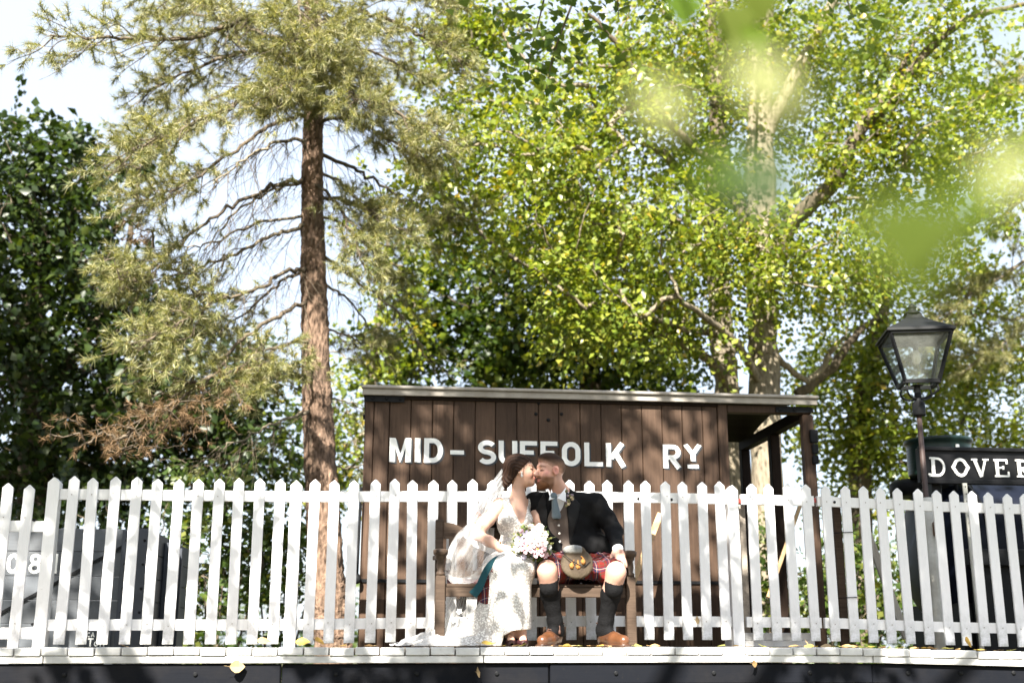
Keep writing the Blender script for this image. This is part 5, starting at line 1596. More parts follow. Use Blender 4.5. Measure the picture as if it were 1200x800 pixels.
def head(F, c, M3, s=1.0, female=False):
    c = np.array(c, float)
    w = lambda x, y, z: c + M3 @ (np.array([x, y, z]) * s)
    E = lambda p, r, k=0.015, op='+': F.ell(w(*p), np.array(r) * s, M3, k * s, op)
    C = lambda a, b, ra, rb, k=0.008: F.cap(w(*a), w(*b), ra * s, rb * s, k * s)
    jw = 0.043 if female else 0.050
    E((-.015, 0, .035), (.098, .076, .086))
    E((.030, 0, -.020), (.062, .060, .085), .02)
    E((.035, 0, -.078), (.050, jw, .034), .025)
    E((.070, 0, -.100 if not female else -.095), (.020, .020, .017), .02)
    E((.074, 0, .034), (.018, .044, .014), .015)
    for y in (-1, 1):
        E((.090, .031 * y, .012), (.016, .018, .013), .008, '-')
        E((.074, .031 * y, .011), (.0135, .0155, .012), .004)
        E((.050, .045 * y, -.030), (.030, .020, .028), .02)
        E((-.004, .077 * y, -.002), (.024, .010, .031), .006)
        E((.000, .084 * y, -.002), (.012, .006, .018), .004, '-')
    C((.088, 0, .022), (.112, 0, -.022), .008, .0115)
    for y in (-1, 1): E((.100, .012 * y, -.026), (.012, .009, .008), .006)
    E((.091, 0, -.056), (.011, .022, .0065), .006)
    E((.088, 0, -.068), (.011, .020, .0075), .006)
    E((.098, 0, -.062), (.010, .020, .0016), .002, '-')
    return w


def hand(F, wrist, d, n, s, size=1.0, curl=(0.35, 0.6), spread=0.012, thumb=True):
    """palm with four fingers of different lengths and a thumb; d finger direction, n palm side, s thumb side"""
    wrist = np.array(wrist, float); d = unit(np.array(d, float)); n = np.array(n, float); n = unit(n - d * (n @ d)); s = np.array(s, float); s = unit(s - d * (s @ d) - n * (s @ n))
    M3 = np.stack([d, s, n], 1)
    z = size
    F.ell(wrist + d * .048 * z, np.array([.052, .040, .0165]) * z, M3, .012)
    F.cap(wrist - d * .02, wrist + d * .03 * z, .026 * z, .027 * z, .012)
    for k, (off, L) in enumerate(((.029, .072), (.0098, .080), (-.0095, .074), (-.0275, .058))):
        b = wrist + (d * .086 + s * off) * z
        a1 = curl[0]; a2 = a1 + curl[1]; a3 = a2 + curl[1] * .7
        sp = s * (off * 2.2 * spread / .012)
        p0 = b; dirs = [unit(d * math.cos(a) + n * math.sin(a) + sp) for a in (a1, a2, a3)]
        p1 = p0 + dirs[0] * L * .45 * z; p2 = p1 + dirs[1] * L * .32 * z; p3 = p2 + dirs[2] * L * .23 * z
        F.chain([(p0, .0094 * z), (p1, .0088 * z), (p2, .0080 * z), (p3, .0070 * z)], .004)
    if thumb:
        p0 = wrist + (d * .022 + s * .030) * z; p1 = p0 + (d * .032 + s * .022 + n * .008) * z; p2 = p1 + (d * .036 + s * .004 + n * .010) * z
        F.chain([(p0, .0135 * z), (p1, .0115 * z), (p2, .0088 * z)], .008)


def blend(base, add, w): return base * (1 - w[:, None]) + np.array(add) * w[:, None]
def sstep(x, a, b):
    t = np.clip((x - a) / (b - a), 0, 1); return t * t * (3 - 2 * t)


SKIN = m_vcol('skin', rough=0.5, spec=0.35, sss=0.12, bscale=180, bstr=0.08, bdist=0.001, namt=0.06, nscale=40)
HAIR = m_vcol('hair', rough=0.62, spec=0.15, bscale=0, namt=0.35, nscale=60)


def m_cloth(name, col, scale=350, rough=0.85, namt=0.12, bs=0.25, sheen=0.2):
    m, t, b = nt(name)
    v = coords(t)
    n = noise(t, v, 9, 5, 0.6)
    base = mix(t, n, tuple(c * (1 - namt) for c in col), tuple(c * (1 + namt) for c in col))
    t.links.new(base, b.inputs['Base Color']); b.inputs['Roughness'].default_value = rough
    b.inputs['Sheen Weight'].default_value = sheen; b.inputs['Specular IOR Level'].default_value = 0.12
    h = math_n(t, 'ADD', noise(t, v, scale, 2, 0.5), math_n(t, 'MULTIPLY', noise(t, v, 14, 3, 0.5), 2.0))
    bump(t, b, h, bs, 0.01)
    return m


def m_tartan(name, ux=(1, 0, 0.15), vx=(0, 0.7, 1), size=0.085):
    m, t, b = nt(name)
    c = t.nodes.new('ShaderNodeTexCoord')
    def axis(v):
        d = t.nodes.new('ShaderNodeVectorMath'); d.operation = 'DOT_PRODUCT'; d.inputs[1].default_value = v
        t.links.new(c.outputs['Object'], d.inputs[0])
        return math_n(t, 'FRACT', math_n(t, 'DIVIDE', d.outputs['Value'], size))
    st = [(0, (0.11, 0.010, 0.008)), (0.22, (0.015, 0.035, 0.02)), (0.30, (0.11, 0.010, 0.008)), (0.40, (0.012, 0.02, 0.05)), (0.56, (0.35, 0.03, 0.02)), (0.585, (0.6, 0.55, 0.45)), (0.61, (0.012, 0.02, 0.05)), (0.72, (0.11, 0.010, 0.008)), (0.84, (0.03, 0.06, 0.03)), (0.88, (0.11, 0.010, 0.008))]
    a = ramp(t, axis(ux), st, 'CONSTANT'); d = ramp(t, axis(vx), st, 'CONSTANT')
    base = mix(t, 0.5, a, d)
    t.links.new(base, b.inputs['Base Color']); b.inputs['Roughness'].default_value = 0.9; b.inputs['Specular IOR Level'].default_value = 0.2
    bump(t, b, noise(t, coords(t), 300, 2, .5), 0.2, 0.004)
    return m


def m_lace(name):
    m, t, b = nt(name)
    v = coords(t)
    vo = t.nodes.new('ShaderNodeTexVoronoi'); vo.inputs['Scale'].default_value = 78; t.links.new(v, vo.inputs['Vector'])
    vo2 = t.nodes.new('ShaderNodeTexVoronoi'); vo2.inputs['Scale'].default_value = 150; t.links.new(v, vo2.inputs['Vector'])
    n = noise(t, v, 7, 4, 0.6)
    dots = ramp(t, vo.outputs['Distance'], [(0.40, (0, 0, 0)), (0.52, (1, 1, 1))])
    base = mix(t, math_n(t, 'MULTIPLY', dots, ramp(t, n, [(0.2, (0.35, .35, .35)), (0.8, (0.75, .75, .75))])), (0.76, 0.74, 0.70), (0.20, 0.165, 0.14))
    t.links.new(base, b.inputs['Base Color']); b.inputs['Roughness'].default_value = 0.55
    h = math_n(t, 'ADD', math_n(t, 'MULTIPLY', vo.outputs['Distance'], -1.0), math_n(t, 'MULTIPLY', vo2.outputs['Distance'], -0.5))
    bump(t, b, h, 0.5, 0.006)
    return m


def m_veil(name, alpha):
    m, t, b = nt(name)
    b.inputs['Base Color'].default_value = (0.86, 0.86, 0.85, 1); b.inputs['Roughness'].default_value = 0.7
    tr = t.nodes.new('ShaderNodeBsdfTransparent')
    tl = t.nodes.new('ShaderNodeBsdfTranslucent'); tl.inputs[0].default_value = (0.86, 0.86, 0.85, 1)
    m1 = t.nodes.new('ShaderNodeMixShader'); m1.inputs[0].default_value = 0.45
    t.links.new(b.outputs[0], m1.inputs[1]); t.links.new(tl.outputs[0], m1.inputs[2])
    lw = t.nodes.new('ShaderNodeLayerWeight'); lw.inputs[0].default_value = 0.35      # net looks thicker seen edge on
    n = noise(t, coords(t, (1, 1, .4)), 11, 4, .6)
    f = math_n(t, 'ADD', math_n(t, 'MULTIPLY', lw.outputs['Facing'], 0.38), math_n(t, 'MULTIPLY', n, alpha * 1.6))
    m2 = t.nodes.new('ShaderNodeMixShader'); t.links.new(f, m2.inputs[0])
    t.links.new(tr.outputs[0], m2.inputs[1]); t.links.new(m1.outputs[0], m2.inputs[2])
    t.links.new(m2.outputs[0], t.nodes['Material Output'].inputs[0])
    return m


def xz(pts, Y): return [(float(W(a, b, Y)[0]), float(W(a, b, Y)[2])) for a, b in pts]


# ------------------------------------------------------------------ groom
GH = W(644.5, 552.5, 8.10); GM = frame3((-0.93, -0.36, -0.05), (0.06, 0.0, 1.0))
BH = W(611, 552.5, 8.15); BM = frame3((0.95, -0.16, 0.08), (-0.22, 0.05, 1.0))


def groom():
    root = thing('person', 'bearded man in black jacket and red tartan kilt seated kissing the bride', 'person', W(683, 757, 8.1) * np.array([1, 1, 0]))
    P = lambda a, b, y: W(a, b, y)
    neck = P(658, 580, 8.17)
    shL, shR = P(697, 591, 8.13), P(629, 590, 8.24)      # image right / image left shoulder
    hipA, hipB = P(662, 668, 8.2), P(702, 668, 8.2)
    knA, knB = P(641, 668, 7.74), P(722, 670, 7.72)
    anA, anB = P(652, 738, 7.90), P(708, 738, 7.88)
    elB, wrB = P(720, 622, 8.06), P(724, 643, 7.86)
    elA, wrA = P(588, 606, 8.40), P(566, 612, 8.26)
    def torso(F, g, k=.05):
        F.ell(P(680, 645, 8.2), (.165 + g, .120 + g, .13), None, k)
        F.ell(P(667, 612, 8.2), (.200 + g, .118 + g, .17 + g), None, k)
        F.cap(shL, shR, .055 + g, .055 + g, k)
        F.cap(neck, P(664, 600, 8.19), .062 + g * .5, .09 + g, k)
    # body: one continuous surface from head to feet
    F = Field((0.30, 7.55, 0.0), (1.95, 8.55, 1.36), 0.0055)
    hw = head(F, GH, GM, 1.02)
    F.cap(hw(-.025, 0, -.055), neck, .056, .062, .03)
    torso(F, -0.012)
    for hp, kn, an in ((hipA, knA, anA), (hipB, knB, anB)):
        F.chain([(hp, .085), ((hp + kn) / 2, .078), (kn, .054)], .03)
        F.ell(kn + np.array([0, -.014, -.004]), (.047, .048, .066), None, .03)
        F.cap(kn, kn + (an - kn) * .28, .053, .054, .03)
        calf = kn + (an - kn) * .35 + np.array([0, .025, 0])
        F.chain([(kn, .055), (calf, .056), (an, .038)], .03)
        F.cap(an, an + np.array([0, -.03, -.04]), .03, .022, .02)
    F.chain([(shL, .055), (elB, .045), (wrB, .028)], .03)
    F.chain([(shR, .055), (elA, .045), (wrA, .028)], .03)
    hand(F, wrB, (0.06, -0.62, -0.78), (0.0, 0.55, -0.85), (-1, 0, 0), 1.03, curl=(0.05, 0.32))
    hand(F, wrA, (-0.75, -0.65, 0.05), (0.75, -0.65, 0), (0.1, 0.0, 1), 0.98, curl=(0.55, 0.5))
    def skin(V):
        L = (V - GH) @ GM / 1.02
        c = np.tile(np.array([0.52, 0.30, 0.225]), (len(V), 1))
        hd = (L[:, 2] > -.14) & (np.abs(L[:, 1]) < .1) & (np.abs(L[:, 0]) < .14)
        ck = np.exp(-((L[:, 0] - .06) / .03) ** 2 - ((L[:, 2] + .015) / .03) ** 2) * hd
        c = blend(c, (0.56, 0.22, 0.17), ck * .6)
        c = blend(c, (0.55, 0.20, 0.16), np.exp(-((L[:, 0]) / .03) ** 2 - (L[:, 2] / .035) ** 2) * (np.abs(L[:, 1]) > .07) * hd * .7)
        lips = np.exp(-((L[:, 0] - .093) / .014) ** 2 - ((L[:, 2] + .062) / .011) ** 2 - (L[:, 1] / .022) ** 2) * hd
        # stubble and beard
        be = sstep(-L[:, 2], .028, .05) * sstep(L[:, 0], -.012, .012) * hd * (L[:, 2] > -.135)
        c = blend(c, (0.13, 0.060, 0.030), be * .85)
        c = blend(c, (0.50, 0.18, 0.15), np.clip(lips * 1.2, 0, 1))
        lash = hd * (np.abs(L[:, 2] - .004) < .004) * (L[:, 0] > .07) * (np.abs(np.abs(L[:, 1]) - .031) < .016)
        c = blend(c, (0.10, 0.05, 0.035), lash * .8)
        brow = hd * np.exp(-((L[:, 2] - .034 - (L[:, 0] - .08) * .3) / .005) ** 2) * (L[:, 0] > .055) * (np.abs(np.abs(L[:, 1]) - .032) < .02)
        c = blend(c, (0.12, 0.06, 0.035), brow * .8)
        return c
    F.build('body', SKIN, root, skin)

    # beard volume
    F = Field(GH - .16, GH + .16, 0.004)
    w = lambda x, y, z: GH + GM @ (np.array([x, y, z]) * 1.02)
    F.ell(w(.050, 0, -.082), (.052, .052, .040), GM, .01); F.ell(w(.080, 0, -.098), (.026, .028, .026), GM, .015)
    F.ell(w(.088, 0, -.045), (.014, .028, .007), GM, .008)
    L = (F.P - GH.astype(np.float32)) @ GM.astype(np.float32) / 1.02
    F.d = np.maximum(F.d, L[..., 2] + .042); F.d = np.maximum(F.d, -(L[..., 0] - .008))
    F.d += 0.0022 * np.sin(L[..., 0] * 420) * np.sin(L[..., 1] * 380) * np.sin(L[..., 2] * 300)
    # leave the mouth free
    F.ell(w(.100, 0, -.062), (.016, .022, .012), GM, .004, '-')
    F.build('beard', HAIR, root, lambda V: np.tile(np.array([0.125, 0.055, 0.026]), (len(V), 1)))
    # short hair, faded at the sides
    F = Field(GH - .17, GH + .17, 0.004)
    F.ell(w(-.015, 0, .0355), (.1005, .0785, .0885), GM, .01); F.ell(w(.015, 0, .092), (.072, .058, .036), GM, .025)
    L = (F.P - GH.astype(np.float32)) @ GM.astype(np.float32) / 1.02
    F.d = np.maximum(F.d, -(L[..., 2] + .062 - (L[..., 0] + .1) * .72)); F.d = np.maximum(F.d, -(L[..., 2] + .045))
    F.d += 0.0012 * np.sin(L[..., 0] * 310 + L[..., 2] * 170) * np.sin(L[..., 1] * 340 + L[..., 0] * 90)
    def hc(V):
        L = (V - GH) @ GM / 1.02
        c = np.tile(np.array([0.032, 0.017, 0.010]), (len(V), 1))
        c = blend(c, (0.13, 0.075, 0.048), 1 - sstep(L[:, 2], .045, .090))
        return blend(c, (0.42, 0.24, 0.175), 1 - sstep(L[:, 2] - (L[:, 0] + .1) * .55, -.045, .0))
    F.build('hair', HAIR, root, hc)

    lo, hi = (0.75, 7.75, 0.33), (1.95, 8.5, 1.14)
    # shirt
    white = m_cloth('white_shirt_cotton', (0.80, 0.80, 0.80), namt=.04)
    F = Field((0.9, 7.9, 0.75), (1.5, 8.4, 1.2), 0.0055)
    torso(F, 0.0)
    F.cap(neck + (hw(-.02, 0, -.06) - neck) * .25, neck + np.array([0.0, -.005, -.02]), .064, .072, .02)
    F.d = np.maximum(F.d, F.poly_y(xz([(643, 572), (668, 570), (672, 600), (655, 612), (645, 600)], 8.07)))
    F.build('shirt', white, root)
    # collar wings
    for s, (a, b, c) in ((1, ((646, 573), (650, 584), (643, 586))), (-1, ((663, 571), (653, 584), (663, 588)))):
        mb = MB(); y = 8.035
        q = [W(p[0], p[1], y + (.05 if i == 0 else 0)) for i, p in enumerate((a, b, c))]
        n = np.array([0, -.006, .002])
        mb.add(list(q) + [p + n for p in q], [(0, 1, 2), (5, 4, 3), (0, 3, 4, 1), (1, 4, 5, 2), (2, 5, 3, 0)]).build('collar', white, root)
    tie = m_cloth('slate_blue_silk', (0.12, 0.155, 0.175), rough=.5, scale=120)
    F = Field((1.05, 7.95, 0.85), (1.35, 8.15, 1.1), 0.004)
    F.ell(W(649, 581, 8.045), (.024, .02, .026), None, .006)
    F.cap(W(649.5, 584, 8.05), W(652, 604, 8.045), .018, .032, .004)
    F.d = np.maximum(F.d, -(F.P[..., 1] - 8.02))
    F.build('tie', tie, root)
    # waistcoat
    wc = m_cloth('grey_brown_tweed', (0.125, 0.098, 0.082), scale=200, namt=.3)
    F = Field(lo, hi, 0.006)
    torso(F, 0.010)
    F.d = np.maximum(F.d, F.poly_y(xz([(636, 585), (672, 585), (700, 660), (640, 660)], 8.07)))
    F.d = np.maximum(F.d, -F.poly_y(xz([(642, 570), (668, 570), (660, 594), (654, 603), (648, 592)], 8.07)))
    F.build('waistcoat', wc, root)
    but = m_plain('pearl_button', (0.6, 0.57, 0.5), rough=.25)
    for k in range(4):
        p = W(654 + k * .6, 606 + k * 9.5, 8.06)
        MB().lathe([(.008, 0), (.008, .003), (.004, .005)], (p[0], 8.053 - .002 * k, p[2]), 10, Matrix.Rotation(R(90), 3, 'X')).build('button', but, root, smooth=True)
    # jacket with sleeves
    jk = m_cloth('black_wool', (0.0075, 0.0075, 0.008), scale=260, namt=.25, sheen=0)
    F = Field((0.42, 7.72, 0.42), (1.95, 8.58, 1.14), 0.0065)
    torso(F, 0.026)
    F.ell(W(688, 640, 8.18), (.20, .135, .10), None, .05)
    F.chain([(shL, .074), ((shL + elB) / 2 + np.array([.008, 0, 0]), .064), (elB, .056), (wrB + (elB - wrB) * .12, .044)], .03)
    F.chain([(shR, .078), (elA, .062), (wrA + (elA - wrA) * .15, .046)], .03)
    # sleeve creases
    q0, q1, q2 = F.P[..., 0], F.P[..., 1], F.P[..., 2]
    F.d += 0.0022 * (np.sin(q2 * 61 + q0 * 47 + 2.3 * np.sin(q1 * 17 + q2 * 9)) + .8 * np.sin(q2 * 33 - q0 * 71 + 1.7 * np.sin(q0 * 23)) * np.sin(q1 * 21 + q2 * 13))
    front = F.P[..., 1] - 8.12
    cutp = np.maximum(F.poly_y(xz([(641, 566), (664, 566), (671, 590), (669, 655), (641, 655), (637, 600)], 8.05)), front)
    F.d = np.maximum(F.d, -cutp)
    cutn = F.poly_y(xz([(645, 560), (668, 560), (668, 577), (645, 580)], 8.1)); F.d = np.maximum(F.d, -cutn)
    F.d = np.maximum(F.d, -(F.P[..., 2] - W(690, 648, 8.1)[2]))
    d_jacket = F
    F.build('jacket', jk, root)
    # lapels: the facing turned back along the opening
    for name, pol in (('lapel', [(641, 574), (643, 600), (640, 640), (633, 612), (630, 590)]), ('lapel', [(664, 573), (681, 590), (678, 604), (669, 640), (665, 600)])):
        F = Field((0.85, 7.88, 0.6), (1.5, 8.3, 1.14), 0.006)
        torso(F, 0.033)
        F.d = np.maximum(F.d, F.poly_y(xz(pol, 8.05))); F.d = np.maximum(F.d, F.P[..., 1] - 8.2)
        F.build(name, m_cloth('black_satin_facing', (0.012, 0.0115, 0.0115), rough=.5, sheen=0), root)
    for p, q in ((wrB + (elB - wrB) * .16, wrB + (elB - wrB) * .0),):
        F = Field(np.minimum(p, q) - .08, np.maximum(p, q) + .08, 0.005)
        F.cap(p, q, .038, .037, 0); F.build('shirt_cuff', white, root)
    for k in range(3):
        p = W(711 + k * 1.5, 634 + k * 3, 7.85)
    # kilt
    tart = m_tartan('red_tartan', ux=(1, 0.0, 0.1), vx=(0.1, 0.75, 0.9))
    F = Field((0.85, 7.55, 0.30), (1.95, 8.45, 0.80), 0.0065)
    for hp, kn in ((hipA, knA), (hipB, knB)):
        e = kn + (hp - kn) * .17
        F.chain([(hp, .125), ((hp + kn) / 2, .108), (e, .088)], .04)
    F.ell(P(682, 660, 8.2), (.21, .16, .12), None, .05)
    F.ell((hipA + hipB + knA + knB) / 4 + np.array([0, -.03, .005]), (.17, .19, .05), None, .06)
    F.ell(P(690, 668, 7.86), (.15, .05, .055), None, .05)
    F.d += 0.004 * np.sin(F.P[..., 0] * 130 + F.P[..., 2] * 15)
    F.d = np.maximum(F.d, -(F.P[..., 1] - (7.765 + 0.012 * np.sin(F.P[..., 0] * 40))))
    F.d = np.maximum(F.d, -(F.P[..., 2] - 0.40))
    F.build('kilt', tart, root)
    # sporran
    fur = m_vcol('seal_fur', rough=.8, spec=.2, bscale=220, bstr=.6, bdist=.006, namt=.5, nscale=90)
    c = P(676, 660, 7.78)
    F = Field(c - .18, c + .18, 0.005)
    F.ell(c, (.108, .045, .104), frame3((1, 0, .1), (0, 0.25, 1)), .02)
    F.ell(c + np.array([-.02, -.012, .085]), (.075, .035, .035), None, .02)
    F.d += .0012 * np.sin(F.P[..., 0] * 330 + 3 * np.sin(F.P[..., 2] * 60)) * np.sin(F.P[..., 2] * 120 + 2 * np.sin(F.P[..., 0] * 70))
    def spc(V):
        col = np.tile(np.array([0.060, 0.044, 0.030]), (len(V), 1))
        r = np.linalg.norm((V - c)[:, [0, 2]], axis=1)
        col = blend(col, (0.105, 0.082, 0.055), sstep(r, .05, .1))
        return blend(col, (0.22, 0.22, 0.21), sstep((V - c)[:, 2] - .6 * (V - c)[:, 0] * 0, .062, .075) * (V[:, 0] < c[0] + .03))
    sp = F.build('sporran', fur, root, spc)
    tas = m_plain('tan_fur', (0.27, 0.13, 0.04), rough=.9, spec=.1, nscale=120, namt=.4, bumpamt=.4)
    for dx, dz, r in ((-.042, -.020, .019), (.0, -.022, .020), (.034, .008, .020)):
        F2 = Field(c + np.array([dx - .05, -.13, dz - .06]), c + np.array([dx + .05, .02, dz + .06]), .004)
        F2.ell(c + np.array([dx, -.045, dz]), (r * .85, .018, r), None, .005); F2.cap(c + np.array([dx, -.05, dz + r]), c + np.array([dx * .6, -.04, dz + r + .02]), .006, .004, .006)
        F2.d += .003 * np.sin(F2.P[..., 0] * 500) * np.sin(F2.P[..., 2] * 250)
        F2.build('tassel', tas, sp)
    ch = MB().tube(curve([c + np.array([-.10, -.02, .07]), c + np.array([-.05, -.06, .02]), c + np.array([0.03, -.058, -.02]), c + np.array([.085, -.03, .01])], 8), .003, 6)
    ch.build('chain', M['iron'], sp, smooth=True)
    # socks and shoes
    sock = m_cloth('black_knit', (0.006, 0.006, 0.0065), scale=160, bs=.5, sheen=0)
    shoe = m_vcol('brown_leather', rough=.3, spec=.5, bscale=60, bstr=.12, namt=.25, nscale=25)
    for kn, an, toe in ((knA, anA, P(636, 750, 7.70)), (knB, anB, P(731, 750, 7.69))):
        lo_ = np.minimum(kn, an) - .12; hi_ = np.maximum(kn, an) + .12; lo_[2] = .03
        F = Field(lo_, hi_, .0055)
        top = kn + (an - kn) * .20
        calf = kn + (an - kn) * .38 + np.array([0, .025, 0])
        F.chain([(top, .059), (calf, .062), (an + (kn - an) * .15, .047), (an, .046), (an + np.array([0, 0.01, -.03]), .042)], .03)
        F.cap(an, an + unit(toe - an) * np.array([.07, .07, 0]) + np.array([0, 0, -.025]), .044, .034, .03)
        F.cap(top + np.array([0, 0, .005]), top - np.array([0, 0, .035]), .0605, .0605, .006)
        F.d += .0012 * np.sin(np.arctan2(F.P[..., 0] - kn[0], F.P[..., 1] - kn[1]) * 26)
        F.d = np.maximum(F.d, (F.P[..., 2] - (top[2] + .03)))
        F.build('sock', sock, root)
        heel = an + np.array([0, .035, 0]); heel[2] = .05
        toe = toe.copy(); toe[2] = .042
        dr = unit(toe - heel)
        F = Field(np.minimum(heel, toe) - .1, np.maximum(heel, toe) + .1, .0045)
        F.chain([(heel, .040), (heel + (toe - heel) * .55 + np.array([0, 0, .004]), .046), (toe, .038)], .03)
        F.cap(an + np.array([0, .0, -.025]), heel + (toe - heel) * .35 + np.array([0, 0, .03]), .045, .036, .03)
        # welted sole and heel
        F.d = np.maximum(F.d, -(F.P[..., 2] - .006))
        F.d = np.maximum(F.d, F.P[..., 2] - (an[2] + .012))
        sd = np.linalg.norm((F.P - heel.astype(np.float32))[..., :2] - np.clip(((F.P - heel.astype(np.float32))[..., :2] @ dr[:2].astype(np.float32)), 0, np.linalg.norm((toe - heel)[:2]))[..., None] * dr[:2].astype(np.float32), axis=-1) - .049
        sole = np.maximum(sd, np.maximum(F.P[..., 2] - .020, .004 - F.P[..., 2]))
        F.d = np.minimum(F.d, sole)
        def shc(V, heel=heel, toe=toe):
            t = ((V - heel) @ unit(toe - heel)) / np.linalg.norm(toe - heel)
            col = np.tile(np.array([0.095, 0.038, 0.016]), (len(V), 1))
            col = blend(col, (0.065, 0.027, 0.013), 1 - sstep(t, .5, .7))
            return blend(col, (0.05, 0.025, 0.015), 1 - sstep(V[:, 2], .018, .026))
        so = F.build('shoe', shoe, root, shc)
        lace = m_plain('dark_brown_lace', (0.06, 0.025, 0.014), rough=.7)
        for j in range(3):
            q = heel + (toe - heel) * (.36 + .09 * j); s = np.cross(dr, [0, 0, 1.0])
            zt = .105 - .013 * j
            MB().tube(curve([q - s * .03 + [0, 0, zt - .045], q + [0, 0, zt - .022], q + s * .03 + [0, 0, zt - .045]], 5), .0035, 6).build('lace', lace, so, smooth=True)
        tp = an + np.array([.0, -.045, .05])
        MB().tube(curve([tp, tp + np.array([.012, -.02, -.03]), tp + np.array([.01, -.02, -.075])], 5), [.004] * 8 + [.009] * 3, 6).build('tassel', lace, so, smooth=True)
        z = an[2] + .05
        MB().tube([an + np.array([.05 * math.cos(a), .05 * math.sin(a), .045]) for a in np.linspace(0, 2 * math.pi, 14)], .004, 6).build('ankle_lace', lace, so, smooth=True)
    # buttonhole flowers
    b = thing('buttonhole', 'small dried flower buttonhole pinned on the black lapel', 'flower', W(668, 583, 8.0))
    bmat = [m_plain('dried_leaf', (0.16, 0.15, 0.07), rough=.7, namt=.4), m_plain('dried_bloom', (0.45, 0.36, 0.22), rough=.7, namt=.4), m_plain('dusty_violet', (0.22, 0.17, 0.2), rough=.7)]
    for k in range(16):
        c0 = W(667 + random.uniform(-5, 5), 583 + random.uniform(-8, 10), 8.00 + random.uniform(-.015, .015))
        MB().lathe([(.003, -.008), (.010, -.003), (.012, .004), (.006, .009)], c0, 7, Matrix.Rotation(random.uniform(-1, 1), 3, 'X') @ Matrix.Rotation(random.uniform(-1, 1), 3, 'Y')).build('bud' if k % 3 else 'leaf', bmat[k % 3], b, smooth=True)


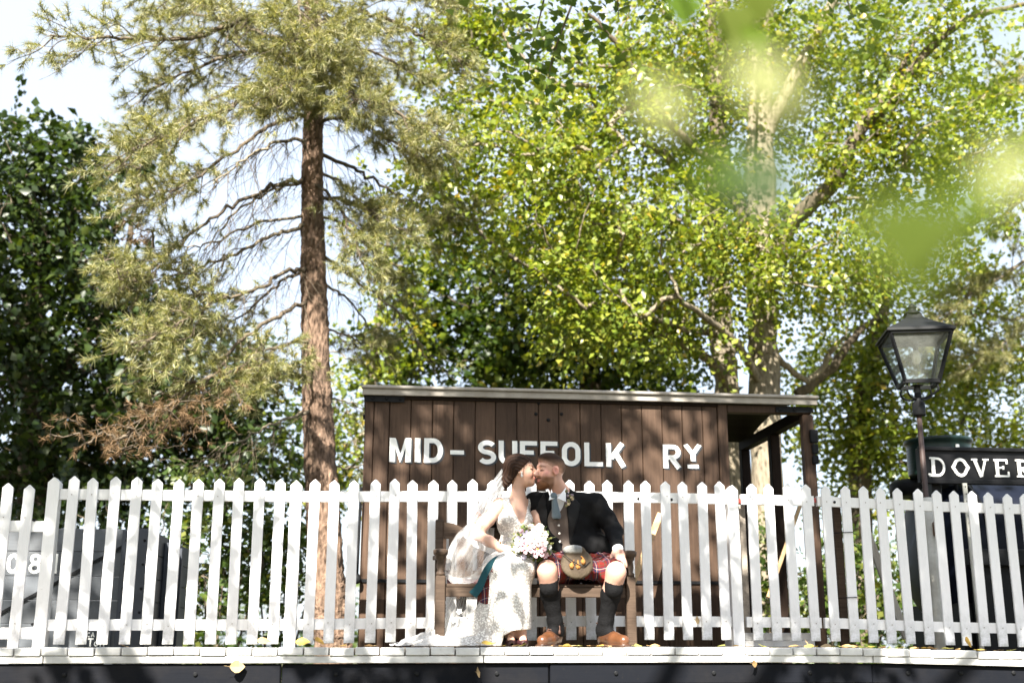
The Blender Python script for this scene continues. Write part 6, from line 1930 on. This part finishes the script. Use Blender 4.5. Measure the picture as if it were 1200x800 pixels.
# ------------------------------------------------------------------ bride
def bride():
    root = thing('person', 'bride in white lace gown and long veil seated kissing the groom', 'person', W(597, 757, 8.1) * np.array([1, 1, 0]))
    P = lambda a, b, y: W(a, b, y)
    neck = P(607, 583, 8.17)
    shA, shB = P(585, 591, 8.12), P(626, 590, 8.24)
    elA, wrA = P(559, 626, 8.02), P(588, 642, 7.88)
    elB, wrB = P(634, 625, 8.14), P(618, 646, 7.95)
    hipA, hipB = P(585, 668, 8.2), P(608, 668, 8.2)
    knA, knB = P(592, 664, 7.80), P(611, 664, 7.78)
    anA, anB = P(597, 744, 7.85), P(611, 744, 7.84)
    def torso(F, g, k=.04):
        F.ell(P(603, 612, 8.18), (.118 + g, .088 + g, .13), None, k)
        F.ell(P(600, 642, 8.19), (.100 + g, .085 + g, .10), None, k)
        F.ell(P(597, 664, 8.2), (.160 + g, .130 + g, .10 + g), None, k)
        for px, y in ((592, 8.105), (615, 8.125)): F.ell(P(px, 609, y), (.050 + g, .045 + g, .052 + g), None, .025)
        F.cap(shA, shB, .040 + g, .040 + g, k)
        F.cap(neck, P(605, 597, 8.18), .045 + g * .4, .075 + g, k)
    F = Field((0.55, 7.6, 0.0), (1.35, 8.5, 1.36), 0.0055)
    hw = head(F, BH, BM, 0.95, True)
    F.cap(hw(-.028, 0, -.05), neck, .044, .047, .03)
    torso(F, -0.004)
    F.chain([(shA, .045), ((shA + elA) / 2, .043), (elA, .037), ((elA + wrA) / 2, .035), (wrA, .025)], .025)
    F.chain([(shB, .044), (elB, .037), (wrB, .025)], .025)
    for hp, kn, an in ((hipA, knA, anA), (hipB, knB, anB)):
        F.chain([(hp, .08), (kn, .055), (kn + (an - kn) * .4 + np.array([0, .02, 0]), .05), (an, .032)], .03)
        F.cap(an, an + np.array([0, -.09, -.03]), .03, .024, .02)
    hand(F, wrA, (0.9, -0.2, -0.1), (0.0, 0.45, -0.9), (0.1, -0.5, 0.9), 0.9, curl=(.5, .7))
    hand(F, wrB, (-0.85, -0.2, 0.0), (0.0, 0.3, -.9), (0.1, -0.5, 0.9), 0.9, curl=(.5, .7))
    def skin(V):
        L = (V - BH) @ BM / .95
        c = np.tile(np.array([0.56, 0.345, 0.255]), (len(V), 1))
        hd = (L[:, 2] > -.13) & (np.abs(L[:, 1]) < .1) & (np.abs(L[:, 0]) < .14)
        c = blend(c, (0.56, 0.25, 0.19), np.exp(-((L[:, 0] - .055) / .03) ** 2 - ((L[:, 2] + .02) / .03) ** 2) * hd * .5)
        lips = np.exp(-((L[:, 0] - .093) / .014) ** 2 - ((L[:, 2] + .062) / .012) ** 2 - (L[:, 1] / .022) ** 2) * hd
        c = blend(c, (0.42, 0.10, 0.09), np.clip(lips * 1.3, 0, 1))
        lash = hd * (np.abs(L[:, 2] - .004) < .005) * (L[:, 0] > .066) * (np.abs(np.abs(L[:, 1]) - .031) < .018)
        c = blend(c, (0.03, 0.02, 0.018), lash * .9)
        brow = hd * np.exp(-((L[:, 2] - .034) / .004) ** 2) * (L[:, 0] > .055) * (np.abs(np.abs(L[:, 1]) - .032) < .02)
        c = blend(c, (0.06, 0.03, 0.02), brow * .8)
        return c
    F.build('body', SKIN, root, skin)
    # hair pinned up low at the back
    F = Field(BH - .22, BH + .19, 0.004)
    w = lambda x, y, z: BH + BM @ (np.array([x, y, z]) * .95)
    F.ell(w(-.022, 0, .034), (.112, .089, .098), BM, .01)
    F.ell(w(-.085, 0, -.045), (.066, .062, .060), BM, .03)
    F.ell(w(-.105, -.005, -.085), (.040, .045, .035), BM, .02)
    L = (F.P - BH.astype(np.float32)) @ BM.astype(np.float32) / .95
    F.d = np.maximum(F.d, -(L[..., 2] + .105 - (L[..., 0] + .11) * .98))
    # swept waves running back from the brow
    ang = np.arctan2(L[..., 2] + .03, L[..., 0] + .03); rad = np.hypot(L[..., 2] + .03, L[..., 0] + .03)
    wob = 1.3 * np.sin(ang * 4.0 + L[..., 1] * 30) + .9 * np.sin(L[..., 0] * 46 + L[..., 2] * 31)
    F.d += .0024 * np.sin(rad * 235 + wob + ang * 2.2 + L[..., 1] * 55) + .0014 * np.sin(rad * 560 + wob * 2 + ang * 5)
    def hc(V):
        L = (V - BH) @ BM / .95
        rad = np.hypot(L[:, 2] + .03, L[:, 0] + .03); ang = np.arctan2(L[:, 2] + .03, L[:, 0] + .03)
        c = np.tile(np.array([0.018, 0.0085, 0.005]), (len(V), 1))
        wob = 1.3 * np.sin(ang * 4.0 + L[:, 1] * 30) + .9 * np.sin(L[:, 0] * 46 + L[:, 2] * 31)
        return blend(c, (0.032, 0.015, 0.008), .35 + .35 * np.sin(rad * 235 + wob + ang * 2.2 + L[:, 1] * 55) + .25 * np.sin(rad * 560 + wob * 2))
    F.build('hair', HAIR, root, hc)
    # loose strands over the set hair
    st = Tubes()
    for k in range(90):
        y0 = rng.uniform(-.085, .085); a0 = rng.uniform(.2, 2.4); da = rng.uniform(.8, 1.7)
        pts = []
        for u in np.linspace(0, 1, 7):
            a = a0 + da * u; rr_ = 1.02 + .025 * math.sin(u * 5 + k)
            ysc = math.sqrt(max(0, 1 - (y0 / .095) ** 2))
            pts.append(w(-.022 + .112 * rr_ * ysc * math.cos(a), y0 * (1 - .35 * u), .034 + .098 * rr_ * ysc * math.sin(a)))
        st.add(pts, np.linspace(.0016, .0007, 7), 3)
    np_mesh('loose_strands', np.concatenate(st.V), np.concatenate(st.F), m_plain('dark_brown_strand', (0.030, 0.015, 0.009), rough=.6, spec=.15), root, smooth=True)['kind'] = 'stuff'
    pe = m_plain('pearl', (0.8, 0.78, 0.74), rough=.2)
    for y in (-1, 1):
        e = w(0.004, .086 * y, -.042)
        MB().lathe([(.002, .012), (.006, .008), (.008, 0), (.006, -.008), (.002, -.012)], e, 10).build('earring', pe, root, smooth=True)
        MB().lathe([(.002, .008), (.005, .004), (.005, -.004), (.002, -.008)], e + np.array([0, 0, .018]), 10).build('earring', pe, root, smooth=True)
    gold = m_plain('gold', (0.6, 0.38, 0.1), rough=.25, metal=1)
    MB().tube([wrA + (elA - wrA) * .12 + np.array([.012 * math.cos(a) * 1.0, .029 * math.sin(a), .029 * math.cos(a)]) for a in np.linspace(0, 2 * math.pi, 18)], .004, 6).build('bracelet', gold, root, smooth=True)

    # gown: bodice, skirt and train
    lace = m_lace('beaded_lace')
    F = Field((0.60, 7.55, 0.42), (1.32, 8.5, 1.10), 0.0055)
    torso(F, 0.007)
    # deep neck, front and back; armholes
    F.d = np.maximum(F.d, -F.poly_y(xz([(597, 570), (622, 570), (621, 588), (613.5, 613), (610, 613), (599, 590)], 8.08)))
    ends = xz([(590, 570), (575, 570), (577, 612), (588, 600)], 8.1); F.d = np.maximum(F.d, -F.poly_y(ends))
    ends = xz([(621, 570), (645, 570), (645, 603), (627, 598)], 8.2); F.d = np.maximum(F.d, -F.poly_y(ends))
    F.d = np.maximum(F.d, F.P[..., 2] - W(600, 581, 8.1)[2])
    F.d += 0.0018 * np.sin(F.P[..., 0] * 300) * np.sin(F.P[..., 2] * 300)
    F.build('bodice', lace, root)
    F = Field((0.25, 7.45, 0.004), (1.35, 8.45, 0.66), 0.0065)
    F.ell(P(597, 664, 8.2), (.172, .142, .112), None, .04)
    for hp, kn in ((hipA, knA), (hipB, knB)): F.chain([(hp, .115), (kn, .090)], .05)
    F.ell(P(599, 668, 7.86), (.150, .12, .085), None, .05)
    top = P(600, 672, 7.82); bot = P(597, 742, 7.84)
    F.cap(top, bot, .128, .138, .05)
    F.cap(P(586, 690, 7.88), P(568, 744, 7.92), .10, .10, .06)
    F.cap(P(577, 715, 7.95), P(540, 752, 7.98), .06, .07, .06)
    F.ell(P(545, 755, 7.95), (.25, .22, .055), None, .06)
    F.ell(P(508, 757, 7.95), (.20, .20, .035), None, .05)
    th = np.arctan2(F.P[..., 0] - bot[0], -(F.P[..., 1] - bot[1])); low = np.clip((0.42 - F.P[..., 2]) / .42, 0, 1)
    F.d += (.010 * np.sin(th * 11 + 1.2) + .004 * np.sin(th * 23)) * low
    F.d += .005 * np.sin(F.P[..., 0] * 55 + F.P[..., 1] * 35) * (F.P[..., 2] < .12) * (F.P[..., 0] < bot[0] - .1)
    F.d = np.maximum(F.d, -(F.P[..., 2] - .010))
    # the hem lifts over the shoes in front
    hem = F.poly_y(xz([(586, 770), (590, 744), (601, 738.5), (628, 736.5), (632, 770)], 7.75)); F.d = np.maximum(F.d, -np.maximum(hem, F.P[..., 1] - 8.0))
    F.build('skirt', lace, root)
    sh = m_plain('dark_shoe', (0.035, 0.012, 0.014), rough=.4)
    for an in (anA, anB):
        F = Field((an - .14) * np.array([1, 1, 0]), an + .14, .005)
        F.chain([(an * np.array([1, 1, 0]) + [0, .04, .035], .030), (an * np.array([1, 1, 0]) + [0, -.06, .034], .034), (an * np.array([1, 1, 0]) + [0, -.12, .026], .022)], .02)
        F.cap(an * np.array([1, 1, 0]) + [0, .03, .045], an + np.array([0, 0.005, -.01]), .034, .036, .02)
        F.d = np.maximum(F.d, -(F.P[..., 2] - .006))
        F.build('shoe', sh, root)

    # veil: fine net in gathered folds
    net = m_veil('veil_net', 0.24); netd = m_veil('veil_net_gathered', 0.45)
    def sheet(name, rows, mat, nu=46, nv=30, amp=.02, freq=7, parent=root, axis=(0, 1, 0)):
        rows = [np.array([W(*p) for p in r]) for r in rows]
        U = [curve(r, 12) for r in rows]
        U = np.array([[u[int(round(t * (len(u) - 1)))] if False else np.array([np.interp(t * (len(u) - 1), np.arange(len(u)), u[:, a]) for a in range(3)]) for t in np.linspace(0, 1, nu)] for u in U])
        G = np.array([curve(U[:, j], 12) for j in range(nu)]); idx = np.linspace(0, G.shape[1] - 1, nv).astype(int)
        G = G[:, idx]
        s = np.linspace(0, 1, nu)[:, None]; t = np.linspace(0, 1, nv)[None, :]
        wv = amp * (np.sin(s * freq * 2 * math.pi + 1.5 * np.sin(t * 4)) + .5 * np.sin(s * freq * 4.7 * math.pi + 3 * t)) * (0.35 + .65 * t)
        G = G + wv[..., None] * np.array(axis)
        I = np.arange(nu * nv).reshape(nu, nv)
        Fq = np.stack([I[:-1, :-1], I[1:, :-1], I[1:, 1:], I[:-1, 1:]], -1).reshape(-1, 4)
        V = G.reshape(-1, 3); V[:, 2] = np.maximum(V[:, 2], .014)
        return np_mesh(name, V, Fq, mat, parent, smooth=True)
    sheet('veil', [[(602, 535, 8.20), (598, 541, 8.23), (596, 552, 8.27)], [(588, 549, 8.20), (589, 558, 8.26), (592, 566, 8.30)], [(566, 580, 8.22), (576, 582, 8.28), (588, 584, 8.32)], [(551, 608, 8.24), (562, 612, 8.30), (580, 614, 8.34)], [(540, 625, 8.22), (556, 640, 8.30), (578, 650, 8.34)]], m_veil('veil_net_doubled', 0.85), amp=.012, freq=5)
    sheet('veil', [[(602, 536, 8.16), (599, 544, 8.14), (597, 556, 8.15)], [(584, 556, 8.15), (588, 562, 8.14), (593, 570, 8.16)], [(563, 583, 8.14), (572, 588, 8.10), (582, 590, 8.10)], [(549, 611, 8.08), (553, 616, 8.02), (560, 622, 7.97)]], net, amp=.010, freq=4)
    sheet('veil', [[(550, 611, 8.05), (560, 619, 7.97), (572, 634, 7.93), (582, 645, 7.9)], [(531, 634, 8.0), (545, 645, 7.92), (562, 650, 7.9), (578, 650, 7.9)], [(524, 656, 7.98), (536, 665, 7.9), (556, 664, 7.88), (575, 655, 7.9)], [(521, 672, 7.98), (534, 681, 7.9), (553, 678, 7.9), (571, 658, 7.92)]], net, amp=.012, freq=4)
    sheet('veil', [[(551, 611, 8.0), (535, 626, 7.96), (525, 645, 7.95), (521, 668, 7.95)], [(554, 616, 7.98), (540, 631, 7.94), (531, 648, 7.92), (527, 667, 7.92)]], netd, nv=8, amp=.004, freq=9)
    sheet('veil', [[(521, 668, 7.95), (533, 676, 7.9), (553, 673, 7.88), (572, 654, 7.89), (583, 643, 7.89)], [(522, 676, 7.95), (534, 685, 7.9), (556, 681, 7.88), (576, 661, 7.89), (586, 648, 7.89)]], netd, nv=8, amp=.006, freq=9)
    sheet('veil', [[(533, 680, 7.97), (545, 680, 7.96), (556, 678, 7.98)], [(520, 708, 7.97), (537, 712, 7.93), (556, 708, 7.97)], [(503, 735, 7.95), (528, 738, 7.88), (557, 735, 7.95)], [(478, 753, 7.9), (518, 755, 7.8), (556, 753, 7.9)]], net, amp=.022, freq=6)
    sheet('veil', [[(553, 678, 8.0), (560, 674, 8.02), (566, 672, 8.04)], [(545, 715, 8.0), (553, 712, 8.04), (563, 705, 8.06)], [(515, 751, 8.0), (533, 752, 8.05), (550, 748, 8.08)]], net, amp=.012, freq=4)
    sheet('veil', [[(458, 755.5, 7.90), (480, 746, 7.95), (510, 738, 8.0), (540, 736, 8.05), (560, 740, 8.05)], [(456, 756, 7.80), (480, 750, 7.8), (512, 746, 7.8), (542, 746, 7.82), (565, 750, 7.85)], [(458, 757, 7.70), (482, 757, 7.66), (514, 756.5, 7.66), (545, 757, 7.68), (570, 757, 7.72)]], netd, amp=.014, freq=6, axis=(0, .3, .9))
    fm = m_plain('lace_flower', (0.8, 0.8, 0.78), rough=.6)
    for k, (px, py, y) in enumerate(((546, 685, 7.94), (538, 716, 7.90), (494, 732, 7.93), (531, 726, 7.88), (509, 741, 7.84))):
        c = W(px, py, y); mb = MB(); rt = random.random()
        for j in range(5):
            a = j * 2 * math.pi / 5 + rt
            e = np.array([math.cos(a), -.15, math.sin(a)]); s = np.array([-math.sin(a), 0, math.cos(a)])
            mb.add([c, c + e * .010 + s * .007, c + e * .021, c + e * .010 - s * .007] + [q + np.array([0, -.003, 0]) for q in (c, c + e * .010 + s * .007, c + e * .021, c + e * .010 - s * .007)], [(0, 1, 2, 3), (7, 6, 5, 4), (0, 4, 5, 1), (1, 5, 6, 2), (2, 6, 7, 3), (3, 7, 4, 0)])
        mb.build('lace_flower', fm, root)

    # tartan blanket she sits on, with a teal lining edge
    bl = thing('tartan_blanket', 'folded red tartan blanket with teal lining under the bride', 'blanket', W(560, 690, 8.0))
    tart2 = m_tartan('faded_red_tartan', ux=(1, 0.3, 0.0), vx=(0.0, 0.8, 1.0), size=.07)
    def slab(name, rows, mat, parent, th=.008):
        rows = [np.array([W(*p) for p in r]) for r in rows]
        U = np.array([curve(r, 6) for r in rows]); nu, nv = U.shape[:2]
        G = np.concatenate([U.reshape(-1, 3), U.reshape(-1, 3) + np.array([0, .002, -th])]); I = np.arange(nu * nv).reshape(nu, nv); K = nu * nv
        f = [(I[i, j], I[i + 1, j], I[i + 1, j + 1], I[i, j + 1]) for i in range(nu - 1) for j in range(nv - 1)]
        f += [tuple(K + q for q in g[::-1]) for g in f]
        for j in range(nv - 1): f += [(I[0, j], I[0, j + 1], K + I[0, j + 1], K + I[0, j]), (I[-1, j + 1], I[-1, j], K + I[-1, j], K + I[-1, j + 1])]
        for i in range(nu - 1): f += [(I[i + 1, 0], I[i, 0], K + I[i, 0], K + I[i + 1, 0]), (I[i, -1], I[i + 1, -1], K + I[i + 1, -1], K + I[i, -1])]
        return MB().add(G, f).build(name, mat, parent, smooth=False)
    slab('cloth', [[(524, 678, 8.30), (560, 678, 8.30), (612, 678, 8.3)], [(524, 684, 7.92), (560, 684, 7.90), (612, 684, 7.88)], [(527, 694, 7.88), (560, 698, 7.86), (612, 700, 7.84)]], tart2, bl)
    slab('hanging_fold', [[(567, 668, 7.86), (580, 664, 7.80), (592, 660, 7.8)], [(562, 690, 7.83), (572, 692, 7.80), (586, 690, 7.8)], [(560, 703, 7.83), (569, 706, 7.80), (582, 706, 7.8)]], tart2, bl)
    teal = m_cloth('teal_wool', (0.013, 0.060, 0.075), scale=200)
    slab('teal_edge', [[(618, 640, 7.82), (600, 646, 7.775), (580, 652, 7.76), (568, 664, 7.77), (558, 684, 7.80), (550, 693, 7.81)], [(618, 645, 7.80), (600, 652, 7.765), (583, 657, 7.75), (574, 668, 7.765), (566, 688, 7.79), (558, 699, 7.80)]], teal, bl, th=.006)
    slab('red_edge', [[(616, 645.5, 7.79), (600, 652.5, 7.76), (584, 657.5, 7.745), (575, 668, 7.76)], [(616, 649, 7.785), (600, 656, 7.755), (587, 661, 7.74), (579, 671, 7.755)]], tart2, bl, th=.005)

    # bouquet
    bq = thing('bouquet', 'bouquet of pale pink and white flowers with greenery in the bride\'s hands', 'flowers', W(621, 645, 7.78))
    c = W(623, 637, 7.76)
    gm = m_leaf('bouquet_leaves', [(0, (0.06, 0.10, 0.025)), (.6, (0.14, 0.17, 0.05)), (1, (0.28, 0.26, 0.09))], trans=.35)
    pts = c + unit(rng.normal(size=(620, 3))) * (rng.random((620, 1)) ** .4) * np.array([.14, .11, .13])
    V, Fq = leaf_arrays(pts, .034, .2, .1, aspect=.55)
    tag(np_mesh('foliage', V, Fq, gm, bq), kind='stuff')
    MB().tube(curve([c + np.array([-.02, .03, -.02]), W(606, 645, 7.82), W(596, 650, 7.86)], 5), .016, 8).build('stems', m_plain('stem_green', (.08, .12, .03), rough=.6), bq, smooth=True)
    pm = [m_plain('blush_petal', (0.58, 0.38, 0.42), rough=.6, namt=.15), m_plain('ivory_petal', (0.60, 0.55, 0.46), rough=.6, namt=.1), m_plain('lilac_petal', (0.42, 0.38, 0.48), rough=.6, namt=.15), m_plain('white_petal', (0.66, 0.64, 0.60), rough=.6, namt=.05)]
    eye = m_plain('flower_eye', (0.5, 0.36, 0.08), rough=.8)
    def flower(pos, nrm, r, mat, layers=2):
        nrm = Vector([float(x) for x in nrm]).normalized(); q = nrm.to_track_quat('Z', 'Y').to_matrix()
        mb = MB()
        for l in range(layers):
            n = 7 - l; rr = r * (1 - .38 * l)
            for j in range(n):
                a = 2 * math.pi * (j + .5 * l) / n + random.uniform(-.1, .1)
                e = Vector((math.cos(a), math.sin(a), 0)); s = Vector((-math.sin(a), math.cos(a), 0)); up = Vector((0, 0, 1))
                z0 = .004 * l; lift = rr * (.25 + .25 * l)
                loc = [up * z0, e * rr * .5 + s * rr * .33 + up * (z0 + lift * .3), e * rr * .95 + s * rr * .22 + up * (z0 + lift), e * rr * 1.02 + up * (z0 + lift * .9), e * rr * .95 - s * rr * .22 + up * (z0 + lift), e * rr * .5 - s * rr * .33 + up * (z0 + lift * .3), e * rr * .55 + up * (z0 + lift * .15)]
                mb.add([q @ v + Vector([float(x) for x in pos]) for v in loc], [(0, 1, 6), (1, 2, 6), (2, 3, 6), (3, 4, 6), (4, 5, 6), (5, 0, 6)])
        f = mb.build('flower', mat, bq)
        MB().lathe([(r * .2, 0), (r * .2, r * .15), (r * .08, r * .22)], pos, 8, q).build('flower_eye', eye, f, smooth=True)
    for px, py, r, m_ in ((626, 632, 19, 3), (618, 640, 17, 0), (630, 643, 19, 0), (636, 635, 12, 3), (629, 623, 14, 1), (618, 627, 11, 2), (609, 634, 12, 2), (638, 626, 9, 1), (633, 617, 9, 3), (606, 642, 9, 3), (639, 650, 8, 0), (614, 652, 7, 2), (622, 617, 8, 1), (644, 641, 6, 3), (611, 622, 6, 0)):
        y = 7.76 - .10 * math.sqrt(max(0, 1 - ((px - 623) / 26) ** 2 - ((py - 636) / 24) ** 2)) - .012
        p = W(px, py, y); n = unit(p - c) + np.array([0, -.6, .1])
        flower(p, n, r * y / F_PX * .54, pm[m_], 3 if r > 14 else 2)
    sg = Tubes()
    for k in range(14):
        a = rng.random() * 6.28; e = c + np.array([math.cos(a) * .17, -.03, math.sin(a) * .14])
        sg.add([c, (c + e) / 2, e], [.002, .0015, .001], 4)
    sg.build('sprigs', gm, bq)


# ------------------------------------------------------------------ bench
def bench():
    xl = float(W(516.5, 650, 7.86)[0]); xr = float(W(737.5, 645, 7.86)[0])
    root = thing('bench', 'dark wooden bench with turned arm posts under the couple', 'bench', ((xl + xr) / 2, 8.1, 0))
    mt = M['bench']
    zs = float(W(640, 684, 7.86)[2])
    ztl = float(W(516, 643, 7.86)[2])
    for x in (xl, xr):
        zc = ztl
        MB().span((x - .032, 7.83, .006), (x + .032, 7.895, zs + .05), bev=.005).build('leg', mt, root)
        MB().lathe([(.030, zs + .05), (.030, zs + .07), (.020, zs + .08), (.027, zs + .11), (.022, zc - .07), (.033, zc - .06), (.033, zc - .045), (.047, zc - .035), (.050, zc - .008), (.036, zc), (.010, zc + .003)], (x, 7.862, 0), 18).build('arm_post', mt, root, smooth=True)
        MB().beam((x, 7.90, zc - .045), (x, 8.40, zc - .02), .055, .03, bev=.004).build('arm', mt, root)
    for x in (xl + .02, xr - .06):
        MB().beam((x, 8.40, .006), (x, 8.47, float(W(522, 609, 8.46)[2])), .055, .06, up=(0, 1, 0), bev=.005).build('back_post', mt, root)
    n = 5
    for k in range(n):
        y0 = 7.86 + .105 * k
        MB().span((xl + .035, y0, zs - .022), (xr - .035, y0 + .097, zs), bev=.004).build('seat_slat', mt, root)
    MB().span((xl + .034, 7.845, zs - .085), (xr - .034, 7.872, zs - .024), bev=.003).build('front_apron', mt, root)
    # shaped top rail
    a, b = xl + .05, xr - .09
    zt = float(W(540, 612, 8.45)[2]); zb = float(W(540, 631, 8.45)[2])
    N = 16; top = []
    for i in range(N + 1):
        t = i / N; top.append((a + (b - a) * t, zt + .0 - .045 * math.sin(math.pi * min(1, max(0, (t - .05) / .22))) * (t < .27) - .045 * math.sin(math.pi * min(1, max(0, (.95 - t) / .22))) * (t > .73) + .03 * math.exp(-((t - .5) / .15) ** 2)))
    MB().prism([(a, zb)] + [(b, zb)] + top[::-1], .03, ((0, 8.465, 0), (1, 0, 0), (0, 0, 1), (0, -1, 0))).build('top_rail', mt, root)
    MB().span((a, 8.43, zs + .07), (b, 8.455, zs + .12)).build('lower_rail', mt, root)
    for k in range(9):
        x = a + .06 + (b - a - .12) * k / 8
        MB().span((x - .022, 8.437, zs + .121), (x + .022, 8.452, zb - .001)).build('back_slat', mt, root)


# ------------------------------------------------------------------ fallen leaves
def fallen():
    mats = [m_plain('yellow_leaf', (0.42, 0.28, 0.05), rough=.6, namt=.3), m_plain('tan_leaf', (0.40, 0.25, 0.10), rough=.7, namt=.35), m_plain('olive_leaf', (0.26, 0.25, 0.06), rough=.6, namt=.3), m_plain('buff_leaf', (0.36, 0.25, 0.12), rough=.7, namt=.25)]
    def leaf(pos, size, rz, tilt, mat, label, group=None):
        vs, fs = [], []
        prof = [(0, 0), (.12, .22), (.35, .40), (.6, .38), (.85, .18), (1, 0)]
        n = len(prof)
        for x, y in prof: vs += [(x - .5, y, .10 * y + .12 * (x - .5) ** 2 + .05 * math.sin(6 * x)), (x - .5, -y, .14 * y + .12 * (x - .5) ** 2)]
        mids = [(x - .5, 0, .10 * (x - .5) ** 2) for x, y in prof]
        vs = [Vector(v) * size for v in vs]; ms = [Vector(v) * size for v in mids]
        allv = vs + ms
        for i in range(n - 1):
            fs += [(2 * i, 2 * i + 2, 2 * n + i + 1, 2 * n + i), (2 * n + i, 2 * n + i + 1, 2 * i + 3, 2 * i + 1)]
        m3 = Matrix.Rotation(rz, 3, 'Z') @ Matrix.Rotation(tilt, 3, 'X')
        mb = MB().add([m3 @ v for v in allv], fs)
        # the stalk
        s0 = m3 @ Vector((-.5 * size, 0, .03 * size)); s1 = m3 @ Vector((-.85 * size, .05 * size, .05 * size))
        mb.tube([s0, (s0 + s1) / 2, s1], .0012, 4)
        o = mb.build('fallen_leaf', mat)
        o.location = [float(x) for x in pos]
        tag(o, label, 'leaf', group)
    big = [((278, 780.5, 7.535), .095, R(20), R(80), 3, 'large buff leaf stuck on the dark beam under the left-hand pickets'),
           ((560, 787, 7.53), .085, R(70), R(80), 3, 'buff leaf stuck on the dark beam below the bride'),
           ((884, 777, 7.535), .06, R(40), R(85), 1, 'small tan leaf stuck on the white strip below the gate'),
           ((1134, 752, 8.05), .095, R(80), R(70), 0, 'upright yellow leaf leaning on the right-hand pickets'),
           ((817, 726, 8.575), .075, R(50), R(85), 3, 'buff leaf caught on the lower rail right of the bench'),
           ((310, 751, 7.9), .10, R(10), R(30), 1, 'curled tan leaf by the fence post left of the pine'),
           ((355, 752, 7.9), .10, R(-10), R(35), 0, 'yellow curled leaf just right of the fence post below the pine'),
           ((374, 751, 7.95), .09, R(120), R(40), 0, 'second yellow curled leaf below the pine trunk'),
           ((572, 753.5, 7.7), .09, R(5), R(20), 0, 'broad golden leaf at the hem of the bridal gown'),
           ((945, 752, 8.0), .06, R(60), R(60), 3, 'small buff leaf at the foot of the white gate')]
    for (px, py, y), s, rz, tl, m_, lab in big:
        leaf(W(px, py, y), s, rz, tl, mats[m_], lab)
    for k, px in enumerate([590, 604, 612, 640, 664, 672, 681, 694, 703, 712, 748, 768, 862, 872, 893, 930, 948, 968, 985, 992, 1020, 1035, 1055, 1070, 1082, 1091, 1108, 1122, 1150, 1168, 1185, 145, 400, 432, 845, 1000]):
        Y = random.uniform(7.60, 7.95)
        p = W(px, 756, Y); p[2] = zdeck(p[0]) + .008
        hue = ('yellow', 'tan', 'olive', 'buff')[(k * 7) % 4]
        place = ('on the left-hand boards' if px < 450 else "at the bride's feet" if px < 625 else "at the groom's feet" if px < 720 else 'on the boards right of the bench' if px < 800 else
                 'on the boards in front of the gate' if px < 960 else 'on the boards in front of the stake and brace' if px < 1060 else 'on the boards below the station board')
        leaf(p, random.uniform(.045, .08), random.uniform(0, 6.28), random.uniform(-.5, .5), mats[(k * 7) % 4], f'small {hue} fallen leaf lying {place}', f'{hue} leaves fallen {place}')


bench(); groom(); bride(); fallen()
